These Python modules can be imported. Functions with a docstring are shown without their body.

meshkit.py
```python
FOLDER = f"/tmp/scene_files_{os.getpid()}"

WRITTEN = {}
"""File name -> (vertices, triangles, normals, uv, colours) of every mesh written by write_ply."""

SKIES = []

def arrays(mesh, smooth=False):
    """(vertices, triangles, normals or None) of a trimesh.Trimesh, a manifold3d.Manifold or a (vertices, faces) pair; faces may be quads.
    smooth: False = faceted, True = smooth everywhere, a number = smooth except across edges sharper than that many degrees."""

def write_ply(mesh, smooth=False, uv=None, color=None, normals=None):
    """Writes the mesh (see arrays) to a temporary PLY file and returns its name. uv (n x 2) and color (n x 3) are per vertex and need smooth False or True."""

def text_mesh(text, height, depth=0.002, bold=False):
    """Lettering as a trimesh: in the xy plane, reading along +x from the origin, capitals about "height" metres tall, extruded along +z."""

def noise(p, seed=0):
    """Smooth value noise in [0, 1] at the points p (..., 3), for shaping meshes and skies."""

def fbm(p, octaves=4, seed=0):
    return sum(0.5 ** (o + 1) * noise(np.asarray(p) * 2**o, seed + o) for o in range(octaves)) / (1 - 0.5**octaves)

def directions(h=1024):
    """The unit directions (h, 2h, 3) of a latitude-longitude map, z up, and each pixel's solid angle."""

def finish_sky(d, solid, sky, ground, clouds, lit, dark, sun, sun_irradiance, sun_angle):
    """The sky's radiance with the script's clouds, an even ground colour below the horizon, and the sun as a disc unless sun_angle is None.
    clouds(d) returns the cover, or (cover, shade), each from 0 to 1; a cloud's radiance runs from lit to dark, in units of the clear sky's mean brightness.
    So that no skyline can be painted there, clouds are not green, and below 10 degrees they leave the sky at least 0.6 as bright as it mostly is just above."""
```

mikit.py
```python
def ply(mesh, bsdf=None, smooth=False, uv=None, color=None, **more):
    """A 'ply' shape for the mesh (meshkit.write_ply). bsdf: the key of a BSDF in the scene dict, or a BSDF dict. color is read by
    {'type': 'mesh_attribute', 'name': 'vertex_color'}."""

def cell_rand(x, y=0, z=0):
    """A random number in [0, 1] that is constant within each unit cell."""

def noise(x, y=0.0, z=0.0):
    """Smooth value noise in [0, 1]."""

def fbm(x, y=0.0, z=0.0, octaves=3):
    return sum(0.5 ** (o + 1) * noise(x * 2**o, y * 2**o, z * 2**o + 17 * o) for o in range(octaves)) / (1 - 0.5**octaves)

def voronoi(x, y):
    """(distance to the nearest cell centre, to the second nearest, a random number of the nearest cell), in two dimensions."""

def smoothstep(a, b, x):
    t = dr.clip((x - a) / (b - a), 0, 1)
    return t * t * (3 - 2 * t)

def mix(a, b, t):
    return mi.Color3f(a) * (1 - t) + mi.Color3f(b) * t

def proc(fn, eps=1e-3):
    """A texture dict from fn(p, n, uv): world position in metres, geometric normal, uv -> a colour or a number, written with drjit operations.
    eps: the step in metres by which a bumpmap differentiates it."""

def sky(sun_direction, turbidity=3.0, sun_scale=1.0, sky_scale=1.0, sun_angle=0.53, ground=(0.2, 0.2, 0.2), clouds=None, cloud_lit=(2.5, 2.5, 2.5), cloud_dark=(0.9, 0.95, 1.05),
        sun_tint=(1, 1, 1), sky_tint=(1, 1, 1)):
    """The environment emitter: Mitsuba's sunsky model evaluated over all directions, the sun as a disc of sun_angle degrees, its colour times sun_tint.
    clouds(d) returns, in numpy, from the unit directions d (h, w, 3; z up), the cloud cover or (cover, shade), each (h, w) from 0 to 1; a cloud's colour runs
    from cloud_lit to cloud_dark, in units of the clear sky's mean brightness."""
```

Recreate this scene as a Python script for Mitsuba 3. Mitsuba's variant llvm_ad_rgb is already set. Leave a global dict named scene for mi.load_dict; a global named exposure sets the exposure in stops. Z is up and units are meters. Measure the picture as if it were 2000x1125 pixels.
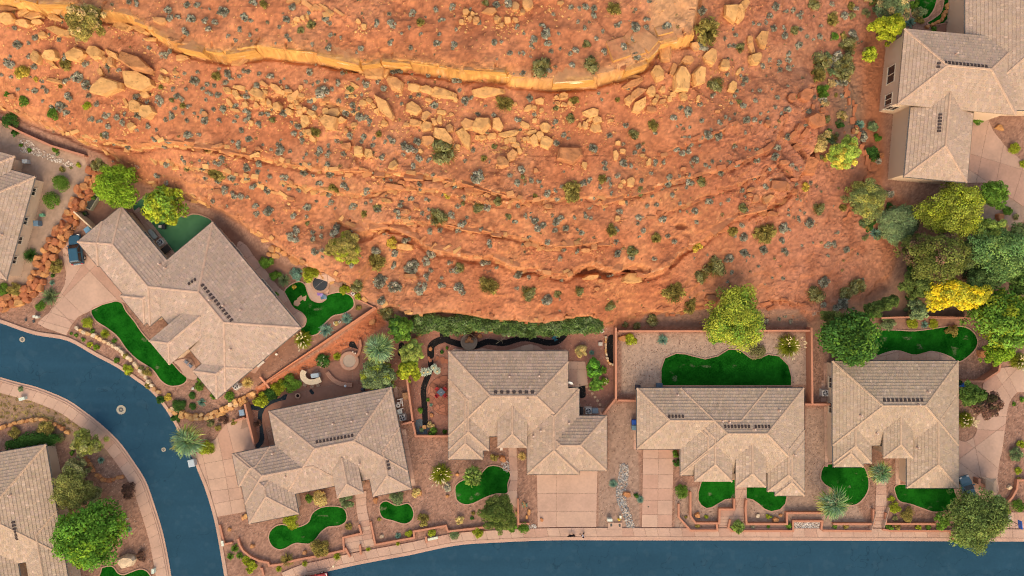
import math
import numpy as np
import trimesh
import shapely
import mitsuba as mi
import mikit
import meshkit
import manifold3d as m3
import drjit as dr
from scipy.interpolate import LinearNDInterpolator
from scipy.ndimage import gaussian_filter, map_coordinates
from shapely.geometry import Polygon, LineString, Point, MultiPolygon, box as sbox
from shapely.ops import unary_union

T = mi.ScalarTransform4f
PI = math.pi
scene, labels = {}, {}

# ---------------------------------------------------------------- camera, sky, exposure
EYE = 108.0                      # metres above the street
PXM = 12.5                       # survey pixels per metre at street level
exposure = 1.88
scene['camera'] = {'type': 'perspective', 'fov': 2 * math.degrees(math.atan(80.0 / EYE)), 'fov_axis': 'x', 'near_clip': 1.0, 'far_clip': 4000.0,
                   'to_world': T().look_at(origin=[0, 0, EYE], target=[0, 0, 0], up=[0, 1, 0])}
SUN_EL, SUN_AZ = 34, -93.0
_e, _a = math.radians(SUN_EL), math.radians(SUN_AZ)
scene['sky'] = mikit.sky([math.cos(_e) * math.cos(_a), math.cos(_e) * math.sin(_a), math.sin(_e)], turbidity=3.0, sun_scale=0.88, sun_angle=56.0, sky_scale=1.3, ground=(0.25, 0.18, 0.13), clouds=lambda d: 0.85, cloud_lit=(1.55, 1.55, 1.65), sun_tint=(1.05, 0.93, 0.81))

# ---------------------------------------------------------------- materials
VC = {'type': 'mesh_attribute', 'name': 'vertex_color'}
scene['matte'] = {'type': 'twosided', 'bsdf': {'type': 'diffuse', 'reflectance': VC}}
scene['satin'] = {'type': 'twosided', 'bsdf': {'type': 'principled', 'base_color': VC, 'roughness': 0.45, 'specular': 0.5}}
scene['leafy'] = {'type': 'twosided', 'bsdf': {'type': 'diffuse', 'reflectance': VC}}
scene['car_paint'] = {'type': 'twosided', 'bsdf': {'type': 'principled', 'base_color': VC, 'roughness': 0.3, 'specular': 0.5, 'clearcoat': 0.8, 'clearcoat_gloss': 0.9}}
scene['dark_glass'] = {'type': 'twosided', 'bsdf': {'type': 'principled', 'base_color': {'type': 'rgb', 'value': [0.02, 0.025, 0.03]}, 'roughness': 0.08, 'specular': 0.6}}


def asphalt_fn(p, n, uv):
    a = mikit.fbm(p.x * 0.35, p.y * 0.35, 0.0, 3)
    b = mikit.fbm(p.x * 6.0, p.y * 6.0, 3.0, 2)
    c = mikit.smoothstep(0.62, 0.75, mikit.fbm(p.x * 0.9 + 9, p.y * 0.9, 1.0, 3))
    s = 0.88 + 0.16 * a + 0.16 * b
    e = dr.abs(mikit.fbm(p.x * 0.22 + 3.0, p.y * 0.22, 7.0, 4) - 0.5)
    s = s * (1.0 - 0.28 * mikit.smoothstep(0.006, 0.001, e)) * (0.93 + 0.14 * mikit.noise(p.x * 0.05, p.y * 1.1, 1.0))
    return mi.Color3f(0.024, 0.074, 0.128) * s + mi.Color3f(0.006, 0.008, 0.008) * c  # blue of the reflected sky is put into the asphalt's own colour


def concrete_fn(p, n, uv):
    a = mikit.fbm(p.x * 0.5, p.y * 0.5, 0.0, 3)
    b = mikit.fbm(p.x * 4.0, p.y * 4.0, 5.0, 2)
    s = 0.80 + 0.26 * a + 0.14 * b
    return mi.Color3f(0.51, 0.362, 0.295) * s


def lawn_fn(p, n, uv):
    a = mikit.fbm(p.x * 0.8, p.y * 0.8, 0.0, 3)
    b = mikit.noise(p.x * 7.0, p.y * 7.0, 2.0)
    d = mikit.smoothstep(0.73, 0.82, mikit.fbm(p.x * 0.55 + 31.0, p.y * 0.9 + 5.0, 0.0, 4))
    m = mikit.mix((0.003, 0.054, 0.004), (0.014, 0.15, 0.012), 0.15 + 1.1 * (a - 0.3) + 0.5 * (b - 0.3))
    return mikit.mix(m, (0.16, 0.19, 0.11), d * b * 0.9)


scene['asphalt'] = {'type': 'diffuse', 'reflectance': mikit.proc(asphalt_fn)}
scene['concrete'] = {'type': 'twosided', 'bsdf': {'type': 'diffuse', 'reflectance': mikit.proc(concrete_fn)}}
scene['concrete_pink'] = {'type': 'twosided', 'bsdf': {'type': 'diffuse', 'reflectance': mikit.proc(lambda p, n, uv: concrete_fn(p, n, uv) * mi.Color3f(0.93, 0.87, 0.86))}}
scene['concrete_tan'] = {'type': 'twosided', 'bsdf': {'type': 'diffuse', 'reflectance': mikit.proc(lambda p, n, uv: concrete_fn(p, n, uv) * mi.Color3f(1.04, 1.06, 1.05))}}
def terracotta_fn(p, n, uv):
    a = mikit.fbm(p.x * 0.6, p.y * 0.6, 0.0, 3)
    b = mikit.fbm(p.x * 4.0, p.y * 4.0, 5.0, 2)
    return mi.Color3f(0.30, 0.165, 0.125) * (0.78 + 0.3 * a + 0.14 * b)


scene['terracotta'] = {'type': 'twosided', 'bsdf': {'type': 'diffuse', 'reflectance': mikit.proc(terracotta_fn)}}
def fake_turf_fn(p, n, uv):
    a = mikit.fbm(p.x * 0.7, p.y * 0.7, 0.0, 3)
    return mikit.mix((0.05, 0.165, 0.078), (0.10, 0.27, 0.14), a)


scene['fake_turf'] = {'type': 'twosided', 'bsdf': {'type': 'diffuse', 'reflectance': mikit.proc(fake_turf_fn)}}
scene['turf'] = {'type': 'twosided', 'bsdf': {'type': 'diffuse', 'reflectance': mikit.proc(lawn_fn)}}


# ---------------------------------------------------------------- helpers
def W(px, py, z=0.0):
    """A surveyed point of the aerial photograph at height z -> metres."""
    k = (EYE - z) / EYE / PXM
    return np.array([(px - 1000.0) * k, (562.5 - py) * k])


def tile(ox, oy, s, pts):
    return [(ox + x[0] / s, oy + x[1] / s) + tuple(v / s for v in x[2:3]) + tuple(x[3:]) for x in pts]


COUNT = {}


def new_key(name):
    n = COUNT.get(name, 0)
    COUNT[name] = n + 1
    return name if n == 0 else f'{name}_{n:03d}'


class MB:
    """Collects triangles with one colour per vertex into one mesh."""

    def __init__(self):
        self.v, self.f, self.c, self.n = [], [], [], 0

    def add(self, v, f, c):
        v, f = np.asarray(v, float), np.asarray(f, int)
        if f.ndim == 2 and f.shape[1] == 4:
            f = np.vstack([f[:, [0, 1, 2]], f[:, [0, 2, 3]]])
        c = np.broadcast_to(np.asarray(c, float), (len(v), 3))
        self.v.append(v)
        self.f.append(f + self.n)
        self.c.append(c)
        self.n += len(v)
        return self

    def box(self, c, size, col, rz=0.0, taper=1.0):
        x, y, z = np.array(size) / 2.0
        v = np.array([[-x, -y, -z], [x, -y, -z], [x, y, -z], [-x, y, -z], [-x * taper, -y * taper, z], [x * taper, -y * taper, z], [x * taper, y * taper, z], [-x * taper, y * taper, z]])
        f = [[0, 3, 2, 1], [4, 5, 6, 7], [0, 1, 5, 4], [1, 2, 6, 5], [2, 3, 7, 6], [3, 0, 4, 7]]
        return self.add(rot(v, rz) + np.array(c), np.array(f), col)

    def rbox(self, c, size, col, r=0.05, rz=0.0):
        """A box with rounded edges."""
        s = np.maximum(np.array(size) / 2 - r, 0.005)
        pts = []
        for sx in (-1, 1):
            for sy in (-1, 1):
                for sz in (-1, 1):
                    for d in ICO:
                        pts.append(s * (sx, sy, sz) + r * d)
        h = trimesh.convex.convex_hull(np.array(pts))
        return self.add(rot(np.array(h.vertices), rz) + np.array(c), h.faces, col)

    def cyl(self, p0, p1, r0, r1, col, n=8, cap=True):
        p0, p1 = np.asarray(p0, float), np.asarray(p1, float)
        d = (p1 - p0) / max(np.linalg.norm(p1 - p0), 1e-9)
        a = np.cross(d, [0.3, 0.9, 0.1] if abs(d[2]) > 0.9 else [0, 0, 1.0])
        a /= np.linalg.norm(a)
        b = np.cross(d, a)
        t = np.arange(n) * 2 * PI / n
        ring = np.cos(t)[:, None] * a + np.sin(t)[:, None] * b
        v = np.vstack([p0 + ring * r0, p1 + ring * r1, [p0], [p1]])
        i = np.arange(n)
        j = (i + 1) % n
        f = np.vstack([np.stack([i, j, j + n], 1), np.stack([i, j + n, i + n], 1)])
        if cap:
            f = np.vstack([f, np.stack([j, i, i * 0 + 2 * n], 1), np.stack([i + n, j + n, i * 0 + 2 * n + 1], 1)])
        return self.add(v, f, col)

    def ball(self, c, r, col, sub=2, squash=1.0):
        m = trimesh.creation.icosphere(subdivisions=sub, radius=1.0)
        return self.add(np.array(m.vertices) * r * np.array([1, 1, squash]) + np.array(c), m.faces, col)

    def put(self, key, bsdf='matte', smooth=False, **more):
        if not self.n:
            return key
        scene[key] = mikit.ply((np.vstack(self.v), np.vstack(self.f)), bsdf, smooth=smooth, color=np.vstack(self.c), **more)
        return key


ICO = np.array(trimesh.creation.icosphere(subdivisions=0).vertices)


def rot(v, a):
    c, s = math.cos(a), math.sin(a)
    v = np.array(v, float)
    x = v[:, 0] * c - v[:, 1] * s
    y = v[:, 0] * s + v[:, 1] * c
    v[:, 0], v[:, 1] = x, y
    return v


def say(key, label=None, cat=None, group=None, kind=None):
    d = labels.setdefault(key, {})
    for k, x in (('label', label), ('category', cat), ('group', group), ('kind', kind)):
        if x:
            d[k] = x
    return key


def smooth_line(pts, closed=False, step=6.0):
    """Catmull-Rom through the points."""
    P = np.array([p[:2] for p in pts], float)
    n = len(P)
    out = []
    for i in range(n if closed else n - 1):
        p0, p1, p2, p3 = (P[(i + k) % n] if closed else P[min(max(i + k, 0), n - 1)] for k in (-1, 0, 1, 2))
        m = max(2, int(np.linalg.norm(p2 - p1) / step) + 1)
        for t in np.arange(m) / m:
            out.append(0.5 * ((2 * p1) + (-p0 + p2) * t + (2 * p0 - 5 * p1 + 4 * p2 - p3) * t * t + (-p0 + 3 * p1 - 3 * p2 + p3) * t ** 3))
    if not closed:
        out.append(P[-1])
    return [tuple(q) for q in out]


def densify(pts, step):
    P = [np.array(p, float) for p in pts]
    out = []
    for a, b in zip(P[:-1], P[1:]):
        m = max(1, int(np.linalg.norm((b - a)[:2]) / step))
        out += [a + (b - a) * t / m for t in range(m)]
    return np.array(out + [P[-1]])
# ---------------------------------------------------------------- terrain
def _L(z, pts):
    return [(x, y, z) for x, y in pts]


LINES = [
    _L(0.1, [(500, 768), (589, 721), (642, 689), (749, 627), (770, 642), (850, 652), (1000, 657), (1185, 657), (1245, 642), (1380, 642), (1590, 642), (1700, 662), (1900, 645), (2000, 665), (2100, 665)]),
    _L(2.4, [(767, 597), (802, 612), (856, 606), (916, 613), (962, 620), (1000, 623), (1064, 629), (1092, 623), (1153, 616), (1185, 630)]),
    _L(1.0, [(1225, 612), (1320, 606), (1370, 593), (1450, 600), (1500, 590), (1570, 597)]),
    _L(0.7, [(1650, 600), (1720, 560), (1770, 600)]),
    [(1760, 480, .9), (1800, 400, 1.2), (1740, 330, 1.5), (1740, 200, 1.5), (1760, 60, 2), (1900, -20, 2.5), (2050, -60, 2.5), (2060, 150, 2), (2050, 400, 1.2), (1960, 550, .6), (1880, 450, .9), (1830, 560, .6)],
    _L(1.6, [(1760, 360), (1900, 365), (1900, 220), (1780, 100), (1960, 60)]),
    _L(2.2, [(160, 425), (235, 395), (300, 392), (345, 395), (395, 415), (450, 446), (510, 490), (560, 530), (610, 545), (650, 560), (690, 580), (731, 600), (676, 640), (620, 678), (560, 718), (503, 755)]),
    [(430, 770, 2.0), (380, 742, 1.9), (330, 752, 1.7), (270, 706, 1.8), (200, 635, 2.0), (150, 600, 2.15), (130, 560, 2.15), (130, 500, 2.2)],
    _L(2.2, [(330, 560), (450, 620), (330, 470)]),
    _L(4.2, [(215, 330), (262, 348), (308, 366), (354, 376), (400, 396), (435, 411), (460, 426), (500, 456), (535, 473), (589, 515), (625, 529), (678, 555), (735, 592)]),
    [(-80, 600, 2.5), (0, 630, 2.3), (67, 653, 2.2), (130, 665, 2.0), (185, 694, 1.7), (250, 735, 1.3), (295, 764, 1.0), (345, 840, .6), (377, 896, .35), (400, 950, .1), (437, 1120, 0), (450, 1250, 0)],
    [(-80, 712, 2.4), (0, 735, 2.2), (71, 753, 2.0), (128, 778, 1.7), (199, 828, 1.15), (235, 864, .8), (284, 938, .4), (302, 985, .2), (334, 1116, 0), (350, 1250, 0)],
    [(-80, 850, 1.9), (0, 850, 1.6), (80, 900, 1.2), (200, 1000, .5), (100, 1100, .5), (0, 1100, .8), (-80, 1150, .9), (250, 1100, .2), (100, 1250, .3)],
    [(470, 800, .7), (440, 805, 1.2), (400, 815, .9), (420, 900, .25)],
    [(-80, 210, 5.4), (0, 245, 5.1), (85, 280, 4.9), (160, 312, 4.6), (185, 345, 4.3), (120, 440, 4.0), (85, 500, 3.8), (50, 565, 3.4), (0, 585, 3.2), (-80, 560, 3.2)],
    _L(4.2, [(100, 400), (0, 400), (-80, 420), (0, 500), (50, 480)]),
    _L(2.3, [(215, 372), (150, 450), (112, 520), (80, 590), (12, 614), (-40, 600)]),
    _L(6.6, [(-80, 175), (0, 208), (71, 237), (120, 256), (167, 274), (215, 298)]),
    _L(5.4, [(250, 320), (400, 365), (500, 410), (620, 490), (700, 535)]),
    _L(4.4, [(646, 440), (720, 470), (838, 500), (920, 515), (1000, 535), (1107, 545), (1206, 545), (1300, 535), (1345, 500), (1420, 455), (1510, 425), (1570, 390), (1600, 310), (1618, 228), (1610, 100), (1630, -60)]),
    _L(3.4, [(720, 540), (850, 570), (1000, 585), (1150, 580), (1300, 565)]),
    _L(2.4, [(1380, 560), (1550, 520), (1640, 470), (1670, 400), (1690, 250), (1700, 100), (1710, -60)]),
    _L(8.2, [(200, 250), (400, 300), (600, 340), (800, 370), (1000, 400), (1200, 410), (1350, 380), (1450, 300), (1520, 200), (1540, 60), (1560, -60)]),
    _L(10.6, [(-80, 110), (0, 130), (200, 170), (400, 205), (600, 235), (800, 265), (1000, 275), (1200, 265), (1350, 215), (1410, 120), (1450, 0), (1460, -60)]),
    _L(12.6, [(-80, 40), (0, 60), (200, 85), (400, 128), (600, 145), (800, 162), (1000, 195), (1200, 190), (1290, 150), (1370, 90), (1400, -60)]),
    _L(13.6, [(-80, -30), (0, -15), (300, 40), (600, 80), (900, 110), (1200, 100), (1330, 20), (1350, -60)]),
    _L(15.5, [(-80, -80), (300, -60), (700, -60), (1000, -60), (1250, -60)]),
    _L(16.5, [(-200, -160), (700, -160), (1300, -160)]), _L(5.0, [(1600, -160)]), _L(2.5, [(1800, -160), (2200, -160)]),
    _L(0.0, [(x, y) for y in (750, 850, 950, 1050, 1150, 1300) for x in range(560, 2201, 120)]),
    _L(0.0, [(500, 900), (500, 1000), (500, 1100), (520, 840), (500, 1250)]), _L(1.0, [(2200, 400)]), _L(3.0, [(-200, 560), (-200, 800)]), _L(6.0, [(-200, 150)]), _L(.6, [(-200, 1300)]),
]
CELL = 0.2
GX, GY = np.arange(-84, 84.01, CELL), np.arange(-50, 50.01, CELL)
_pts = []
for ln in LINES:
    ln = densify(ln, 12) if len(ln) > 1 and np.ptp([q[0] for q in ln]) > 0 and not (ln[0][2] == 0 and len(ln) > 20) else np.array(ln, float)
    for x, y, z in ln:
        _pts.append((*W(x, y, z), z))
_pts = np.array(_pts)
_cx, _cy = np.arange(-86, 86.01, 0.8), np.arange(-52, 52.01, 0.8)
_mx, _my = np.meshgrid(_cx, _cy)
_lin = LinearNDInterpolator(_pts[:, :2], _pts[:, 2])
_coarse = gaussian_filter(np.nan_to_num(_lin(_mx, _my), nan=1.0), 0.9)


def _bilinear(Z, x0, y0, cell, x, y):
    return map_coordinates(Z, [np.clip((np.asarray(y, float) - y0) / cell, 0, Z.shape[0] - 1), np.clip((np.asarray(x, float) - x0) / cell, 0, Z.shape[1] - 1)], order=1, mode='nearest')


XX, YY = np.meshgrid(GX, GY)
Z = _bilinear(_coarse, -86, -52, 0.8, XX, YY)
base_at = lambda x, y: _bilinear(_coarse, -86, -52, 0.8, x, y)


def px_on(px, py, f, h=0.0):
    z = 2.0
    for _ in range(4):
        q = W(px, py, z)
        z = float(f([q[0]], [q[1]])[0]) + h
    return np.array([q[0], q[1], z])


P3 = np.stack([XX, YY, XX * 0], -1)
WARP1 = meshkit.fbm(P3 * 0.35, 3, 5) - 0.5
WARP2 = meshkit.fbm(P3 * 1.3, 3, 9) - 0.5
WARP3 = meshkit.fbm(P3 * 4.0, 2, 13) - 0.5

HILL = Polygon([tuple(W(*q, 4)) for q in [(-90, 190), (0, 215), (71, 243), (120, 262), (167, 280), (215, 305), (225, 335), (262, 352), (308, 370), (354, 380), (400, 400), (435, 415), (500, 460), (535, 477), (589, 519), (625, 533), (678, 560), (735, 595), (767, 606), (856, 616), (1000, 633), (1092, 634), (1185, 640), (1215, 645), (1400, 643), (1590, 643), (1640, 610), (1720, 590), (1760, 560), (1780, 470), (1800, 390), (1735, 360), (1722, 230), (1745, 60), (1700, -90), (-90, -90)]])
hill = gaussian_filter(shapely.contains_xy(HILL, XX, YY).astype(float), 2.5)

# rock benches: lip line (west to east, high side north), height, width of the face, set-back length
LEDGES = [
    ([(-60, -22), (0, -8), (71, 8), (142, 9), (199, 20), (250, 30), (297, 58), (341, 83), (427, 102), (500, 90), (557, 98), (617, 103), (703, 122), (749, 117), (802, 122), (856, 130), (902, 137), (991, 141), (1000, 150), (1078, 156), (1163, 150), (1215, 135), (1262, 116), (1285, 80), (1352, 66), (1364, 8), (1370, -60)], 2.5, 0.5, 24, 1),
    ([(560, -14), (600, 6), (660, 22)], 0.5, 0.5, 6, 0),
    ([(640, 424), (674, 433), (699, 452), (749, 438), (795, 448), (838, 482), (884, 487), (920, 500), (966, 497), (1000, 516), (1021, 525), (1046, 522), (1064, 531), (1107, 535), (1160, 512), (1206, 528), (1235, 522), (1256, 534), (1284, 532), (1302, 519), (1338, 484), (1377, 469), (1416, 440), (1434, 419), (1462, 412), (1500, 404), (1540, 380), (1562, 340), (1586, 300), (1606, 232), (1594, 165), (1585, 120)], 2.3, 0.55, 12, 0),
    ([(780, 432), (860, 436), (930, 448), (1000, 460), (1071, 481), (1117, 478), (1160, 474), (1215, 474)], 0.8, 0.26, 7, 0),
    ([(160, 262), (260, 285), (330, 275), (420, 285), (500, 303), (560, 316), (640, 330), (700, 334), (760, 339), (834, 345), (900, 358), (1000, 385), (1040, 400)], 1.1, 0.32, 7, 0),
    ([(540, 352), (640, 372), (700, 380), (780, 368), (850, 372), (950, 398), (1050, 392), (1150, 386), (1230, 390)], 0.7, 0.25, 6, 0),
    ([(290, 312), (400, 328), (500, 350), (560, 385)], 0.5, 0.22, 5, 0),
    ([(470, 190), (560, 180), (640, 195), (700, 215)], 0.5, 0.4, 4, 0),
    ([(1150, 402), (1300, 358), (1420, 330), (1500, 290), (1535, 225)], 0.8, 0.26, 6, 0),
    ([(1290, 300), (1390, 262), (1440, 240)], 0.5, 0.35, 4, 0),
    ([(1270, 428), (1400, 372), (1480, 345), (1530, 310)], 0.6, 0.25, 5, 0),
    ([(-60, 182), (0, 205), (71, 234), (120, 253), (167, 271), (215, 296), (258, 338)], 1.5, 0.6, 9, 0),
    ([(255, 342), (308, 363), (354, 373), (400, 393), (435, 409), (460, 423), (500, 453), (535, 470), (589, 512), (625, 526), (678, 552), (720, 580)], 1.4, 0.5, 8, 0),
    ([(745, 590), (767, 597), (802, 611), (856, 606), (916, 613), (962, 620), (1000, 623), (1064, 629), (1092, 623), (1153, 616), (1190, 632)], 1.6, 0.5, 8, 0),
    ([(1230, 612), (1250, 606), (1320, 606), (1370, 594)], 0.8, 0.4, 4, 0),
    ([(1490, 588), (1530, 583), (1566, 592)], 0.7, 0.35, 4, 0),
    ([(1650, 420), (1700, 330), (1672, 250), (1655, 170)], 0.6, 0.5, 5, 0),
]
face = np.zeros_like(Z)
yellow = np.zeros_like(Z)
CRACK = np.zeros_like(Z)
FOOT = np.zeros_like(Z)
BEDS = np.full_like(Z, 0.5)
rng = np.random.default_rng(4)
for pts, h, w, back, kind in LEDGES:
    lp = np.array([px_on(x, y, base_at, h)[:2] for x, y in densify(pts, 8)[:, :2]])
    seg_a, seg_b = lp[:-1], lp[1:]
    ln = np.linalg.norm(seg_b - seg_a, axis=1)
    s0 = np.concatenate([[0], np.cumsum(ln)])
    lo, hi = lp.min(0) - back * 2.2 - 3, lp.max(0) + back * 2.2 + 3
    ix = np.where((GX >= lo[0]) & (GX <= hi[0]))[0]
    iy = np.where((GY >= lo[1]) & (GY <= hi[1]))[0]
    sub = np.ix_(iy, ix)
    qx, qy = XX[sub], YY[sub]
    best = np.full(qx.shape, 1e9)
    sgn = np.zeros(qx.shape)
    arc = np.zeros(qx.shape)
    for k in range(len(ln)):
        d = (seg_b[k] - seg_a[k]) / max(ln[k], 1e-6)
        rx, ry = qx - seg_a[k][0], qy - seg_a[k][1]
        t = np.clip(rx * d[0] + ry * d[1], 0, ln[k])
        ex, ey = rx - d[0] * t, ry - d[1] * t
        dd = ex * ex + ey * ey
        m = dd < best - 1e-9
        best[m] = dd[m]
        sgn[m] = np.sign(d[0] * ey - d[1] * ex)[m]
        arc[m] = (s0[k] + t)[m]
    dist = np.sqrt(best) * np.where(sgn == 0, 1, sgn)
    # blocky joints: the lip steps in and out every few metres
    jarc = arc / 3.4 + 1.5 * meshkit.noise(np.stack([arc / 6.5, arc * 0 + h * 9, arc * 0], -1), 17) + 0.35 * WARP1[sub]
    jid = np.floor(jarc)
    jit = (meshkit.noise(np.stack([jid * 7.31, jid * 0 + h, jid * 0], -1), 3) - 0.5) * min(0.55, 0.3 * h)
    dist = dist + (0.35 if kind else 0.7 * w) * WARP1[sub] + (0.12 if kind else 0.5 * min(1, w)) * WARP2[sub] + jit * (0.8 if kind else 1)
    fade = np.clip(np.minimum(arc, s0[-1] - arc) / 3.0, 0, 1)
    hh = h * fade * (0.85 + 0.5 * WARP1[sub])
    t = np.clip((dist + w) / w, 0, 1)
    prof = t * t * (3 - 2 * t)
    if kind:   # two beds: a lower and an upper one with a small shelf
        t2 = np.clip((dist + w) / (0.62 * w), 0, 1)
        t3 = np.clip((dist + 0.30 * w) / (0.30 * w), 0, 1)
        prof = 0.66 * t2 ** 0.8 + 0.34 * t3
    Z[sub] += hh * prof * np.where(dist > 0, np.exp(-np.maximum(dist, 0) / back), 1)
    band = np.exp(-((dist + 0.5 * w) / (0.75 * w + 0.15)) ** 2) * fade
    face[sub] = np.maximum(face[sub], band * min(1, h))
    cr = (np.abs(jarc % 1.0 - 0.5) > 0.472) * (meshkit.noise(np.stack([np.round(jarc) * 3.7, arc * 0 + h, arc * 0], -1), 23) > .45) * (dist > -w * 1.2) * (dist < (1.1 if kind else 0.7)) * fade
    CRACK[sub] = np.maximum(CRACK[sub], cr * min(1.0, h * 0.5))
    foot = np.exp(-((dist + 1.15 * w + 0.15) / (0.28 + 0.12 * w)) ** 2) * fade
    FOOT[sub] = np.maximum(FOOT[sub], foot * min(1.0, h * 0.55))
    if kind:
        bd = meshkit.fbm(np.stack([dist * 4.5, arc * 0.16, dist * 0], -1), 3, 12)
        inb = np.abs(dist) < 3
        BEDS[sub] = np.where(inb, bd, BEDS[sub])
        yellow[sub] = np.maximum(yellow[sub], np.exp(-((dist + 0.55 * w) / (w * 0.85)) ** 4) * fade)
        yellow[sub] = np.maximum(yellow[sub], 0.35 * np.exp(-np.maximum(dist, 0) / 0.9) * (dist > 0) * fade)
Z -= 0.35 * CRACK + 0.55 * FOOT * (0.4 + 1.2 * meshkit.noise(P3 * 0.4, 41))
# strata, gullies and grit on the natural slope
zq = Z / 0.9 + 1.2 * WARP1
terr = (np.floor(zq) + np.clip(((zq % 1) - 0.72) / 0.28, 0, 1)) - zq + 0.5
strat_mask = hill * np.clip(meshkit.fbm(P3 * 0.12, 3, 31) * 3 - 1.05, 0, 1)
Z += strat_mask * 0.50 * terr
Z += hill * (0.40 * WARP1 + 0.34 * WARP2 + 0.24 * WARP3) * (0.5 + 0.8 * np.maximum(face, strat_mask * 0.6))
# caves under the long middle ledge, and the two fallen-out pockets
for cxp, cyp, rx, ry, dep in [(1145, 531, 22, 9, 1.4), (1181, 535, 14, 9, 1.2), (1240, 528, 20, 9, 1.6), (1330, 442, 10, 5, 0.8), (1562, 292, 22, 5, 1.0), (1535, 332, 26, 5, 0.8)]:
    q = px_on(cxp, cyp, lambda a, b: _bilinear(Z, GX[0], GY[0], CELL, a, b))
    u, v = (XX - q[0]) / (rx / PXM), (YY - q[1]) / (ry / PXM)
    if cxp > 1500:
        u, v = (u * 0.75 - v * ry / rx * 0.66), (u * 0.66 * rx / ry + v * 0.75)
    Z -= dep * np.exp(-(u * u + v * v) ** 2)
cutm = gaussian_filter(shapely.contains_xy(Polygon([tuple(W(*q, 1)) for q in [(500, 764), (589, 718), (642, 686), (740, 608), (752, 628), (642, 696), (589, 727), (500, 773)]]), XX, YY).astype(float), 1.5)
Z += cutm * (0.9 * WARP2 + 0.5 * WARP3)
gz = lambda x, y: _bilinear(Z, GX[0], GY[0], CELL, x, y)


def P(px, py, h=0.0):
    return px_on(px, py, gz, h)


def poly(pts, closed_smooth=False, step=6.0, z=None):
    if closed_smooth:
        pts = smooth_line(pts, True, step)
    return Polygon([tuple((P(x, y) if z is None else np.append(W(x, y, z), z))[:2]) for x, y in [q[:2] for q in pts]]).buffer(0)


# ground colours
n1, n2 = meshkit.fbm(P3 * 0.16, 4, 51), meshkit.fbm(P3 * 2.2, 3, 57)
gy_, gx_ = np.gradient(Z, CELL)
steep = np.clip((np.hypot(gx_, gy_) - 0.55) / 0.9, 0, 1) * hill


def lerp(a, b, t):
    return np.asarray(a) * (1 - t[..., None]) + np.asarray(b) * t[..., None]


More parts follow.
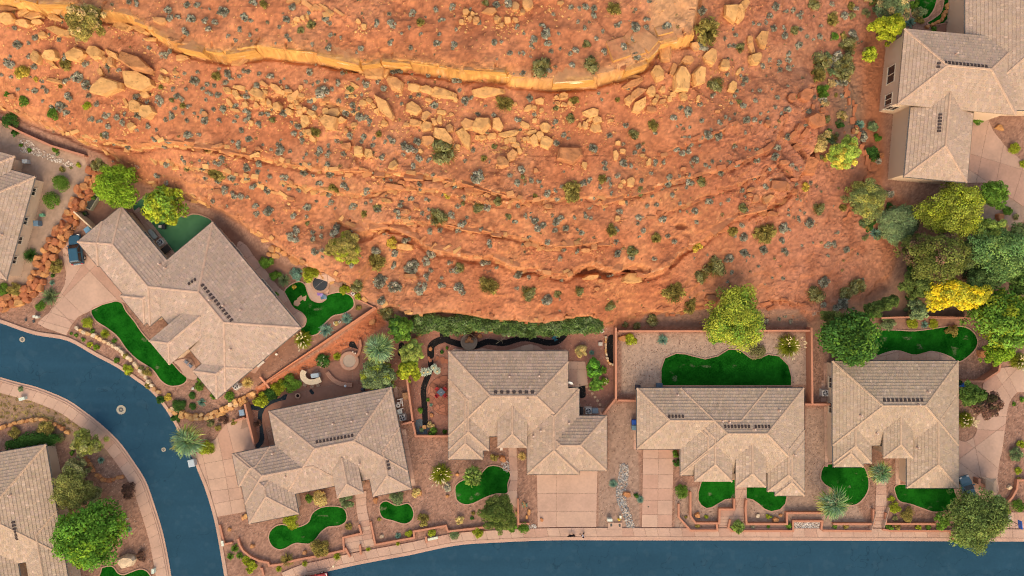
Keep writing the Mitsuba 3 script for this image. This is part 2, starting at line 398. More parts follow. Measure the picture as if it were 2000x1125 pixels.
soil = lerp([0.375, 0.143, 0.074], [0.50, 0.215, 0.115], np.clip(n1 * 2.4 - 0.7, 0, 1))
east = np.clip((XX - 22) / 22, 0, 1)
soil = lerp(soil, lerp([0.355, 0.152, 0.098], [0.47, 0.225, 0.148], n1), east * 0.9)
dust = np.clip(meshkit.fbm(P3 * 0.09 + 5, 3, 63) * 3.2 - 1.3, 0, 1)
soil = lerp(soil, [0.50, 0.255, 0.150], dust * 0.65)
soil = lerp(soil, [0.30, 0.118, 0.066], np.clip(meshkit.fbm(P3 * 0.5 + 15, 3, 64) * 4 - 1.95, 0, 1) * 0.6)
low = np.clip((YY * -1 + 8) / 16, 0, 1) * np.clip((-XX + 10) / 40, 0, 1)
rockc = lerp([0.40, 0.170, 0.085], [0.56, 0.270, 0.130], n1)
rockc = lerp(rockc, [0.36, 0.150, 0.095], east * 0.6)
bench = np.clip(meshkit.fbm(P3 * 0.22, 3, 77) * 3.2 - 1.55, 0, 1) * np.clip((12.5 - Z) / 3, 0, 1)
ground = lerp(soil, rockc, np.clip(np.maximum(steep, face * 0.8) + bench * 0.5, 0, 1))
ground = lerp(ground, [0.60, 0.33, 0.155], np.clip(bench * np.clip(n2 * 4 - 2.2, 0, 1), 0, 1) * 0.45)
ybed = lerp([0.46, 0.235, 0.075], [0.72, 0.43, 0.14], np.clip(BEDS * 3.0 - 1.0, 0, 1))
ground = lerp(ground, ybed, np.clip(yellow * 1.1 * (0.55 + 0.6 * n1), 0, 0.95))
white = np.clip(meshkit.fbm(P3 * np.array([1.5, 3.5, 1]), 3, 91) * 6 - 4.0, 0, 1) * np.maximum(face, yellow)
ground = lerp(ground, [0.72, 0.55, 0.36], white * 0.6)
ground *= (0.76 + 0.46 * n2)[..., None] * (0.76 + .48 * meshkit.noise(P3 * 4.5, 71))[..., None]
streak = np.clip(meshkit.fbm(P3 * np.array([0.8, 5.0, 1]), 3, 97) * 5 - 3.0, 0, 1)
ground = lerp(ground, ground * 0.62, streak * face * 0.7)
gravel = lerp([0.26, 0.155, 0.118], [0.36, 0.225, 0.175], np.clip(n2 * 1.3 - 0.1, 0, 1))
gravel *= (0.72 + 0.56 * meshkit.noise(P3 * 5.0, 99))[..., None] * (0.85 + 0.3 * n1)[..., None]
ground = lerp(gravel, ground, hill)


def paint(pts, col, var=0.25, sm=True, f=0.7):
    pg = poly(pts, sm)
    m = gaussian_filter(shapely.contains_xy(pg, XX, YY).astype(float), f)
    c = np.asarray(col) * ((1 - var / 2) + var * meshkit.noise(P3 * 4.2, int(col[0] * 1e4)) + 0.25 * (n2 - 0.5))[..., None]
    ground[:] = lerp(ground, c, m)


C7 = lambda p: tile(780, 620, 4.651, p)
paint([(0, 245), (90, 283), (165, 310), (175, 345), (130, 410), (100, 470), (60, 550), (-60, 600), (-80, 200)], (0.36, 0.27, 0.215), sm=False)         # grey gravel of the upper left yard
paint([(0, 762), (103, 797), (150, 818), (190, 850), (215, 890), (150, 870), (60, 830), (0, 820)], (0.31, 0.215, 0.15))                                        # straw verge
paint([(195, 380), (250, 350), (300, 380), (360, 400), (420, 425), (520, 500), (620, 545), (730, 605), (600, 690), (505, 750), (430, 770), (380, 690), (250, 480), (165, 440)], (0.27, 0.155, 0.115), sm=False)
paint([(500, 772), (560, 740), (645, 692), (752, 628), (800, 640), (800, 760), (770, 755), (525, 805), (505, 860), (480, 800)], (0.29, 0.15, 0.115), sm=False)
paint([(755, 640), (1190, 640), (1200, 640), (1200, 778), (1150, 812), (1110, 760), (1110, 690), (880, 690), (876, 852), (812, 850), (795, 740), (790, 690)], (0.31, 0.16, 0.125), sm=False)
paint([(498, 758), (589, 708), (642, 674), (736, 600), (756, 634), (645, 706), (589, 738), (500, 780)], (0.43, 0.165, 0.09), .4, sm=False)             # red cut slope
paint([(1600, 600), (1720, 590), (1760, 540), (1780, 480), (1850, 480), (2000, 420), (2000, 640), (1890, 640), (1700, 640), (1600, 660)], (0.27, 0.17, 0.125), sm=False, f=6)
paint([(1625, 180), (1660, 130), (1690, 190), (1700, 280), (1670, 320), (1640, 260)], (0.25, 0.165, 0.115), f=7)
paint([(1215, 652), (1400, 652), (1580, 652), (1580, 750), (1215, 770)], (0.44, 0.335, 0.27), .45, sm=False)
paint([(1370, 605), (1560, 605), (1590, 640), (1240, 640), (1260, 615)], (0.31, 0.19, 0.14), sm=False)
paint([(1930, 380), (1985, 370), (2000, 430), (1950, 445), (1905, 430)], (0.36, 0.27, 0.22))
paint([(1190, 790), (1245, 785), (1250, 1035), (1168, 1035), (1168, 920), (1190, 915)], (0.345, 0.247, 0.20), .5, sm=False)
paint([(1575, 795), (1625, 795), (1625, 905), (1700, 1035), (1320, 1035), (1320, 950), (1570, 965)], (0.365, 0.265, 0.213), .5, sm=False)
paint([(992, 141), (1080, 148), (1165, 140), (1215, 118), (1228, 80), (1270, 60), (1272, -20), (1372, -20), (1362, 60), (1287, 80), (1264, 116), (1215, 137), (1165, 152), (1078, 158), (1000, 152)], (0.52, 0.30, 0.165), .35, False, 2)
paint([(1690, 60), (1725, 90), (1735, 130), (1725, 230), (1730, 350), (1680, 360), (1690, 200)], (0.36, 0.155, 0.085), f=4)
np.clip(ground, 0.01, 0.85, out=ground)
ny, nx = Z.shape
idx = np.arange(ny * nx).reshape(ny, nx)
q = np.stack([idx[:-1, :-1], idx[:-1, 1:], idx[1:, 1:], idx[1:, :-1]], -1).reshape(-1, 4)
V = np.stack([XX, YY, Z], -1).reshape(-1, 3)
C = ground.reshape(-1, 3)
# apron out to the horizon
ring = np.concatenate([idx[0, :-1][::6], idx[:-1, -1][::6], idx[-1, ::-1][:-1][::6], idx[::-1, 0][:-1][::6]])
prev, apron_v, apron_f, apron_c = ring, [], [], []
nb = len(V)
for k, d in enumerate((12, 40, 120, 400, 1800)):
    b = V[ring]
    out = np.sign(b[:, :2]) * np.maximum(np.abs(b[:, :2]) - np.array([84.0 - 1e-6, 50.0 - 1e-6]) + 1, 0)
    dirn = b[:, :2] / np.linalg.norm(b[:, :2], axis=1, keepdims=True)
    z = b[:, 2] + (8.0 - b[:, 2]) * min(1, d / 400) * 0.3 + (np.where(b[:, 1] > 0, 14, -2)) * min(1, d / 400)
    apron_v.append(np.column_stack([b[:, :2] + dirn * d, z]))
    apron_c.append(np.clip(C[ring] * max(0, .35 - .35 * k) + np.array([0.40, 0.195, 0.115]) * min(1, .65 + .35 * k), 0, 1) * (.9 + .2 * meshkit.fbm(apron_v[-1] * np.array([.03, .03, 0]), 3, 8))[:, None])
    cur = nb + k * len(ring) + np.arange(len(ring))
    nxt_p, nxt_c = np.roll(prev, -1), np.roll(cur, -1)
    apron_f.append(np.stack([prev, cur, nxt_c, nxt_p], 1))
    prev = cur
V2, C2 = np.vstack([V] + apron_v), np.vstack([C] + apron_c)
scene['ground'] = mikit.ply((V2, np.vstack([q] + apron_f)), 'matte', smooth=False, color=C2)
say('ground', kind='structure')
# ---------------------------------------------------------------- draped sheets, slabs, ribbons, walls
from trimesh.creation import triangulate_polygon


def parts_of(g):
    return [p for p in getattr(g, 'geoms', [g]) if isinstance(p, Polygon) and p.area > 1e-4]


def drape(pg, dz, depth=0.25, cell=2.0, zf=None):
    """(v, f) of a sheet that follows the ground dz above it, with a skirt depth deep."""
    zf = zf or (lambda x, y: gz(x, y) + dz)
    vs, fs, n = [], [], 0
    for one in parts_of(pg):
        x0, y0, x1, y1 = one.bounds
        cells = [one]
        if cell and max(x1 - x0, y1 - y0) > cell * 1.2:
            cells = []
            for i in range(int(x0 // cell), int(x1 // cell) + 1):
                for j in range(int(y0 // cell), int(y1 // cell) + 1):
                    cells += parts_of(one.intersection(sbox(i * cell, j * cell, (i + 1) * cell, (j + 1) * cell)))
        for c in cells:
            try:
                v2, f2 = triangulate_polygon(c, engine='earcut')
            except Exception:
                continue
            if len(f2) == 0:
                continue
            a = v2[f2]
            flip = ((a[:, 1] - a[:, 0])[:, 0] * (a[:, 2] - a[:, 0])[:, 1] - (a[:, 1] - a[:, 0])[:, 1] * (a[:, 2] - a[:, 0])[:, 0]) < 0
            f2 = np.where(flip[:, None], f2[:, ::-1], f2)
            vs.append(np.column_stack([v2, zf(v2[:, 0], v2[:, 1])]))
            fs.append(f2 + n)
            n += len(v2)
        if depth:
            for ring in [one.exterior] + list(one.interiors):
                r = densify(list(ring.coords), 1.0)[:, :2]
                z = zf(r[:, 0], r[:, 1])
                m = len(r)
                vs.append(np.vstack([np.column_stack([r, z]), np.column_stack([r, z - depth])]))
                i = np.arange(m - 1)
                fs.append(np.vstack([np.stack([i, i + 1, i + m + 1], 1), np.stack([i, i + m + 1, i + m], 1)]) + n)
                n += 2 * m
    return (np.vstack(vs), np.vstack(fs)) if vs else (np.zeros((0, 3)), np.zeros((0, 3), int))


WHITE = (0.5, 0.5, 0.5)


def sheet(key, pg, dz, bsdf, depth=0.25, col=WHITE, kind='structure', label=None, cell=2.0, cat=None):
    b = MB()
    v, f = drape(pg, dz, depth, cell)
    if len(v):
        b.add(v, f, col)
        b.put(key, bsdf)
        say(key, label, cat, kind=kind)
    return key


def ribbon_polys(a, b, n):
    """n quads between the edge lines a and b (metres)."""
    la, lb = LineString(a), LineString(b)
    t = np.linspace(0, 1, n + 1)
    A = [la.interpolate(x, normalized=True) for x in t]
    B = [lb.interpolate(x, normalized=True) for x in t]
    return [Polygon([(A[i].x, A[i].y), (A[i + 1].x, A[i + 1].y), (B[i + 1].x, B[i + 1].y), (B[i].x, B[i].y)]).buffer(0) for i in range(n)]


def m2(pts, sm=True, step=6):
    pts = smooth_line(pts, False, step) if sm and len(pts) > 2 else pts
    return [tuple(P(x, y)[:2]) for x, y in pts]


# street
R_UP = [(-80, 610), (-30, 622), (0, 631), (67, 654), (131, 665.5), (185, 695), (227, 717), (262, 741), (295, 765), (320, 795), (334, 817), (347, 840), (361, 868), (377, 897), (386, 920), (402, 960), (420, 1024), (437, 1120), (441, 1150), (450, 1190), (480, 1200)]
R_LO = [(-80, 712), (0, 736), (46, 749), (71, 755), (128, 778), (163, 801), (199, 829), (235, 864), (263, 903), (285, 938), (302, 985), (320, 1045), (334, 1118), (340, 1170), (345, 1320)]
S_TOP = [(560, 1141), (596, 1126), (619, 1121), (700, 1103), (780, 1088), (800, 1084.5), (889, 1066), (967, 1060), (1084, 1055.5), (1240, 1055.5), (1500, 1056), (1700, 1056.5), (2000, 1058), (2120, 1058.5)]
up, lo, top = m2(R_UP), m2(R_LO), m2(S_TOP)
far = [tuple(P(*q)[:2]) for q in [(2120, 1185), (1240, 1183), (900, 1190), (640, 1240), (520, 1320)]]
street = unary_union([Polygon(up + lo[::-1]).buffer(0.3), Polygon(top + far + [up[-1]]).buffer(0.3), Polygon([up[-3], up[-1], top[0], top[2], far[-1], lo[-1], lo[-3]]).buffer(0.2)]).buffer(0)
corner = Polygon(m2([(437, 1118), (440, 1128), (452, 1136), (475, 1141), (510, 1140), (560, 1141), (500, 1090), (430, 1080)], False))
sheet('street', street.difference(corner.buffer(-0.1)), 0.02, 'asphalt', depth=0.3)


def offset(pts, d):
    """The line moved d metres to its left."""
    q = LineString(pts).parallel_offset(abs(d), 'left' if d > 0 else 'right', join_style=2)
    q = list(max(getattr(q, 'geoms', [q]), key=lambda g: g.length).coords)
    if np.hypot(q[0][0] - pts[0][0], q[0][1] - pts[0][1]) > np.hypot(q[-1][0] - pts[0][0], q[-1][1] - pts[0][1]):
        q = q[::-1]
    return q


kerb_n = 0
KERBS = []
for line, sgn, label in ((up[:-2], 1, 'upper'), (lo, -1, 'lower'), (top, 1, 'bottom')):
    g0, g1, g2 = offset(line, sgn * 0.02), offset(line, sgn * 0.36), offset(line, sgn * 0.60)
    k = new_key('kerb')
    b = MB()
    n = int(LineString(line).length / 1.2)
    for pg in ribbon_polys(g0, g1, n):
        v, f = drape(pg, 0.045, 0.2, 0)
        b.add(v, f, WHITE)
    for i, pg in enumerate(ribbon_polys(g1, g2, n)):
        v, f = drape(pg.buffer(-0.004), 0.15, 0.3, 0)
        b.add(v, f, WHITE)
    b.put(k, 'concrete')
    say(k, kind='structure')
    KERBS.append(unary_union([Polygon(line + g2[::-1]).buffer(0.02)]))


PAVED = []


def slabs(name, polys, dz=0.12, gap=0.026, bsdf='concrete', depth=0.25, seed=0, cell=2.5):
    """A paved surface whose slabs are its parts."""
    key = new_key(name)
    r = np.random.default_rng(seed + len(name))
    i = 0
    for pg in polys:
        for one in parts_of(pg.buffer(-gap, join_style=2)):
            if one.area < 0.05:
                continue
            b = MB()
            v, f = drape(one, dz + r.uniform(-0.006, 0.006), depth, cell)
            b.add(v, f, WHITE)
            b.put(f'{key}__panel' + (f'_{i:03d}' if i else ''), ['concrete', 'concrete', 'concrete_pink', 'concrete_tan'][r.integers(4)] if bsdf == 'concrete' else bsdf)
            i += 1
    PAVED.append(unary_union(polys))
    say(key, kind='structure')
    # the bed under the joints
    v, f = drape(unary_union(polys).buffer(-0.05), dz - 0.035, 0.1, 2.0)
    MB().add(v, f, (0.33, 0.23, 0.185)).put(f'{key}__bed', 'matte')
    return key


def cut(pg, lines):
    """The polygon cut along straight lines given in survey pixels."""
    out = [pg]
    for a, b in lines:
        a, b = P(*a)[:2], P(*b)[:2]
        d = (b - a) / np.linalg.norm(b - a)
        k = LineString([tuple(a - d * 60), tuple(b + d * 60)])
        nxt = []
        for o in out:
            nxt += parts_of(shapely.ops.split(o, k)) if o.intersects(k) else [o]
        out = nxt
    return out


import shapely.ops
# sidewalks: bottom street, and the inner side of the bend
sw_in = offset(top, 0.62)
sw_out = offset(top, 2.0)
b_top = LineString(top)
i0 = 2
slabs('sidewalk', ribbon_polys(sw_in, sw_out, 66), 0.15, seed=1)
sl_in, sl_out = offset(lo[:-4], -0.62), offset(lo[:-4], -2.35)
slabs('sidewalk', ribbon_polys(sl_in, sl_out, 36), 0.15, seed=2)
SIDEWALKS = unary_union([Polygon(sw_in + sw_out[::-1]).buffer(0.1), Polygon(sl_in + sl_out[::-1]).buffer(0.1)])

# driveways and walks
taken = unary_union([street.buffer(0.0)] + KERBS + [SIDEWALKS])
dA = poly([(130, 655), (90, 641), (74, 632), (80, 622), (96, 611), (106.7, 595), (117, 574), (127, 556), (130, 533), (124.5, 511.6), (122, 486), (128, 466), (153, 462), (200, 500), (250, 560), (262, 598), (230, 588), (200, 596), (178, 607), (153, 619), (139, 637)]).difference(taken)
slabs('driveway', cut(dA, [((78, 625), (140, 643)), ((96, 609), (150, 628)), ((106, 596), (143, 633)), ((121, 574), (160, 611)), ((152, 505), (235, 590)), ((130, 575), (200, 505)), ((80, 640), (133, 560))]), 0.10, seed=3)
dB = poly([(377, 893), (390, 878), (421, 857), (430, 842), (441, 828), (462, 818), (484, 813), (500, 880), (470, 900), (490, 1000), (484, 999), (420, 1010), (402, 953)], False).difference(taken)
slabs('driveway', cut(dB, [((400, 905), (470, 892)), ((402, 938), (475, 926)), ((408, 960), (480, 950)), ((412, 985), (480, 972)), ((425, 850), (455, 1010)), ((443, 828), (480, 1000)), ((395, 885), (412, 960))]), 0.10, seed=4)
dC = poly([(1048, 915), (1167, 915), (1164.5, 1032.5), (1050, 1033)], False).difference(taken)
slabs('driveway', cut(dC, [((1048, 963), (1166, 963)), ((1048, 998), (1166, 998)), ((1087, 915), (1087, 1033))]), 0.12, seed=5)
dD = poly([(1256, 868), (1316, 868), (1312, 1032.6), (1253, 1032.6)], False).difference(taken)
slabs('driveway', cut(dD, [((1286, 868), (1284, 1033)), ((1253, 895), (1316, 895)), ((1253, 927), (1316, 927)), ((1253, 954), (1316, 954)), ((1253, 977), (1316, 977)), ((1253, 1005), (1316, 1005))]), 0.12, seed=6)
dE = poly([(1862, 866), (1885, 862), (1900, 854), (1907, 840), (1905, 822), (1915, 790), (1918, 760), (1922, 745), (1946, 722), (1975, 716), (2020, 715), (2100, 715), (2100, 765), (2000, 766), (1984, 769), (1969, 793), (1963, 835), (1957, 880), (1952, 900), (1948, 935), (1949, 962), (1920, 985), (1882, 978), (1862, 955)], True).difference(taken)
slabs('driveway', cut(dE, [((1862, 905), (1960, 830)), ((1885, 860), (1960, 925)), ((1900, 838), (1970, 842)), ((1905, 812), (1970, 814)), ((1920, 790), (1990, 715)), ((1935, 715), (1975, 780)), ((1960, 715), (1990, 775)), ((1862, 895), (1950, 960)), ((1900, 850), (1925, 980))]), 0.08, seed=7)
dE2 = poly([(1949, 1003), (1975, 1000), (2100, 1000), (2100, 1060), (1915, 1060), (1932, 1040)], False).difference(taken.difference(SIDEWALKS)).difference(unary_union(KERBS)).difference(SIDEWALKS)
slabs('driveway', cut(dE2, [((1930, 1045), (2060, 1000)), ((1980, 1000), (1985, 1060))]), 0.1, seed=8)
dF = poly([(1893, 236), (1926, 226), (1940, 256), (1962, 284), (2000, 318), (2110, 410), (2110, 480), (1995, 402), (1958, 378), (1930, 357), (1880, 358), (1880, 250)], False)
slabs('driveway', cut(dF, [((1893, 300), (1990, 330)), ((1930, 240), (1905, 360)), ((1960, 280), (1940, 380)), ((1905, 340), (2000, 405)), ((2000, 318), (1975, 400))]), 0.08, seed=9)
wB = poly([(693, 962), (716, 958), (716, 985), (718, 1000), (722, 1017), (728, 1050), (732, 1066), (714, 1072), (704, 1066), (707, 1092), (684, 1098), (677, 1072), (671, 1051), (706, 1042), (701, 1020), (697, 1000)], False).difference(taken)
slabs('front_walk', cut(wB, [((690, y), (730, y - 7)) for y in (975, 990, 1005, 1020, 1032, 1040, 1048, 1058, 1072, 1080, 1086)] + [((706, 1042), (714, 1072))]), 0.12, seed=10)
wC = poly([(992, 866), (1009, 866), (1011.5, 924), (1010, 962), (1013, 985), (1009, 992), (998, 985), (990, 965), (996.5, 938), (993.7, 895.6)], False)
slabs('front_walk', cut(wC, [((985, y), (1015, y)) for y in (892, 918, 938, 958)]), 0.12, seed=11)
wD = poly([(1436, 940), (1458, 940), (1458, 976), (1454.7, 989.5), (1454, 1018), (1426, 1015), (1422, 1033), (1402, 1035), (1407, 996), (1436, 994)], False).difference(taken)
slabs('front_walk', cut(wD, [((1400, y), (1460, y)) for y in (955.5, 974, 978, 982, 986, 990, 1008, 1014, 1020, 1026)] + [((1436, 994), (1426, 1020))]), 0.12, seed=12)
wE = poly([(1711, 930), (1731, 930), (1731, 988), (1722, 1037), (1704, 1036), (1709, 988)], False).difference(taken)
slabs('front_walk', cut(wE, [((1700, y), (1735, y)) for y in (948, 966, 988, 996, 1003, 1010, 1017, 1024, 1031)]), 0.12, seed=13)
wE2 = poly([(1748, 880), (1758, 880), (1758, 946), (1748, 946)], False)
slabs('front_walk', cut(wE2, [((1745, 912), (1760, 912))]), 0.12, seed=14)
# side strips and back patios
for i, pp in enumerate([[(1608, 708), (1617, 708), (1617, 736), (1612, 737), (1612, 756), (1622, 758), (1622, 785), (1603, 785), (1604, 742), (1608, 742)], [(1608.5, 793), (1617, 793), (1617, 912), (1611, 912)], [(1237, 820), (1246, 820), (1246, 878), (1237, 878)],
                      [(784, 838), (793, 838), (812, 948), (803, 950)], [(768, 756), (776, 754), (778, 776), (772, 778)]]):
    slabs('side_path', cut(poly(pp, False), [((pp[0][0] - 40, y), (pp[0][0] + 40, y)) for y in range(int(min(q[1] for q in pp)) + 12, int(max(q[1] for q in pp)) - 6, 14)]), 0.08, seed=20 + i)
C7x = lambda pts: tile(780, 620, 4.651, pts)
pC = poly(C7x([(455, 320), (470, 300), (500, 280), (580, 290), (660, 292), (760, 278), (900, 300), (1000, 292), (1050, 280), (1120, 255), (1190, 240), (1250, 255), (1310, 290), (1400, 292), (1520, 290), (1535, 340), (1000, 360)]), False)
slabs('patio', cut(pC, [((x, 660), (x, 700)) for x in (905, 930, 955, 990, 1016, 1042, 1068, 1088)]), 0.1, seed=30)
pC2 = poly(C7x([(1500, 395), (1690, 400), (1715, 610), (1500, 660)]), False)
slabs('patio', cut(pC2, [((1105, 722), (1150, 722)), ((1127, 700), (1127, 760))]), 0.1, seed=31)
pC3 = poly(C7x([(1640, 820), (1865, 822), (1850, 900), (1640, 900)]), False)
slabs('patio', cut(pC3, [((1157, 790), (1157, 820))]), 0.1, seed=32)
T8 = lambda pts: tile(480, 400, 4.6875, pts)
pA = poly(T8([(-60, 330), (0, 365), (40, 415), (70, 460), (140, 545), (205, 625), (262, 700), (310, 760), (360, 800), (400, 868), (440, 935), (520, 985), (560, 1040), (552, 1095), (520, 1128), (440, 1090), (300, 900), (0, 500), (-80, 400)]), True)
slabs('patio', cut(pA, [((490 + 18 * k, 500 + 22 * k), (520 + 18 * k, 480 + 22 * k)) for k in range(-1, 6)]), 0.1, seed=33)
pA2 = poly([(262, 412), (272, 404), (345, 497), (338, 505), (322, 506)], False)
slabs('patio', cut(pA2, [((250 + 16 * k, 430 + 19 * k), (300 + 16 * k, 390 + 19 * k)) for k in range(5)]), 0.1, seed=34)
pA3 = poly([(340, 706), (350, 716), (362, 735), (378, 742), (388, 735), (384, 722), (372, 700)], True)
slabs('patio', [pA3], 0.1, seed=35)
BR = lambda pts: tile(460, 640, 5.115, pts)
pB = poly(BR([(300, 1000), (268, 870), (290, 810), (360, 760), (440, 730), (500, 720), (520, 660), (600, 620), (650, 560), (640, 430), (760, 400), (900, 340), (1050, 330), (1060, 230), (1150, 190), (1240, 220), (1245, 420), (1230, 560), (1380, 600), (1560, 590), (1560, 640), (700, 800)]), False)
slabs('patio', cut(pB, [((590, 730), (605, 800)), ((640, 700), (655, 790)), ((688, 720), (688, 780)), ((540, 780), (550, 820)), ((560, 772), (720, 738))]), 0.08, seed=36, bsdf='terracotta')
pB2 = poly(BR([(268, 840), (300, 1000), (330, 1130), (345, 1200), (300, 1180), (290, 1110), (262, 930)]), False)
slabs('patio', [pB2], 0.08, seed=37, bsdf='terracotta')
pF = poly([(1869, -30), (1871, 20), (1858, 36), (1840, 49), (1823, 61), (1890, 72), (1890, -30)], False)
slabs('patio', cut(pF, [((1860, 40), (1900, 60)), ((1869, 10), (1900, 10))]), 0.08, seed=38, bsdf='terracotta')
pE = poly([(1706, 698), (1713, 694), (1735, 686), (1756, 684), (1784, 692), (1805, 688), (1820, 685), (1845, 691), (1866, 703), (1860, 720), (1710, 720)], True)
slabs('patio', cut(pE, [((x, 680), (x, 720)) for x in (1730, 1755, 1780, 1808, 1835)]), 0.1, seed=39)
# ---------------------------------------------------------------- lawns, beds, walls
def lawn(pts, label, step=5, edge=True, sm=True, bsdf='turf', dz=0.06, minus=None):
    pg = poly(pts, sm, step).difference(taken)
    PAVED.append(pg)
    k = new_key('lawn')
    sheet(k, pg, dz, bsdf, 0.15)
    say(k, label)
    if edge:
        ring = pg.buffer(0.17).difference(pg).difference(taken)
        e = new_key('lawn_edging')
        v, f = drape(ring, 0.11, 0.2, 2.0)
        MB().add(v, f, (0.44, 0.29, 0.23)).put(e, 'matte')
        say(e, kind='structure')
    return pg


lawn([(179.6, 606), (199, 596), (224, 589), (238, 593), (246, 608), (263, 629), (277, 650), (300, 675), (316, 693), (336, 709), (352, 727), (365, 739), (356, 750), (334, 753), (316, 743), (299, 721), (270, 702), (249, 682), (231, 657), (210, 640), (188, 625)], 'long curved front lawn')
lawn([(261, 407), (281, 386), (302, 378), (330, 395), (356, 424), (377, 419), (398, 423), (414, 437), (380, 470), (343, 497), (320, 476), (290, 440)], 'pale artificial putting green', bsdf='fake_turf', edge=True)
lawn([(557, 569), (571.7, 555), (586.7, 551), (596, 558), (600, 571), (608, 586), (625, 592), (636, 586), (640, 577), (661, 572), (683, 577), (691, 590), (688, 601), (672, 611), (651, 616), (639, 626), (629, 637), (622, 650), (604, 655), (588, 645), (598, 630), (599, 622), (591, 611), (574, 600), (564, 585)], 'rear lawn round the stone spa')
lawn([(526, 1052), (528, 1039), (539, 1028), (553, 1025), (573, 1030), (589, 1028), (604, 1019), (611, 1003), (627, 992), (650, 989), (670, 993), (677, 1007), (674, 1019), (661, 1026), (641, 1028), (627, 1038), (616, 1052), (604, 1061), (577, 1060), (557, 1070), (544, 1072), (532, 1065)], 'peanut shaped front lawn')
lawn([(742, 988), (754, 979), (775, 988), (797, 984), (807, 999), (804, 1015), (790, 1022), (768, 1016), (747, 1009)], 'small oval front lawn')
lawn([(889.6, 960), (892, 947), (907, 937), (930, 930), (942, 923), (953, 912), (967, 910), (983, 915), (996, 925), (991, 945), (990, 962), (971, 963), (949, 970), (924, 982), (907, 984), (894, 977)], 'front lawn under the fan palm')
lawn([(1371, 938), (1400, 937), (1435, 937), (1435, 972.5), (1416, 974.5), (1402, 983), (1390, 990), (1380, 992), (1370, 986), (1364, 976), (1364, 962)], 'front lawn left of the walk', sm=False)
lawn([(1458, 940), (1481, 940), (1499, 950), (1514, 960), (1536, 968), (1533, 983), (1523, 994), (1506, 998), (1493, 993), (1482, 983), (1470, 975), (1458, 972.5)], 'front lawn right of the walk', sm=False)
lawn([(1291.6, 752), (1291.6, 721), (1299, 700), (1320, 691), (1338, 692), (1352, 696), (1377, 702), (1402, 696), (1423, 683), (1444, 684), (1466, 701), (1484, 700), (1500, 693), (1521, 696), (1539, 714), (1544.5, 735), (1544.5, 752), (1420, 752)], 'wide rear lawn with wavy edge', sm=False)
lawn([(1613, 908), (1650, 908), (1683, 910), (1695, 935), (1693, 960), (1677, 981), (1659, 986), (1642, 978), (1627, 956), (1610, 944), (1603, 930)], 'round front lawn')
lawn([(1751, 948), (1800, 948), (1855, 950), (1869, 972), (1855, 993), (1827, 999), (1802, 992), (1780, 984), (1759, 979), (1751, 969)], 'front lawn below garage wing')
lawn([(1700, 655), (1706, 650), (1728, 645), (1784, 647), (1820, 643), (1856, 638), (1888, 641), (1906, 658), (1905, 679), (1884, 700), (1868, 705), (1845, 693), (1820, 686), (1784, 693), (1756, 686), (1713, 693)], 'rear lawn in tree shade')
lawn([(1850, -30), (1869, -30), (1871, 19), (1853, 40), (1832, 47), (1811, 46), (1825, 36), (1840, 20)], 'strip of lawn by upper patio')
lawn([(1780, 30), (1785, 5), (1800, -20), (1828, -20), (1824, 15), (1806, 36)], 'lawn patch between shrubs')
lawn([(199, 1114), (204, 1108), (220, 1107), (231, 1120), (243, 1123), (256, 1118), (277, 1112), (292, 1122), (298, 1150), (199, 1150)], 'corner lawn at the bottom edge')

PINK = (0.45, 0.225, 0.155)


def wall(pts, h, label, w=0.22, name='garden_wall', col=PINK, coping=True, group=None, base=0.6):
    """A rendered block wall with a coping; the points are surveyed along its top."""
    q = np.array([P(x, y, h) for x, y in pts])
    k = new_key(name)
    d = densify(q, 1.5)
    line = LineString(d[:, :2])

    def ztop(x, y, up):
        x, y = np.atleast_1d(x), np.atleast_1d(y)
        s = np.array([line.project(Point(a, b)) for a, b in zip(x, y)])
        cum = np.concatenate([[0], np.cumsum(np.linalg.norm(np.diff(d[:, :2], axis=0), axis=1))])
        return np.interp(s, cum, d[:, 2]) + up

    for nm, wd, dz, dep, cc in (('body', w, 0.0, h + base, col), ('coping', w + 0.07, 0.07, 0.085, tuple(np.array(col) * 1.12))):
        if nm == 'coping' and not coping:
            continue
        pg = LineString(q[:, :2]).buffer(wd / 2, cap_style=2, join_style=2)
        v, f = drape(pg, 0, dep, 0, zf=lambda x, y: ztop(x, y, dz))
        MB().add(v, f, cc).put(f'{k}__{nm}', 'matte')
    say(k, label, 'handrail' if name == 'handrail' else 'wall', group, 'thing')
    return k


wall([(1203, 640), (1203, 780)], 1.8, 'tall pink block wall between the mulch garden and the wide rear lawn')
wall([(1208, 647), (1400, 646), (1584, 646)], 1.7, 'pink block wall along the back of the wide rear lawn')
wall([(1585, 640), (1586.5, 789)], 1.8, 'pink block wall right of the wide rear lawn')
wall([(1572, 790), (1622, 790)], 1.6, 'short pink wall closing the side yard with the air conditioner')
wall([(1207, 782), (1242, 783)], 1.3, 'thin pink wall from the garden corner to the long roof')
wall([(1201, 781), (1178, 810)], 1.5, 'slanting pink gate wall beside the three bay garage roof')
wall([(789, 686), (795, 742), (806, 822)], 1.7, 'pink wall between the terracotta patio and the black gravel stream')
wall([(806, 824), (812, 852), (876, 852)], 1.0, 'low pink wall round the lower end of the black gravel stream')
wall([(784, 829), (805, 824)], 1.5, 'short pink wall below the white yard clutter')
wall([(478, 789), (487, 830), (496, 868)], 1.8, 'pink wall between the corner driveway and the terracotta patio')
wall([(458, 822), (478, 816)], 1.0, 'low pale kerb wall of the bin nook')
wall([(-10, 232), (40, 258), (100, 285), (165, 304)], 1.0, 'long thin pink wall below the red cliff at the upper left')
wall([(734, 601), (676, 640), (619, 679), (560, 719), (504, 758)], 0.6, 'long pink wall along the top of the red cut slope', w=0.36, col=(.47, .21, .125), base=.1)
wall([(700, 586), (734, 602)], 0.5, 'thin wall running to the top of the red cut slope', w=0.14)
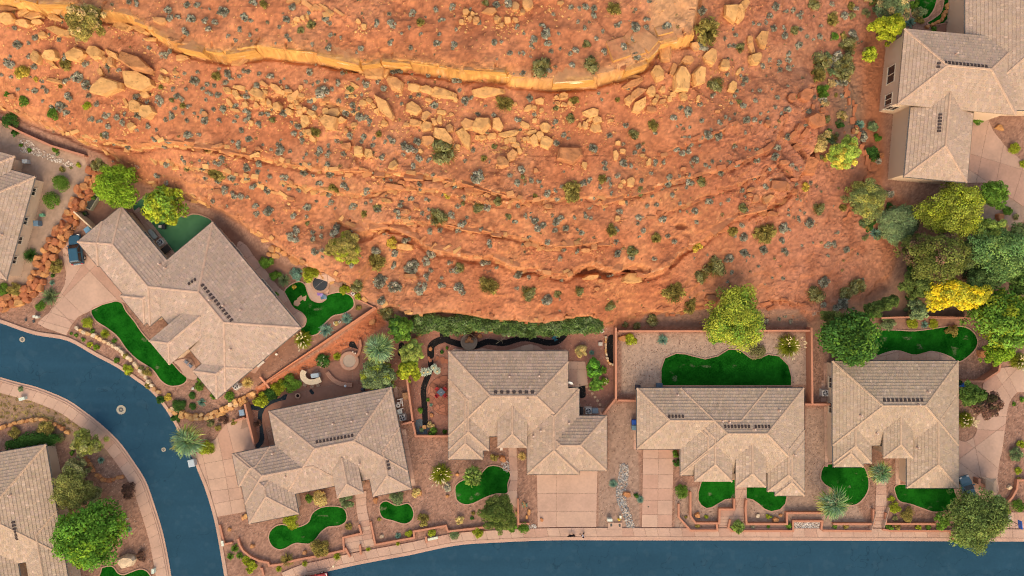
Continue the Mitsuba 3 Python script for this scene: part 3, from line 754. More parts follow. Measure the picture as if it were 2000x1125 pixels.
wall([(508, 736), (526, 758)], 0.8, 'stub of pink wall by the lower roof corner')
wall([(1721, 621), (1800, 620), (1896, 621)], 1.6, 'pink wall behind the shaded rear lawn')
wall([(1956, 694), (1951, 725), (1921, 745), (1872, 745)], 1.7, 'angled pink wall between mulch corner and stamped driveway')
wall([(142, 413), (181, 447)], 1.7, 'pale cream fence panel between rock wall and big gabled roof', w=0.14, col=(0.60, 0.50, 0.36))
FR = 'low pink front retaining walls'
wall([(465, 1052), (468, 1064), (475, 1076), (490, 1088), (505, 1095), (524, 1099), (526, 1105), (550, 1102), (577, 1094), (640, 1082), (672, 1075), (670, 1050), (706, 1042), (701, 1025)], 0.5, 'stepped pink retaining wall round the peanut shaped lawn')
wall([(724, 1019), (733, 1064), (809, 1050), (808, 1038), (871, 1027), (875, 1038), (953, 1029)], 0.5, 'long stepped pink retaining wall below the small oval lawn')
wall([(674, 1070), (684, 1088)], 0.6, 'short left cheek wall of the lower steps')
wall([(703, 1065), (705, 1083)], 0.6, 'short right cheek wall of the lower steps')
wall([(429, 1025), (438, 1063), (454, 1060)], 0.4, 'low corner wall by the street bend')
wall([(508, 1110), (512, 1111), (515, 1124)], 0.4, 'small return wall at the street corner')
wall([(1011.5, 974), (1012.5, 1023.5), (1034, 1023)], 0.5, 'low pink wall beside the big dark tree')
wall([(832, 1048), (833, 1060)], 0.4, 'tiny return wall on the sidewalk')
wall([(1325.5, 984), (1325.5, 1010), (1348.5, 1036), (1401, 1036), (1400, 1023.5)], 0.45, 'lower angled pink planter wall left of the steps')
wall([(1348.5, 961), (1348.5, 1008), (1358.6, 1022), (1404.6, 1022), (1405.4, 995), (1434, 995), (1434, 974)], 0.7, 'upper angled pink planter wall left of the steps')
wall([(1458, 976), (1456, 993), (1458, 1023.5), (1537, 1023.5), (1537, 1002), (1609, 1002)], 0.7, 'stepped pink planter wall right of the steps')
wall([(1426, 1015), (1422.4, 1030), (1429, 1037), (1549, 1037), (1549, 1018), (1606, 1018), (1604, 1035)], 0.45, 'lower pink planter wall round the pebble bed')
wall([(1606, 1036), (1628, 1036.5), (1702, 1037)], 0.35, 'long low pink wall along the sidewalk left of the stairs')
wall([(1627.5, 1023.5), (1706, 1023.5), (1706, 995)], 0.6, 'pink planter wall below the round lawn palm')
wall([(1731, 1002), (1730, 1023), (1830, 1023.5)], 0.6, 'pink planter wall under the three round shrubs')
wall([(1723.5, 1034), (1740, 1037), (1855, 1037), (1861, 1054)], 0.35, 'low pink wall right of the stairs by the sidewalk')
wall([(1961, 988), (1977, 972), (1986, 955), (1988, 938), (2010, 938)], 0.6, 'curved pink wall at the right edge drive')
wall([(1712, 1000), (1703, 1036)], 0.9, 'left thin stair handrail of the straight stairs', w=0.05, name='handrail', col=(0.55, 0.42, 0.33), coping=False)
wall([(1738, 992), (1727, 1032)], 0.9, 'right thin stair handrail of the straight stairs', w=0.05, name='handrail', col=(0.55, 0.42, 0.33), coping=False)
# ---------------------------------------------------------------- houses: hipped tile roofs over stucco walls
STUCCO = (0.62, 0.50, 0.385)
ROWS, TILEW = 0.45, 0.345
HOUSES = {}


def halfplane(a, b, c, big=200.0):
    """The region a x + b y + c > 0."""
    n = math.hypot(a, b)
    d = np.array([a, b]) / n
    o = -c / n * d
    t = np.array([-d[1], d[0]])
    return Polygon([tuple(o + t * big), tuple(o - t * big), tuple(o - t * big + d * big), tuple(o + t * big + d * big)])


def house(name, label, O, deg, z0, eave, wings, cuts=(), pitch=0.37, tint=(0.445, 0.355, 0.29), seed=0, vents=(), pipes=(), inset=0.5):
    key = new_key(name)
    r = np.random.default_rng(seed + 100)
    ze = z0 + eave
    k = (EYE - ze) / EYE / PXM
    org, th = W(*O, ze), math.radians(deg)
    R = np.array([[math.cos(th), -math.sin(th)], [math.sin(th), math.cos(th)]])
    to_world = lambda q: np.asarray(q, float) @ R.T + org
    ws = []
    for w in wings:
        u0, v0, u1, v1 = w[:4]
        ws.append((u0 * k, -v1 * k, u1 * k, -v0 * k, w[4] if len(w) > 4 else 0.0))
    cutp = unary_union([sbox(c[0] * k, -c[3] * k, c[2] * k, -c[1] * k) for c in cuts]) if cuts else Polygon()

    def faces_of(w):
        x0, y0, x1, y1, dz = w
        h = min(x1 - x0, y1 - y0) / 2
        if x1 - x0 >= y1 - y0:
            ra, rb = (x0 + h, (y0 + y1) / 2), (x1 - h, (y0 + y1) / 2)
            pol = [[(x0, y0), (x1, y0), rb, ra], [(x1, y0), (x1, y1), rb], [(x1, y1), (x0, y1), ra, rb], [(x0, y1), (x0, y0), ra]]
        else:
            ra, rb = ((x0 + x1) / 2, y0 + h), ((x0 + x1) / 2, y1 - h)
            pol = [[(x0, y0), (x1, y0), ra], [(x1, y0), (x1, y1), rb, ra], [(x1, y1), (x0, y1), rb], [(x0, y1), (x0, y0), ra, rb]]
        pl = [(0, pitch, dz - pitch * y0), (-pitch, 0, dz + pitch * x1), (0, -pitch, dz + pitch * y1), (pitch, 0, dz - pitch * x0)]
        lines = [(ra, rb)] + [((x0, y0), ra), ((x0, y1), ra if x1 - x0 >= y1 - y0 else rb), ((x1, y0), rb if x1 - x0 >= y1 - y0 else ra), ((x1, y1), rb)]
        return [Polygon(p).buffer(0) for p in pol], pl, lines

    def wing_z(w, x, y):
        x0, y0, x1, y1, dz = w
        d = np.minimum(np.minimum(x - x0, x1 - x), np.minimum(y - y0, y1 - y))
        return np.where(d >= -1e-6, dz + pitch * d, -9.0)

    def env(x, y):
        return np.max([wing_z(w, np.asarray(x, float), np.asarray(y, float)) for w in ws], axis=0)

    allf = [faces_of(w) for w in ws]
    visible = []
    for i, (pol, pl, _) in enumerate(allf):
        for p, (a, b, c) in zip(pol, pl):
            vis = p.difference(cutp)
            for j, (pol2, pl2, _) in enumerate(allf):
                if j == i:
                    continue
                for p2, (a2, b2, c2) in zip(pol2, pl2):
                    if not vis.intersects(p2):
                        continue
                    da, db, dc = a2 - a, b2 - b, c2 - c
                    if abs(da) + abs(db) < 1e-9:
                        if dc > 1e-6 or (abs(dc) <= 1e-6 and j < i):
                            vis = vis.difference(p2)
                    else:
                        vis = vis.difference(p2.intersection(halfplane(da, db, dc)))
            for g in parts_of(vis):
                if g.area > 0.03:
                    visible.append((g, a, b, c, ws[i][4]))
    # walls
    foot0 = unary_union([sbox(*w[:4]) for w in ws]).difference(cutp)
    wb = MB()
    wall_pg = foot0.buffer(-inset, join_style=2)

    def flat(pg, z, bmb, col):
        for g in parts_of(pg):
            v2, f2 = triangulate_polygon(g, engine='earcut')
            bmb.add(np.column_stack([to_world(v2), np.full(len(v2), z)]), f2, col)

    def skirt(pg, za, zb, bmb, col):
        for g in parts_of(pg):
            for ring in [g.exterior] + list(g.interiors):
                q = to_world(np.array(ring.coords)[:, :2])
                m = len(q)
                i = np.arange(m - 1)
                bmb.add(np.vstack([np.column_stack([q, np.full(m, zb)]), np.column_stack([q, np.full(m, za)])]), np.vstack([np.stack([i, i + 1, i + m + 1], 1), np.stack([i, i + m + 1, i + m], 1)]), col)

    skirt(wall_pg, z0 - 1.2, ze - 0.1, wb, STUCCO)
    for w in ws:
        if w[4] > 0:
            skirt(sbox(*w[:4]).buffer(-0.3, join_style=2), ze - 0.1, ze + w[4] - 0.05, wb, STUCCO)
    wb.put(f'{key}__wall', 'matte')
    # deck, fascia, soffit
    deck = MB()
    for g, a, b, c, dz in visible:
        v2, f2 = triangulate_polygon(g, engine='earcut')
        z = a * v2[:, 0] + b * v2[:, 1] + c + ze - 0.025
        deck.add(np.column_stack([to_world(v2), z]), f2, (0.13, 0.105, 0.09))
    low = unary_union([sbox(*w[:4]) for w in ws if w[4] <= 0]).difference(cutp)
    skirt(low, ze - 0.22, ze + 0.0, deck, (0.30, 0.24, 0.19))
    flat(low, ze - 0.2, deck, (0.36, 0.28, 0.21))
    for w in ws:
        if w[4] > 0:
            skirt(sbox(*w[:4]), ze + w[4] - 0.22, ze + w[4], deck, (0.30, 0.24, 0.19))
            flat(sbox(*w[:4]), ze + w[4] - 0.2, deck, (0.36, 0.28, 0.21))
    deck.put(f'{key}__roof', 'matte')
    gut = MB()
    ring = low.buffer(0.10, join_style=2).difference(low.buffer(0.01, join_style=2))
    skirt(ring, ze - 0.12, ze - 0.015, gut, (0.30, 0.30, 0.30))
    flat(ring, ze - 0.1, gut, (0.22, 0.22, 0.22))
    gut.put(f'{key}__gutter', 'matte')
    # tiles
    tv, tf, tc, n = [], [], [], 0
    tint = np.array(tint) * r.uniform(.94, 1.05) * np.array([1, r.uniform(.985, 1.015), r.uniform(.97, 1.05)])
    for g, a, b, c, dz in visible:
        up = np.array([a, b]) / pitch
        al = np.array([-up[1], up[0]])
        off = (c - dz) / pitch
        co = np.array(g.exterior.coords)[:, :2]
        vv, uu = co @ up + off, co @ al
        shapely.prepare(g)
        for row in range(int(math.floor(vv.min() / ROWS)), int(math.ceil(vv.max() / ROWS))):
            v0 = row * ROWS
            st = (row % 2) * 0.5 * TILEW
            for col in range(int((uu.min() - st) // TILEW) - 1, int((uu.max() - st) // TILEW) + 2):
                u0 = col * TILEW + st
                quad = np.array([[u0 + 0.004, v0], [u0 + TILEW - 0.004, v0], [u0 + TILEW - 0.004, v0 + ROWS], [u0 + 0.004, v0 + ROWS]])
                xy = quad[:, :1] * al + (quad[:, 1:] - off) * up
                ctr = xy.mean(0)
                t = shapely.Polygon(xy)
                if g.contains(t):
                    ps, full = [xy], True
                elif g.intersects(t):
                    ps, full = [np.array(q.exterior.coords)[:-1, :2] for q in parts_of(g.intersection(t)) if q.area > 0.004], False
                else:
                    continue
                br = r.normal(1, 0.055)
                cc = tint * br * np.array([1 + r.normal(0, .018), 1, 1 + r.normal(0, .03)])
                wx = to_world(ctr)
                cc = cc * (.90 + .2 * float(meshkit.fbm(np.array([wx[0] * .5, wx[1] * .5, seed * 9.0]), 3, 5)))
                if r.random() < 0.06:
                    cc = cc * 1.16
                j1, j2 = r.normal(0, 0.004), r.normal(0, 0.004)
                for q in ps:
                    va, ua = q @ up + off - v0, q @ al - u0
                    z = a * q[:, 0] + b * q[:, 1] + c + ze + 0.066 * (1 - va / ROWS) + j1 * (ua / TILEW) + j2
                    m = len(q)
                    top = np.column_stack([to_world(q), z])
                    if m == 3 or m == 4 and full:
                        f = [[0, 1, 2]] + ([[0, 2, 3]] if m == 4 else [])
                    else:
                        f = [[0, i, i + 1] for i in range(1, m - 1)]
                    vs = [top]
                    e = [i for i in range(m) if va[i] < 0.01 and va[(i + 1) % m] < 0.01]
                    if e:
                        i0, i1 = e[0], (e[0] + 1) % m
                        lowv = top[[i0, i1]] - [0, 0, 0.07]
                        vs.append(lowv)
                        f += [[m, m + 1, i1], [m, i1, i0]]
                    vs = np.vstack(vs)
                    tv.append(vs)
                    tf.append(np.array(f) + n)
                    tc.append(np.repeat(cc[None], len(vs), 0))
                    n += len(vs)
    b_ = MB()
    b_.add(np.vstack(tv), np.vstack(tf), np.clip(np.vstack(tc), 0.02, 0.8)).put(f'{key}__roof__tile', 'matte')
    say(f'{key}__roof__tile', kind='stuff')
    # ridge and hip caps
    cap = MB()
    for (pol, pl, lines), w in zip(allf, ws):
        for p, q in lines:
            p, q = np.array(p), np.array(q)
            L = np.linalg.norm(q - p)
            if L < 0.4:
                continue
            d = (q - p) / L
            zp = float(wing_z(w, p[0], p[1]))
            zq = float(wing_z(w, q[0], q[1]))
            m = int(L / 0.42)
            for i in range(m):
                s = (i + 0.5) / m
                c_ = p + (q - p) * s
                if float(env(*c_)) > zp + (zq - zp) * s + 0.015 or cutp.contains(Point(c_)):
                    continue
                sl = (zq - zp) / L
                prof = [(-0.17, -0.045), (-0.10, 0.07), (0.10, 0.07), (0.17, -0.045)]
                nrm = np.array([-d[1], d[0]])
                V_ = []
                for e, lift in ((-0.23, 0.055), (0.23, 0.025)):
                    for a_, h_ in prof:
                        xy = c_ + d * e + nrm * a_
                        V_.append([*to_world(xy), zp + (zq - zp) * s + sl * e + h_ + lift + ze])
                V_ = np.array(V_)
                cap.add(V_, np.array([[0, 1, 5, 4], [1, 2, 6, 5], [2, 3, 7, 6], [0, 3, 2, 1], [4, 5, 6, 7]]), np.clip(tint * r.normal(1.12, 0.06) * np.array([1.06, 1, 0.95]), 0, 1))
    cap.put(f'{key}__roof__ridge_cap', 'matte')
    say(f'{key}__roof__ridge_cap', kind='stuff')

    # vents and pipes
    def on_roof(px, py):
        z = ze + 1
        for _ in range(5):
            q = (W(px, py, z) - org) @ R
            z = ze + max(float(env(q[0], q[1])), 0.0)
        best = max(range(len(ws)), key=lambda i: float(wing_z(ws[i], q[0], q[1])))
        for p_, (a, b, c) in zip(*allf[best][:2]):
            if p_.distance(Point(q)) < 0.01:
                return q, z, a, b
        return q, z, 0.0, 0.0

    nv = 0
    for (p0, p1, m) in vents:
        for i in range(m):
            s = i / max(m - 1, 1)
            q, z, a, b = on_roof(p0[0] + (p1[0] - p0[0]) * s, p0[1] + (p1[1] - p0[1]) * s)
            up = np.array([a, b]) / max(math.hypot(a, b), 1e-6)
            if math.hypot(a, b) < 1e-6:
                up = np.array([0, 1.0])
            al = np.array([-up[1], up[0]])
            wv = min(0.25, 0.31 * (math.hypot(p1[0] - p0[0], p1[1] - p0[1]) * k / max(m - 1, 1))) if m > 1 else 0.25
            mb = MB()
            V_ = []
            for h_, f_ in ((-0.02, 1.0), (0.13, 0.86)):
                for su, sv in ((-1, -1), (1, -1), (1, 1), (-1, 1)):
                    xy = q + al * su * wv * f_ + up * sv * 0.23 * f_
                    V_.append([*to_world(xy), z + a * (xy - q)[0] + b * (xy - q)[1] + h_ + 0.02])
            mb.add(np.array(V_), np.array([[4, 5, 6, 7], [0, 1, 5, 4], [1, 2, 6, 5], [2, 3, 7, 6], [3, 0, 4, 7]]), (0.085, 0.068, 0.068))
            mb.put(f'{key}__roof__vent' + (f'_{nv:03d}' if nv else ''), 'matte')
            nv += 1
    for i, (px, py) in enumerate(pipes):
        q, z, a, b = on_roof(px, py)
        w_ = to_world(q)
        mb = MB()
        mb.cyl([*w_, z - 0.02], [*w_, z + 0.12], 0.22, 0.13, (0.42, 0.30, 0.25), 10)
        mb.cyl([*w_, z + 0.1], [*w_, z + 0.62], 0.085, 0.085, (0.60, 0.46, 0.40), 10)
        mb.cyl([*w_, z + 0.58], [*w_, z + 0.66], 0.13, 0.13, (0.62, 0.50, 0.44), 10)
        mb.put(f'{key}__roof__pipe' + (f'_{i:03d}' if i else ''), 'matte')
    say(key, label, 'house', kind='thing')
    H = dict(key=key, R=R, org=org, k=k, z0=z0, ze=ze, th=th, to_world=to_world, wall=wall_pg, env=env, nwin=0, foot=foot0)
    HOUSES[key] = H
    return H


def opening(H, u, v, out, width, z_lo, z_hi, kind='window', panes=2):
    """A framed window or a garage door on the wall nearest to the local survey point (u, v); out is the outward direction (x, y)."""
    out = np.array(out, float)
    p = np.array([u * H['k'], -v * H['k']])
    ray = LineString([tuple(p - out * 4), tuple(p + out * 4)])
    hit = ray.intersection(H['wall'].boundary)
    pts = [np.array(g.coords[0]) for g in getattr(hit, 'geoms', [hit]) if not g.is_empty]
    if not pts:
        return
    p = min(pts, key=lambda q: np.linalg.norm(q - p))
    al = np.array([-out[1], out[0]])
    nm = kind
    n = H.get('n_' + kind, 0)
    H['n_' + kind] = n + 1
    key = f"{H['key']}__{nm}" + (f'_{n:03d}' if n else '')

    def slab(cx, w, za, zb, d0, d1, col, mb):
        V_ = []
        for z in (za, zb):
            for s, d in ((-1, d0), (1, d0), (1, d1), (-1, d1)):
                V_.append([*H['to_world'](p + al * (cx + s * w / 2) + out * d), z])
        mb.add(np.array(V_), np.array([[0, 3, 2, 1], [4, 5, 6, 7], [0, 1, 5, 4], [1, 2, 6, 5], [2, 3, 7, 6], [3, 0, 4, 7]]), col)

    if kind == 'window':
        fr = MB()
        slab(0, width + 0.16, z_hi, z_hi + 0.09, -0.02, 0.10, (0.66, 0.60, 0.50), fr)
        slab(0, width + 0.24, z_lo - 0.1, z_lo, -0.02, 0.14, (0.66, 0.60, 0.50), fr)
        for i in range(panes + 1):
            slab(-width / 2 + width * i / panes, 0.08, z_lo, z_hi, -0.02, 0.09, (0.66, 0.60, 0.50), fr)
        fr.put(key, 'matte')
        for i in range(panes):
            gl = MB()
            slab(-width / 2 + width * (i + 0.5) / panes, width / panes - 0.09, z_lo + 0.005, z_hi - 0.005, 0.0, 0.035, (0.02, 0.025, 0.03), gl)
            gl.put(f'{key}__pane' + (f'_{i:03d}' if i else ''), 'dark_glass')
    else:
        m = 4
        for i in range(m):
            dr_ = MB()
            slab(0, width, z_lo + (z_hi - z_lo) * i / m + 0.01, z_lo + (z_hi - z_lo) * (i + 1) / m - 0.01, -0.02, 0.04, (0.44, 0.34, 0.26), dr_)
            dr_.put(key if i == 0 else f'{key}__panel' + (f'_{i - 1:03d}' if i > 1 else ''), 'satin')


hA = house('house', 'large house turned at an angle, its roof wrapping round the putting green', (154.7, 471.7), 40, 2.2, 3.0,
           [(30, 138, 224, 408), (0, 0, 108, 215), (-3, -2, 60, 60), (-7, 133, 80, 206), (-14, 240, 150, 301, 1.05), (8, 337, 100, 408)], seed=1,
           vents=[((369.5, 554), (381, 546), 3), ((396, 557), (452, 625), 12)], pipes=[(313, 516), (324, 523), (411, 586), (437.4, 597), (471, 605), (451, 682)])
hB = house('house', 'house on the street corner with terracotta back patio and cream bar counter', (524.8, 803.2), 11.2, 0.1, 3.0,
           [(0, 0, 244, 168), (-80, 68, 120, 168), (-86, 68, -10, 133), (-80, 90, 19, 208), (102, 70, 154, 190, 0.9), (168, 80, 244, 203)], seed=2,
           vents=[((619, 863), (688, 850.5), 11), ((757.6, 901), (760, 915), 3)], pipes=[(651, 827), (688, 822), (718, 807), (534, 885), (558, 930), (703, 905)])
hC = house('house', 'house between the black gravel stream and the wide three bay driveway', (0, 0), 0, 0.1, 3.0,
           [(876, 686, 1129, 852), (876, 740, 955, 880), (876, 745, 943, 897), (972, 740, 1029, 871.5, 1.0), (1030, 760, 1131, 926), (1040, 812, 1185, 919)], cuts=[(1109, 670, 1140, 757)], seed=3,
           vents=[((968, 765.6), (1040, 765.6), 7)], pipes=[(1053, 734), (995, 735), (1030.5, 779), (1111, 826), (1056, 841), (1042, 851)])
hD = house('house', 'long house below the wide rear lawn with its narrow driveway on the left', (0, 0), 0, 0.1, 3.0,
           [(1244, 758, 1500, 877), (1329, 758, 1570, 924), (1329, 800, 1427, 928), (1354, 815, 1427, 938, 0.72), (1433, 830, 1491, 948, 0.95), (1499, 840, 1571, 960), (1514, 860, 1571, 968)], seed=4,
           vents=[((1307, 813), (1333.5, 813), 5), ((1416.4, 833), (1462.6, 833), 8), ((1476, 833), (1502, 833), 5)], pipes=[(1323, 771), (1410, 822), (1423.5, 824), (1473, 838), (1521, 801), (1551, 888)])
hE = house('house', 'house with the shaded rear lawn and two front lawns beside the stamped side driveway', (0, 0), 0, 0.1, 3.0,
           [(1626, 705, 1872, 870), (1627, 760, 1702, 905), (1628, 780, 1686, 912), (1719, 780, 1776, 892, 0.9), (1771, 770, 1872, 953)], seed=5,
           vents=[((1727, 781), (1800, 781), 10)], pipes=[(1680, 811), (1811.6, 765), (1793, 790), (1711, 846), (1791, 874)])
hF = house('house', 'tall two storey house beside the natural wash with cream walls showing under its eaves', (1766, 57), -5.2, 1.2, 5.9,
           [(-6, 4, 224, 151, 0.9), (26, 60, 149, 287)], seed=6, vents=[((1847, 121.6), (1925.8, 129.7), 12), ((1833, 124), (1832, 131), 2), ((1836, 224), (1833.6, 256), 6)], pipes=[(1866, 106)])
hF2 = house('house_wing', 'big ridged wing of the two storey house running up out of the picture', (0, 0), 0, 1.2, 5.9,
            [(1885, -120, 2072, 215), (1918, 160, 1974, 217, 0.1)], seed=7, pipes=[(1924.7, 168)])
hG = house('house', 'house at the bottom left behind the bright green tree', (89.6, 868), 9.5, 1.0, 3.0,
           [(-176, 0, 0, 220), (-76, 130, 0, 340), (-200, 150, -92, 340)], seed=8, vents=[((26.7, 1020), (33, 1052), 6)], pipes=[(21, 966)])
hH = house('house', 'pale walled house at the left edge above the orange rock wall', (69, 345), -15.6, 4.2, 3.0,
           [(-230, 0, 0, 210), (-260, -28, -48, 120, 0.1)], seed=9, pipes=[(4, 458)])
for H, u, v, o, w, za, zb, kd in [
        (hC, 1108, 926, (0, -1), 7.6, 0.1, 2.5, 'garage_door'), (hC, 1160, 919, (0, -1), 2.6, 0.1, 2.5, 'garage_door'), (hC, 910, 897, (0, -1), 2.2, 1.0, 2.5, 'window'), (hC, 1000, 686, (0, 1), 3.4, 0.4, 2.5, 'window'), (hC, 930, 686, (0, 1), 2.0, 1.0, 2.5, 'window'),
        (hD, 1286, 877, (0, -1), 4.8, 0.1, 2.5, 'garage_door'), (hD, 1390, 938, (0, -1), 2.2, 1.0, 2.5, 'window'), (hD, 1543, 968, (0, -1), 2.2, 1.0, 2.5, 'window'), (hD, 1420, 758, (0, 1), 3.6, 0.4, 2.5, 'window'), (hD, 1500, 758, (0, 1), 2.2, 1.0, 2.5, 'window'), (hD, 1300, 758, (0, 1), 2.2, 1.0, 2.5, 'window'),
        (hE, 1657, 912, (0, -1), 2.2, 1.0, 2.5, 'window'), (hE, 1822, 953, (0, -1), 2.2, 1.0, 2.5, 'window'), (hE, 1750, 705, (0, 1), 3.4, 0.4, 2.5, 'window'), (hE, 1873, 900, (1, 0), 4.8, 0.1, 2.5, 'garage_door'), (hE, 1626, 750, (-1, 0), 1.6, 1.0, 2.4, 'window'), (hE, 1626, 800, (-1, 0), 1.6, 1.0, 2.4, 'window'),
        (hB, -80, 185, (-1, 0), 2.6, 0.1, 2.5, 'garage_door'), (hB, -80, 120, (-1, 0), 4.6, 0.1, 2.5, 'garage_door'), (hB, 206, 203, (0, -1), 2.0, 1.0, 2.5, 'window'), (hB, 120, 0, (0, 1), 4.0, 0.3, 2.5, 'window'), (hB, 60, 0, (0, 1), 2.0, 1.0, 2.5, 'window'),
        (hA, 0, 100, (-1, 0), 5.0, 2.3, 4.7, 'garage_door'), (hA, 0, 30, (-1, 0), 2.6, 2.3, 4.7, 'garage_door'), (hA, 224, 200, (1, 0), 2.6, 2.6, 4.7, 'window'), (hA, 224, 300, (1, 0), 3.4, 2.6, 4.7, 'window'), (hA, 224, 370, (1, 0), 2.0, 3.2, 4.7, 'window'), (hA, 108, 70, (1, 0), 2.0, 3.2, 4.7, 'window'),
        (hF, 0, 78, (-1, 0), 2.6, 3.6, 5.5, 'window'), (hF, 0, 128, (-1, 0), 1.6, 3.6, 5.4, 'window'), (hF, 8, 148, (0, -1), 1.5, 3.6, 5.4, 'window'),
        (hF, 75, 0, (0, 1), 2.4, 3.6, 5.4, 'window'), (hF2, 1990, 215, (0, -1), 2.4, 3.0, 4.8, 'window'),
        (hH, 0, 30, (1, 0), 1.1, 5.7, 6.5, 'window'), (hH, 0, 90, (1, 0), 1.1, 5.7, 6.5, 'window'), (hH, 0, 130, (1, 0), 1.1, 5.7, 6.5, 'window'), (hH, 0, 170, (1, 0), 1.1, 5.7, 6.5, 'window')]:
    opening(H, u, v, o, w, za, zb, kd, 3 if w > 3 else 2)
# ---------------------------------------------------------------- boulders
T1 = (0, 100, 3.75); T2 = (300, 130, 3.75); T3 = (600, 130, 3.75); T4 = (900, 130, 3.75); T5 = (1200, 130, 3.75); T6 = (1480, 130, 3.75)
Q1 = (0, 0, 2.812); Q2 = (500, 0, 2.812); Q3 = (1000, 0, 2.812); Q4 = (1500, 0, 2.812)
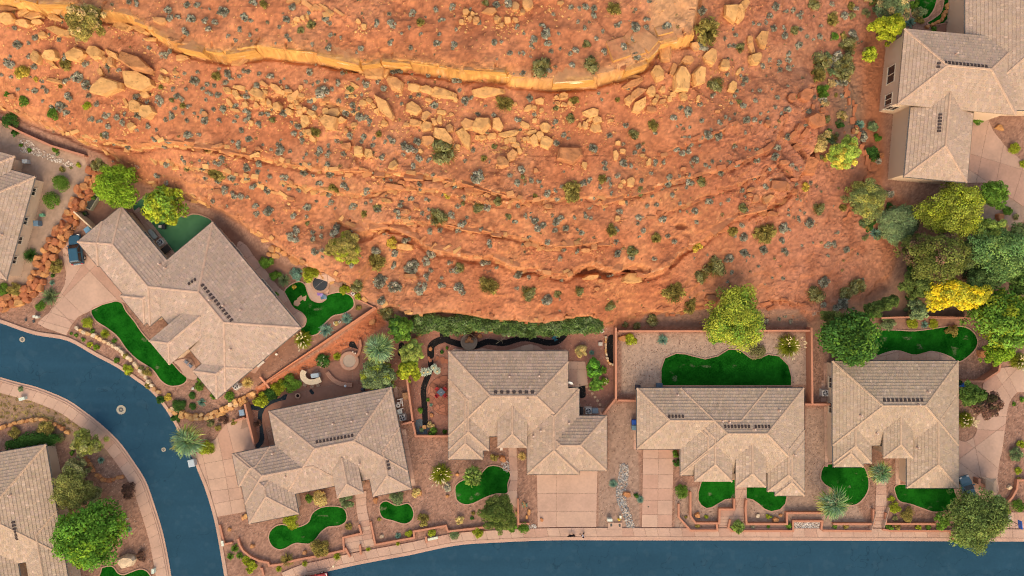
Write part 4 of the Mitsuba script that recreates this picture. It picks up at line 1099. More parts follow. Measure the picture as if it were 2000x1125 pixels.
# (x, y, length, width, angle counter-clockwise in degrees, tone 0 tan .. 1 red)
ROCKS = {T1: [(268, 45, 90, 70, 70, 0), (375, 30, 110, 80, 10, 0), (555, 25, 140, 105, 15, 0), (700, 10, 110, 90, -25, 0), (785, 255, 230, 125, 5, 0), (1010, 215, 230, 125, -15, 0), (985, 88, 270, 105, -25, .6), (830, 25, 130, 45, -30, .2), (765, 58, 50, 50, 0, .3), (815, 78, 60, 90, 20, .4), (735, 155, 60, 45, -40, .2), (1060, 318, 80, 50, -5, 0), (990, 400, 100, 90, 30, .1), (1075, 440, 110, 90, 30, 0), (925, 380, 90, 30, 115, .1), (960, 548, 60, 48, 30, 0), (380, 90, 100, 38, -35, .1), (300, 155, 28, 30, 0, .1), (375, 160, 36, 26, 0, .1), (90, 335, 60, 40, 0, .7), (400, 215, 130, 30, -12, .3)],
         T2: [(75, 35, 60, 28, -25, 0), (60, 88, 50, 50, 0, 0), (103, 98, 50, 34, 80, 0), (160, 45, 45, 28, 0, .2), (15, 95, 26, 30, 0, .2), (15, 150, 26, 36, 0, .2), (540, 175, 60, 50, -10, 0), (625, 155, 95, 34, -8, 0), (605, 200, 80, 52, -50, 0), (570, 215, 30, 20, 0, 0), (760, 195, 110, 66, -35, 0), (555, 265, 60, 33, -55, 0), (672, 278, 44, 38, 0, 0), (750, 282, 50, 40, -50, 0), (600, 320, 90, 24, -10, .1), (710, 410, 45, 40, -20, 0), (375, 350, 46, 40, 0, .5), (805, 255, 40, 45, 10, 0), (845, 265, 38, 58, 5, 0), (875, 265, 26, 36, 0, .1), (905, 290, 65, 72, -20, .1), (852, 300, 26, 34, 0, 0), (990, 330, 60, 48, -30, 0), (1010, 290, 44, 38, 20, 0), (1045, 265, 40, 36, 0, .1), (1065, 300, 50, 34, 0, 0), (1070, 335, 55, 48, 10, 0), (1105, 310, 38, 38, 0, 0), (1020, 230, 90, 48, 15, .1), (900, 160, 100, 42, -25, .2), (805, 125, 70, 34, -25, .3), (1080, 155, 35, 35, 0, .2), (990, 180, 70, 28, -10, .2), (1080, 210, 50, 38, 0, .2), (1115, 400, 70, 88, 10, 0), (1110, 480, 45, 40, 0, 0), (1065, 375, 26, 24, 0, .2), (470, 915, 70, 42, 5, .8), (390, 795, 44, 30, -20, .8), (980, 1035, 46, 26, -5, .8), (1005, 970, 60, 30, 0, .8), (770, 600, 50, 34, 0, .8), (315, 600, 130, 36, -25, .8), (700, 660, 70, 46, -40, .7), (560, 612, 150, 44, 5, .8), (470, 585, 100, 36, 10, .7), (645, 635, 80, 38, 10, .6), (440, 645, 60, 22, 0, .6), (548, 650, 40, 22, 0, .5)],
         T3: [(580, 45, 70, 52, 35, .1), (640, 125, 150, 80, -35, .3), (790, 152, 105, 62, -10, 0), (868, 168, 110, 60, -8, 0), (992, 190, 200, 70, -10, 0), (560, 290, 225, 90, -52, .15), (410, 265, 60, 45, -25, 0), (455, 250, 50, 40, -40, 0), (485, 285, 40, 30, -45, .1), (512, 325, 50, 40, -35, 0), (345, 135, 65, 30, -20, 0), (415, 168, 44, 24, -10, 0), (445, 198, 44, 18, -10, 0), (285, 105, 36, 16, 0, 0), (255, 205, 44, 20, 0, 0), (310, 180, 70, 36, 0, .1), (325, 218, 50, 26, 0, 0), (135, 328, 55, 48, 5, 0), (200, 340, 85, 62, -10, 0), (165, 410, 140, 88, -5, .2), (258, 388, 68, 46, 10, 0), (345, 425, 60, 36, 10, .2), (35, 345, 75, 48, -25, 0), (10, 390, 62, 40, 60, 0), (15, 480, 44, 58, 10, 0), (42, 532, 50, 36, -20, 0), (92, 335, 30, 34, 0, .3), (290, 585, 80, 62, 0, .7), (378, 620, 72, 76, 10, 0), (450, 638, 70, 68, -10, 0), (635, 718, 95, 52, 35, 0), (565, 415, 55, 48, 0, .1), (285, 465, 44, 34, -20, .5), (830, 620, 36, 36, 30, .2), (770, 305, 120, 82, -35, .1), (865, 360, 78, 60, 60, .2), (795, 410, 90, 56, -15, .3), (728, 425, 50, 30, 0, .1), (715, 385, 36, 28, 0, .2), (865, 445, 95, 72, -10, .1), (995, 500, 170, 90, -30, .1), (1045, 455, 60, 58, 40, .3), (970, 390, 66, 48, 80, .1), (930, 400, 68, 36, -65, .2), (985, 335, 70, 38, -10, 0), (1055, 350, 38, 32, 20, .1), (885, 245, 56, 28, -10, .1), (880, 545, 100, 76, -10, .5), (955, 690, 70, 34, 0, .1), (1105, 585, 44, 42, 0, 0), (1090, 240, 40, 42, 0, .1), (765, 65, 36, 20, 0, .4), (705, 180, 20, 20, 0, .1), (530, 825, 46, 26, 0, .7), (580, 980, 90, 28, -15, .2), (720, 1060, 70, 40, -5, .8), (800, 1020, 50, 34, -20, .8), (690, 845, 60, 26, 0, .8), (770, 870, 60, 28, -25, .7), (640, 880, 170, 36, -8, .8), (1035, 865, 78, 32, 30, .6)],
         T4: [(205, 180, 235, 76, 2, .05), (50, 425, 100, 82, -5, .3), (160, 435, 135, 102, -5, .1), (272, 425, 96, 76, 85, .15), (35, 530, 180, 80, -55, .05), (350, 490, 155, 46, 7, 0), (160, 515, 60, 42, 20, .1), (230, 505, 70, 38, 10, .1), (120, 520, 40, 38, 0, .1), (395, 275, 44, 34, 0, 0), (575, 248, 75, 48, -8, .1), (755, 215, 75, 42, 12, .2), (490, 305, 60, 38, 20, 0), (540, 300, 40, 32, 0, 0), (590, 320, 34, 38, 0, .1), (628, 335, 34, 28, 0, .1), (540, 395, 34, 34, 0, 0), (575, 345, 30, 26, 0, 0), (470, 430, 75, 42, -25, 0), (622, 445, 85, 62, -15, 0), (520, 480, 85, 32, 8, .1), (535, 540, 92, 60, 95, 0), (580, 510, 62, 58, 20, 0), (628, 558, 92, 85, -10, 0), (495, 535, 58, 32, -70, 0), (465, 535, 34, 34, 0, .1), (375, 535, 60, 48, 0, .1), (405, 575, 60, 42, 0, .1), (335, 545, 38, 42, 0, 0), (320, 595, 70, 20, 0, .3), (430, 618, 42, 48, 15, 0), (370, 655, 108, 70, 65, .4), (308, 700, 100, 80, -20, .5), (950, 340, 120, 60, 10, .05), (1000, 385, 80, 52, 20, .1), (945, 385, 90, 36, 35, .05), (910, 430, 48, 58, 0, .1), (990, 445, 100, 68, 10, .1), (870, 428, 34, 42, 0, .3), (800, 650, 185, 125, -5, .75), (907, 727, 42, 48, 0, 0), (1100, 395, 50, 32, 25, .2), (722, 382, 36, 28, 0, .2), (748, 360, 28, 24, 0, .3), (720, 435, 22, 20, 0, .2), (550, 760, 36, 34, 0, .6), (60, 905, 70, 56, -20, .8), (125, 905, 70, 52, 20, .8), (190, 940, 55, 28, -20, .5), (640, 1025, 70, 34, -8, .6), (1070, 345, 20, 20, 0, .1), (800, 270, 46, 30, -30, .2), (760, 275, 50, 26, -20, 0), (710, 270, 40, 34, 0, .3), (700, 225, 36, 32, 0, .2), (880, 260, 30, 26, 0, .1)],
         T5: [(320, 45, 105, 92, 90, .05), (485, 90, 190, 130, 82, 0), (610, 75, 150, 105, 78, .05), (430, 20, 100, 46, 70, .5), (145, 75, 100, 36, -10, .3), (140, 125, 170, 50, 25, .6), (165, 195, 200, 56, 35, .5), (180, 285, 145, 72, 48, 0), (115, 240, 90, 60, 40, .05), (270, 185, 82, 60, 60, 0), (350, 165, 62, 48, 90, .1), (378, 160, 40, 26, 90, .3), (430, 205, 55, 34, 0, 0), (400, 235, 36, 38, 0, 0), (505, 215, 65, 56, 0, 0), (312, 220, 36, 30, 0, .1), (298, 255, 50, 44, 10, .1), (350, 255, 60, 36, 20, .5), (268, 315, 80, 46, -10, .7), (560, 238, 22, 34, 0, 0), (612, 235, 56, 34, 60, 0), (580, 250, 26, 26, 0, 0), (610, 195, 24, 24, 0, .1), (865, 150, 85, 66, 70, 0), (908, 38, 56, 28, 60, 0), (800, 10, 60, 48, 40, .1), (785, 45, 30, 28, 0, .1), (800, 212, 24, 24, 0, .5), (735, 275, 40, 26, 90, .7), (755, 330, 46, 28, 0, .7), (25, 560, 40, 38, 0, .1), (10, 650, 74, 38, 90, .1), (60, 620, 50, 34, 0, .2), (225, 665, 30, 20, 0, .1), (208, 650, 44, 26, 0, .1), (270, 645, 34, 22, 0, .1), (250, 705, 50, 38, 30, 0), (258, 690, 40, 30, 90, 0), (203, 718, 26, 16, 90, 0), (120, 843, 70, 58, 85, .1), (65, 840, 44, 32, 0, .2), (45, 875, 36, 32, 0, .2), (95, 915, 36, 26, 0, .3), (415, 905, 34, 26, 90, .1), (210, 960, 46, 42, 0, .8), (500, 750, 44, 28, 0, .8), (1035, 970, 74, 52, 75, .8), (1000, 900, 65, 32, 15, .7), (1100, 970, 70, 58, 60, .6), (995, 940, 50, 28, 0, .8), (1090, 1075, 55, 38, 0, .8), (25, 1110, 44, 28, 0, .6)],
         Q3: [(1200, 65, 115, 72, 95, 0), (1250, 70, 105, 56, 90, .1), (1275, 25, 60, 46, 60, .2), (1375, 215, 90, 70, 80, .2), (1315, 260, 80, 36, 100, .3), (1335, 325, 76, 60, 20, 0), (1305, 220, 48, 34, 90, .3), (1165, 355, 60, 56, 20, .1), (1090, 310, 88, 76, 60, .1), (1005, 255, 52, 46, 0, .3), (1245, 390, 40, 18, 60, 0), (960, 330, 70, 40, 0, .4), (18, 35, 56, 38, 90, .3), (85, 25, 60, 48, 0, .3), (58, 65, 32, 30, 0, .2), (18, 108, 34, 34, 0, .3), (270, 15, 40, 28, 0, .3), (205, 30, 24, 24, 0, .2), (845, 290, 90, 70, 90, .4)],
         Q2: [(255, 95, 30, 24, 90, 0), (280, 92, 28, 22, 90, 0), (225, 108, 40, 28, 0, .1), (593, 148, 32, 28, 90, 0), (560, 118, 30, 28, 0, .2), (1155, 65, 40, 34, 0, .2), (1190, 75, 30, 26, 0, .1), (1175, 100, 30, 28, 0, .2), (1210, 110, 40, 38, 0, .4), (1325, 100, 44, 38, 90, .2), (1380, 110, 40, 38, 0, .2), (1348, 138, 28, 28, 0, .3), (1130, 120, 30, 26, 0, .2), (1280, 60, 90, 36, -5, .5), (632, 358, 115, 80, -5, .25)],
         Q1: [(40, 50, 110, 26, 0, .5), (35, 98, 95, 56, 5, 0), (130, 68, 75, 34, 25, 0), (185, 88, 100, 42, 0, .1), (125, 125, 85, 46, -10, 0), (205, 122, 75, 28, 5, 0), (300, 95, 100, 30, -15, 0), (360, 85, 50, 28, -40, .1), (310, 165, 130, 46, -20, .05), (235, 190, 50, 30, 0, .1), (370, 185, 40, 38, 0, .1), (820, 215, 80, 20, 0, 0), (1000, 315, 70, 34, 8, .2), (1285, 315, 100, 46, 20, .4), (620, 108, 120, 46, -18, .1), (720, 125, 130, 40, -22, .1), (880, 115, 90, 36, -5, .4)],
         T6: [(400, 155, 110, 60, 75, .95), (350, 210, 100, 88, 0, .95), (420, 390, 130, 115, 15, .9), (300, 445, 60, 58, 20, .95), (340, 490, 80, 40, 60, .95), (260, 490, 130, 36, 45, .9), (290, 590, 140, 55, 28, .9), (360, 730, 150, 130, 0, .9), (160, 870, 120, 85, -10, .9), (215, 880, 60, 30, 90, .8), (270, 910, 60, 48, 0, .9), (75, 965, 100, 56, 30, .5), (190, 990, 130, 38, 15, .7), (105, 1040, 50, 24, 0, .6), (30, 1075, 60, 42, 0, .8), (105, 1075, 80, 38, 0, .8), (430, 310, 48, 36, 90, .95), (470, 320, 50, 48, 0, .95), (400, 300, 48, 30, 90, .95), (245, 230, 60, 58, 0, .95), (75, 420, 60, 48, 0, .9), (700, 472, 42, 28, 90, .9), (800, 655, 44, 28, 0, .7), (905, 650, 40, 38, 0, .8), (180, 745, 36, 28, 0, .9), (200, 700, 80, 38, 0, .9), (430, 650, 100, 36, 110, .9)],
         (500, 380, 2.812): [(820, 285, 95, 40, -8, .15), (855, 445, 85, 30, 0, .7), (820, 95, 60, 30, 0, .6), (640, 700, 40, 26, 30, .6), (880, 70, 30, 24, 0, .4)],
         (1000, 380, 2.812): [(200, 297, 78, 32, 0, .5), (85, 270, 46, 40, 0, .6), (130, 272, 52, 38, 0, .6), (405, 305, 56, 26, 0, .6), (452, 285, 36, 44, 0, .7), (478, 298, 30, 16, 0, .3), (578, 132, 30, 34, 0, .2), (468, 518, 34, 24, 0, .7), (580, 540, 20, 16, 0, .8), (655, 460, 110, 60, 5, .15), (430, 455, 100, 32, 10, .25), (490, 475, 36, 22, 0, .6), (1095, 570, 70, 36, -20, .8), (1380, 100, 40, 30, 0, .7), (1130, 296, 20, 18, 0, .8)]}


def rock_mesh(L, Wd, Ht, r, blocky=True):
    """An angular sandstone block: a broken polygonal slab with leaning sides and a tilted top."""
    n = int(r.integers(5, 8))
    t = (np.arange(n) + r.uniform(-.32, .32, n)) * 2 * PI / n + r.uniform(0, 6)
    e = r.uniform(3.5, 7)
    rad = (np.abs(np.cos(t)) ** e + np.abs(np.sin(t)) ** e) ** (-1 / e) * r.uniform(.86, 1.04, n)
    foot = np.column_stack([np.cos(t) * rad, np.sin(t) * rad])
    lean = r.uniform(-.09, .09, 2)
    tx, ty = r.uniform(-.22, .22, 2)
    c = []
    for z, k in ((-1, 1.0), (0.25, r.uniform(.94, 1.02)), (1, r.uniform(.78, .94))):
        p = foot * k * r.uniform(.95, 1.04, (n, 1)) + lean * (z + 1) / 2
        zz = z + (p[:, 0] * tx + p[:, 1] * ty) * (z > 0) + r.uniform(-.06, .06, n)
        c.append(np.column_stack([p, zz]))
    h = trimesh.convex.convex_hull(np.vstack(c) * np.array([L / 2, Wd / 2, Ht / 2]))
    ml = max(0.2, min(L, Wd) / 6)
    v, f = trimesh.remesh.subdivide_to_size(h.vertices, h.faces, ml, max_iter=6)
    m = trimesh.Trimesh(v, f, process=True)
    nn = np.array(m.vertex_normals)
    v = np.array(m.vertices)
    s = r.uniform(0, 100, 3)
    d = meshkit.fbm(v * np.array([1.6, 1.6, 4.0]) + s, 3, 7) - 0.5
    v = v + nn * (d * min(0.20, 0.13 * min(L, Wd)))[:, None]
    return v, np.array(m.faces)


TAN, RED = np.array([0.67, 0.405, 0.170]), np.array([0.42, 0.170, 0.090])


def rock_colour(v, tone, r):
    a = meshkit.fbm(v * 1.7 + r.uniform(0, 50, 3), 3, 3)[:, None]
    b = meshkit.fbm(v * np.array([0.9, 0.9, 4.0]) + r.uniform(0, 50, 3), 3, 5)[:, None]
    base = TAN * (1 - tone) + RED * tone if tone >= 0 else TAN * max(0, 1 + 2 * tone) + np.array([0.70, 0.60, 0.45]) * min(1, -2 * tone)
    c = base * (0.66 + 0.62 * a) * r.uniform(0.9, 1.08)
    stain = np.clip(b * 5 - 2.9, 0, 1) * 0.5
    c = c * (1 - stain) + np.array([0.25, 0.14, 0.10]) * stain
    vein = np.clip(1 - np.abs(b - 0.42) / 0.02, 0, 1) * 0.45
    return np.clip(c * (1 - vein), 0.01, 0.9)


def place_rock(key, px, py, l, w, ang, tone, r, bsdf='matte', sink=0.36, flat=None):
    q = P(px, py)
    L, Wd = l / PXM * (EYE - q[2]) / EYE, w / PXM * (EYE - q[2]) / EYE
    Ht = flat if flat else min(max(0.34, 0.62 * min(L, Wd)), 2.1) * r.uniform(0.85, 1.15)
    q = P(px, py, Ht * 0.5)
    v, f = rock_mesh(L * 1.06, Wd * 1.1, Ht * 1.35, r)
    tilt = trimesh.transformations.euler_matrix(r.uniform(-.16, .16), r.uniform(-.16, .16), math.radians(ang))[:3, :3]
    c = rock_colour(v, tone, r)
    v = v @ tilt.T
    g = float(gz([q[0]], [q[1]])[0])
    v = v + np.array([q[0], q[1], g + Ht * 0.675 - Ht * sink])
    b = MB().add(v, f, c)
    b.put(key, bsdf)
    return key


def where(px, py):
    """A findable spot on the hillside for a label."""
    if px > 1480:
        return 'among the red slabs at the hill\'s east end'
    if py < 60 and px < 150:
        return 'beside the upper left olive tree'
    if py < 75 and 900 < px:
        return 'on the plateau above the ledge'
    if py < 75:
        return 'along the top edge'
    if px < 330:
        return 'below the olive tree'
    if px < 480:
        return 'on the western slope'
    if 1290 < px and py < 200:
        return 'where the ledge turns north'
    if py < 215 and px > 1190:
        return 'under the ledge corner'
    if py < 205:
        return 'just below the yellow ledge'
    if py < 300:
        return 'in the middle band of fallen blocks'
    if py < 420:
        return 'on the lower middle slope'
    return 'near the long lower cliff'


allrocks = []
for t, lst in ROCKS.items():
    for x, y, l, w, a, tn in lst:
        allrocks.append((t[0] + x / t[2], t[1] + y / t[2], l / t[2], w / t[2], a, tn))
allrocks.sort(key=lambda q: -q[2] * q[3])
R_ = np.random.default_rng(21)
named = []
for i, (px, py, l, w, a, tn) in enumerate(allrocks):
    if i >= 296:
        break
    k = new_key('boulder')
    place_rock(k, px, py, l, w, a, tn, R_)
    colour = 'red' if tn > .65 else 'orange red' if tn > .35 else 'orange' if tn > .12 else 'tan'
    shape = 'slab' if l > 1.9 * w else 'block' if l > 1.25 * w else 'boulder'
    if l * w > 420:
        named.append((k, px, py, f'{"huge" if l * w > 1200 else "large"} {colour} {shape} {where(px, py)}'))
    else:
        named.append((k, px, py, f'{"medium" if l * w > 160 else "small"} {colour} {shape} {where(px, py)}'))
ORD = ['leftmost'] + [o + ' from left' for o in 'second third fourth fifth sixth seventh eighth ninth tenth eleventh twelfth thirteenth fourteenth fifteenth sixteenth seventeenth eighteenth nineteenth twentieth'.split()]


def settle(items, cat, sep=', '):
    """Labels that two things would share get their order from left to right."""
    by = {}
    for it in items:
        by.setdefault(it[3], []).append(it)
    for lab, lst in by.items():
        lst.sort(key=lambda q: q[1])
        for i, (k, px, py, _) in enumerate(lst):
            say(k, lab if len(lst) == 1 else f'{lab}{sep}{ORD[i] if i < len(ORD) else "number " + str(i + 1) + " from left"}', cat if isinstance(cat, str) else cat[k], lab if len(lst) > 1 else None, 'thing')


settle(named, 'rock')
# rubble: the countless small stones of the slope
b = MB()
r = np.random.default_rng(5)
cl = [(px, py, l) for px, py, l, w, a, tn in allrocks]
pts_ = []
for _ in range(7600):
    if r.random() < 0.45:
        cx, cy, l = cl[r.integers(len(cl))]
        pts_.append((cx + r.normal(0, 14), cy + abs(r.normal(0, 10)) + l * 0.2, r.uniform(1.2, 4.2)))
    else:
        pts_.append((r.uniform(0, 1680), r.uniform(0, 640), r.uniform(0.8, 2.4) ** 1.15))
ico = trimesh.creation.icosphere(subdivisions=0)
for px, py, s in pts_:
    q = P(px, py)
    if not HILL.contains(Point(q[0], q[1])):
        continue
    v = np.array(ico.vertices) * (1 + 0.3 * r.uniform(-1, 1, (12, 3))) * np.array([s * r.uniform(.8, 1.5), s * r.uniform(.6, 1), s * 0.6]) / PXM / 2 * 1.15
    v = rot(v, r.uniform(0, 6.3)) + np.array([q[0], q[1], q[2] + s / PXM * 0.12])
    tn = np.clip(0.1 + (px - 900) / 900 + (py - 250) / 700 + r.normal(0, .25), 0, 1)
    b.add(v, ico.faces, (TAN * (1 - tn) + RED * tn) * r.uniform(0.8, 1.2))
for pts, h, w, back, kind in LEDGES:
    lp = densify(pts, 7 if not kind else 30)[:, :2]
    for x, y in lp:
        if r.random() < (0.75 if h < 1.2 else 0.4):
            q = P(x + r.normal(0, 3), y + r.normal(3, 4))
            l, w_ = r.uniform(.5, 1.6), r.uniform(.3, .8)
            v = np.array([[sx * r.uniform(.7, 1.1), sy * r.uniform(.6, 1.1), sz] for sx in (-1, 1) for sy in (-1, 1) for sz in (-1, r.uniform(.4, 1))]) * [l / 2, w_ / 2, r.uniform(.12, .3)]
            hm = trimesh.convex.convex_hull(v)
            tn = np.clip(.45 + (x - 800) / 900 + r.normal(0, .25), 0, 1)
            b.add(rot(np.array(hm.vertices) @ trimesh.transformations.euler_matrix(r.uniform(-.2, .2), r.uniform(-.2, .2), 0)[:3, :3], math.atan2(-(lp[-1] - lp[0])[1], (lp[-1] - lp[0])[0]) + r.normal(0, .35)) + q + [0, 0, .08], hm.faces, (TAN * (1 - tn) + RED * tn) * r.uniform(.8, 1.15))
b.put('rubble', 'matte')
say('rubble', 'small loose stones scattered over the red hillside', 'rubble', kind='stuff')


# dry stone retaining walls, each stone a part
def stone_wall(name, label, pts, rows, size, tone, seed, width, z_amp=0.4, pale=False):
    key = new_key(name)
    r = np.random.default_rng(seed)
    line = smooth_line(pts, False, 4)
    L = LineString(line)
    n = 0
    s = 0.0
    while s < L.length:
        p = L.interpolate(s)
        d = np.array(L.interpolate(min(s + 1, L.length)).coords[0]) - np.array(L.interpolate(max(s - 1, 0)).coords[0])
        d /= np.linalg.norm(d) + 1e-9
        for k in range(rows):
            o = ((k + 0.5) / rows - 0.5) * width + r.normal(0, width * 0.05)
            j = r.uniform(-0.3, 0.3) * size
            px, py = p.x - d[1] * o + d[0] * j, p.y + d[0] * o + d[1] * j
            l, w = size * r.uniform(0.95, 1.55), max(size * r.uniform(0.75, 1.15), width / rows * 0.9)
            kk = f'{key}__stone' + (f'_{n:03d}' if n else '')
            tt = np.clip(tone + r.normal(0, .22), -.6, 1)
            place_rock(kk, px, py, l, w, -math.degrees(math.atan2(d[1], d[0])) + r.normal(0, 18), tt, r, sink=0.1)
            n += 1
        s += size * 1.12
    say(key, label, 'stone wall', kind='thing')


stone_wall('rock_wall', 'tall retaining wall of stacked orange boulders between the two left yards', [(186, 335), (178, 362), (157, 385), (137, 428), (117, 460), (97, 492), (80, 522), (70, 552), (50, 575), (20, 590), (-12, 594)], 3, 12, 0.82, 31, 30)
stone_wall('rock_wall', 'row of pale cream stones edging the street bed below the long curved lawn', [(150, 640), (162, 648), (183, 655), (200, 664), (216, 673), (232, 682), (250, 698), (268, 716), (284, 735), (300, 757), (312, 768)], 1, 8, -0.35, 32, 8)
stone_wall('rock_wall', 'curved tan stone wall below the bottom tip of the turned roof', [(338, 800), (352, 808), (378, 814), (405, 813), (430, 805), (452, 793), (476, 780), (500, 768)], 2, 9, 0.05, 33, 13)
stone_wall('rock_wall', 'small curved edge of red stones in the lower left corner yard', [(166, 894), (176, 908), (190, 928), (205, 938), (222, 936), (244, 929)], 1, 7, 0.7, 34, 7)
stone_wall('rock_wall', 'row of tan stones along the straw verge at the lower left', [(-5, 838), (30, 826), (60, 820), (85, 820), (110, 830), (135, 845)], 1, 8, 0.25, 35, 8)
for px, py, l, w, a, tn, lab in [(247, 1097, 36, 24, 15, -.45, 'big cream white boulder beside the corner lawn at the bottom'), (52, 0, 0, 0, 0, 0, None), (480, 1008, 11, 8, 70, 0, None), (1480, 1008, 10, 7, 60, -.6, 'pale boulder on the gravel below the right front lawn'),
                               (1362, 1007, 11, 10, 0, .6, 'pink boulder in the upper planter left of the steps'), (1515, 1015, 13, 10, 0, .6, 'red boulder in the planter right of the steps'), (1525, 1006, 9, 5, 20, .5, 'flat red stone next to the planter boulder'),
                               (1224, 965, 16, 11, -30, .7, 'red boulder in the dry river bed'), (475, 1012, 7, 9, 0, .5, 'orange stone below the corner garage roof tip'), (448, 1034, 8, 8, 0, .4, 'orange stone on the gravel near the low corner wall'),
                               (493, 1067, 9, 8, 0, .5, 'pink stone on the gravel left of the peanut shaped lawn'), (595, 1079, 8, 9, 0, .5, 'pink stone below the peanut shaped lawn'), (733, 978, 10, 11, 0, .7, 'red stone left of the small oval lawn'),
                               (745, 1048, 10, 7, 10, -.6, 'white stone below the small oval lawn'), (982, 896, 12, 14, 30, .7, 'red stone beside the fan palm lawn'), (893, 927, 7, 7, 0, .5, 'small red stone beside the cream plumed grass'), (874, 969, 7, 6, 0, .5, 'small orange stone left of the fan palm lawn'),
                               (1919, 690, 16, 14, 0, .7, 'red boulder in the angled mulch corner'), (1953, 424, 14, 13, 0, .8, 'red boulder on the grey gravel island'), (1916, 433, 13, 11, 0, .7, 'red boulder beside the greenish tree group'), (1953, 249, 17, 10, -20, .3, 'tan boulder at the two storey house entry'),
                               (1216, 661, 17, 12, 10, .4, 'pale boulder in the corner of the wide rear gravel yard'), (817, 963, 14, 11, 0, .3, 'tan stone under the straw coloured plant'), (1058, 1015, 7, 7, 0, .8, 'reddish stone left of the utility pad'), (1972, 952, 10, 8, 40, -.4, 'white boulder on the drive beside the curved wall'),
                               (1024, 985, 6, 14, 10, .5, None), (1033, 1000, 6, 12, 0, .4, None), (1029, 1010, 5, 8, 0, .4, None), (624, 978, 14, 9, 20, .6, None), (860, 852, 0, 0, 0, 0, None), (900, 652, 10, 9, 0, .7, 'red stone beside the rock fountain'), (841, 681, 8, 10, 0, .7, 'red stone standing in the black gravel stream'), (829, 834, 9, 8, 0, .35, 'orange stone at the lower end of the black stream'),
                               (843, 811, 7, 8, 0, .7, 'small red stone below the flagstone circle'), (937, 657, 8, 9, 30, .7, 'red stone right of the rock fountain')]:
    if l:
        k = new_key('garden_stone')
        place_rock(k, px, py, l, w, a, tn, R_)
        say(k, lab or 'small tan garden stone on the gravel', 'rock', None if lab else 'small tan garden stones', 'thing')
# flat slabs of the little waterfall
for i, (x, y, l, w, a) in enumerate([(240, 405, 62, 60, -20), (270, 465, 85, 45, -5), (300, 410, 60, 50, 20), (350, 440, 70, 62, -30), (440, 500, 110, 75, -30), (520, 520, 60, 40, -30), (215, 455, 50, 40, 0)]):
    k = new_key('waterfall_slab')
    px, py = tile(480, 400, 4.6875, [(x, y)])[0]
    place_rock(k, px, py, l / 4.6875, w / 4.6875, a, 0.15 if i < 3 else 0.55, R_, flat=0.5)
    say(k, 'flat sandstone slab of the dry waterfall behind the turned house', 'rock', 'flat slabs of the dry waterfall', 'thing')
# ---------------------------------------------------------------- the bedded rock ledges, block by block
def bedded_block(plan, z0, z1, r, drop, ml=0.3, amp=0.16):
    """A block between two bedding joints: sheer layered sides, a nearly flat top."""
    ctr = plan.mean(0)
    pts, n = [], len(plan)
    for z, k in ((z0, 1.03), (z0 + .55 * (z1 - z0), r.uniform(.98, 1.03)), (z1 - .10, r.uniform(.985, 1.0)), (z1, .95)):
        pts.append(np.column_stack([ctr + (plan - ctr) * k * r.uniform(.985, 1.015, (n, 1)), np.full(n, z) + r.uniform(-.05, .05, n) - (drop if z > z0 + .1 else 0)]))
    h = trimesh.convex.convex_hull(np.vstack(pts))
    v, f = trimesh.remesh.subdivide_to_size(h.vertices, h.faces, ml, max_iter=8)
    m = trimesh.Trimesh(v, f, process=True)
    v, nn = np.array(m.vertices), np.array(m.vertex_normals)
    lay = meshkit.fbm(np.column_stack([v[:, 0] * .25, v[:, 1] * .25, v[:, 2] * 3.2]) + 40, 3, 3) - .5
    cob = meshkit.fbm(v * 1.5 + 9, 3, 6) - .5
    side = 1 - np.abs(nn[:, 2:3])
    v = v + nn * (lay[:, None] * side * amp * 2.2 + cob[:, None] * amp)
    return v, np.array(m.faces), nn


def ledge_colour(v, nn, warm, r):
    gi = np.clip(((v[:, 1] - GY[0]) / CELL).astype(int), 0, Z.shape[0] - 1), np.clip(((v[:, 0] - GX[0]) / CELL).astype(int), 0, Z.shape[1] - 1)
    near = ground[gi]
    lay = meshkit.fbm(np.column_stack([v[:, 0] * .3, v[:, 1] * .3, v[:, 2] * 4.5]) + 7, 3, 8)
    pat = meshkit.fbm(v * np.array([.9, .9, .9]) + 3, 3, 4)
    face_c = np.array([.42, .205, .06]) * (1 - lay[:, None]) + np.array([.70, .43, .135]) * lay[:, None]
    wht = np.clip(meshkit.fbm(v * np.array([.35, .35, 1.2]) + 77, 3, 2) * 7 - 4.5, 0, 1)[:, None]
    face_c = face_c * (1 - wht) + np.array([.80, .66, .45]) * wht
    top_c = np.array([.52, .285, .15]) * (.70 + .6 * pat[:, None])
    cov = np.clip(pat[:, None] * 4 - 1.25, 0, 1) * .9
    top_c = top_c * (1 - cov) + near * cov
    t = np.clip((nn[:, 2:3] - .45) / .35, 0, 1)
    c = face_c * (1 - t) + top_c * t
    red = near * .55 + np.array([.46, .205, .115]) * .45
    red = red * (.75 + .55 * lay[:, None])
    return np.clip((c * warm + red * (1 - warm)) * r.uniform(.93, 1.06), .01, .9)


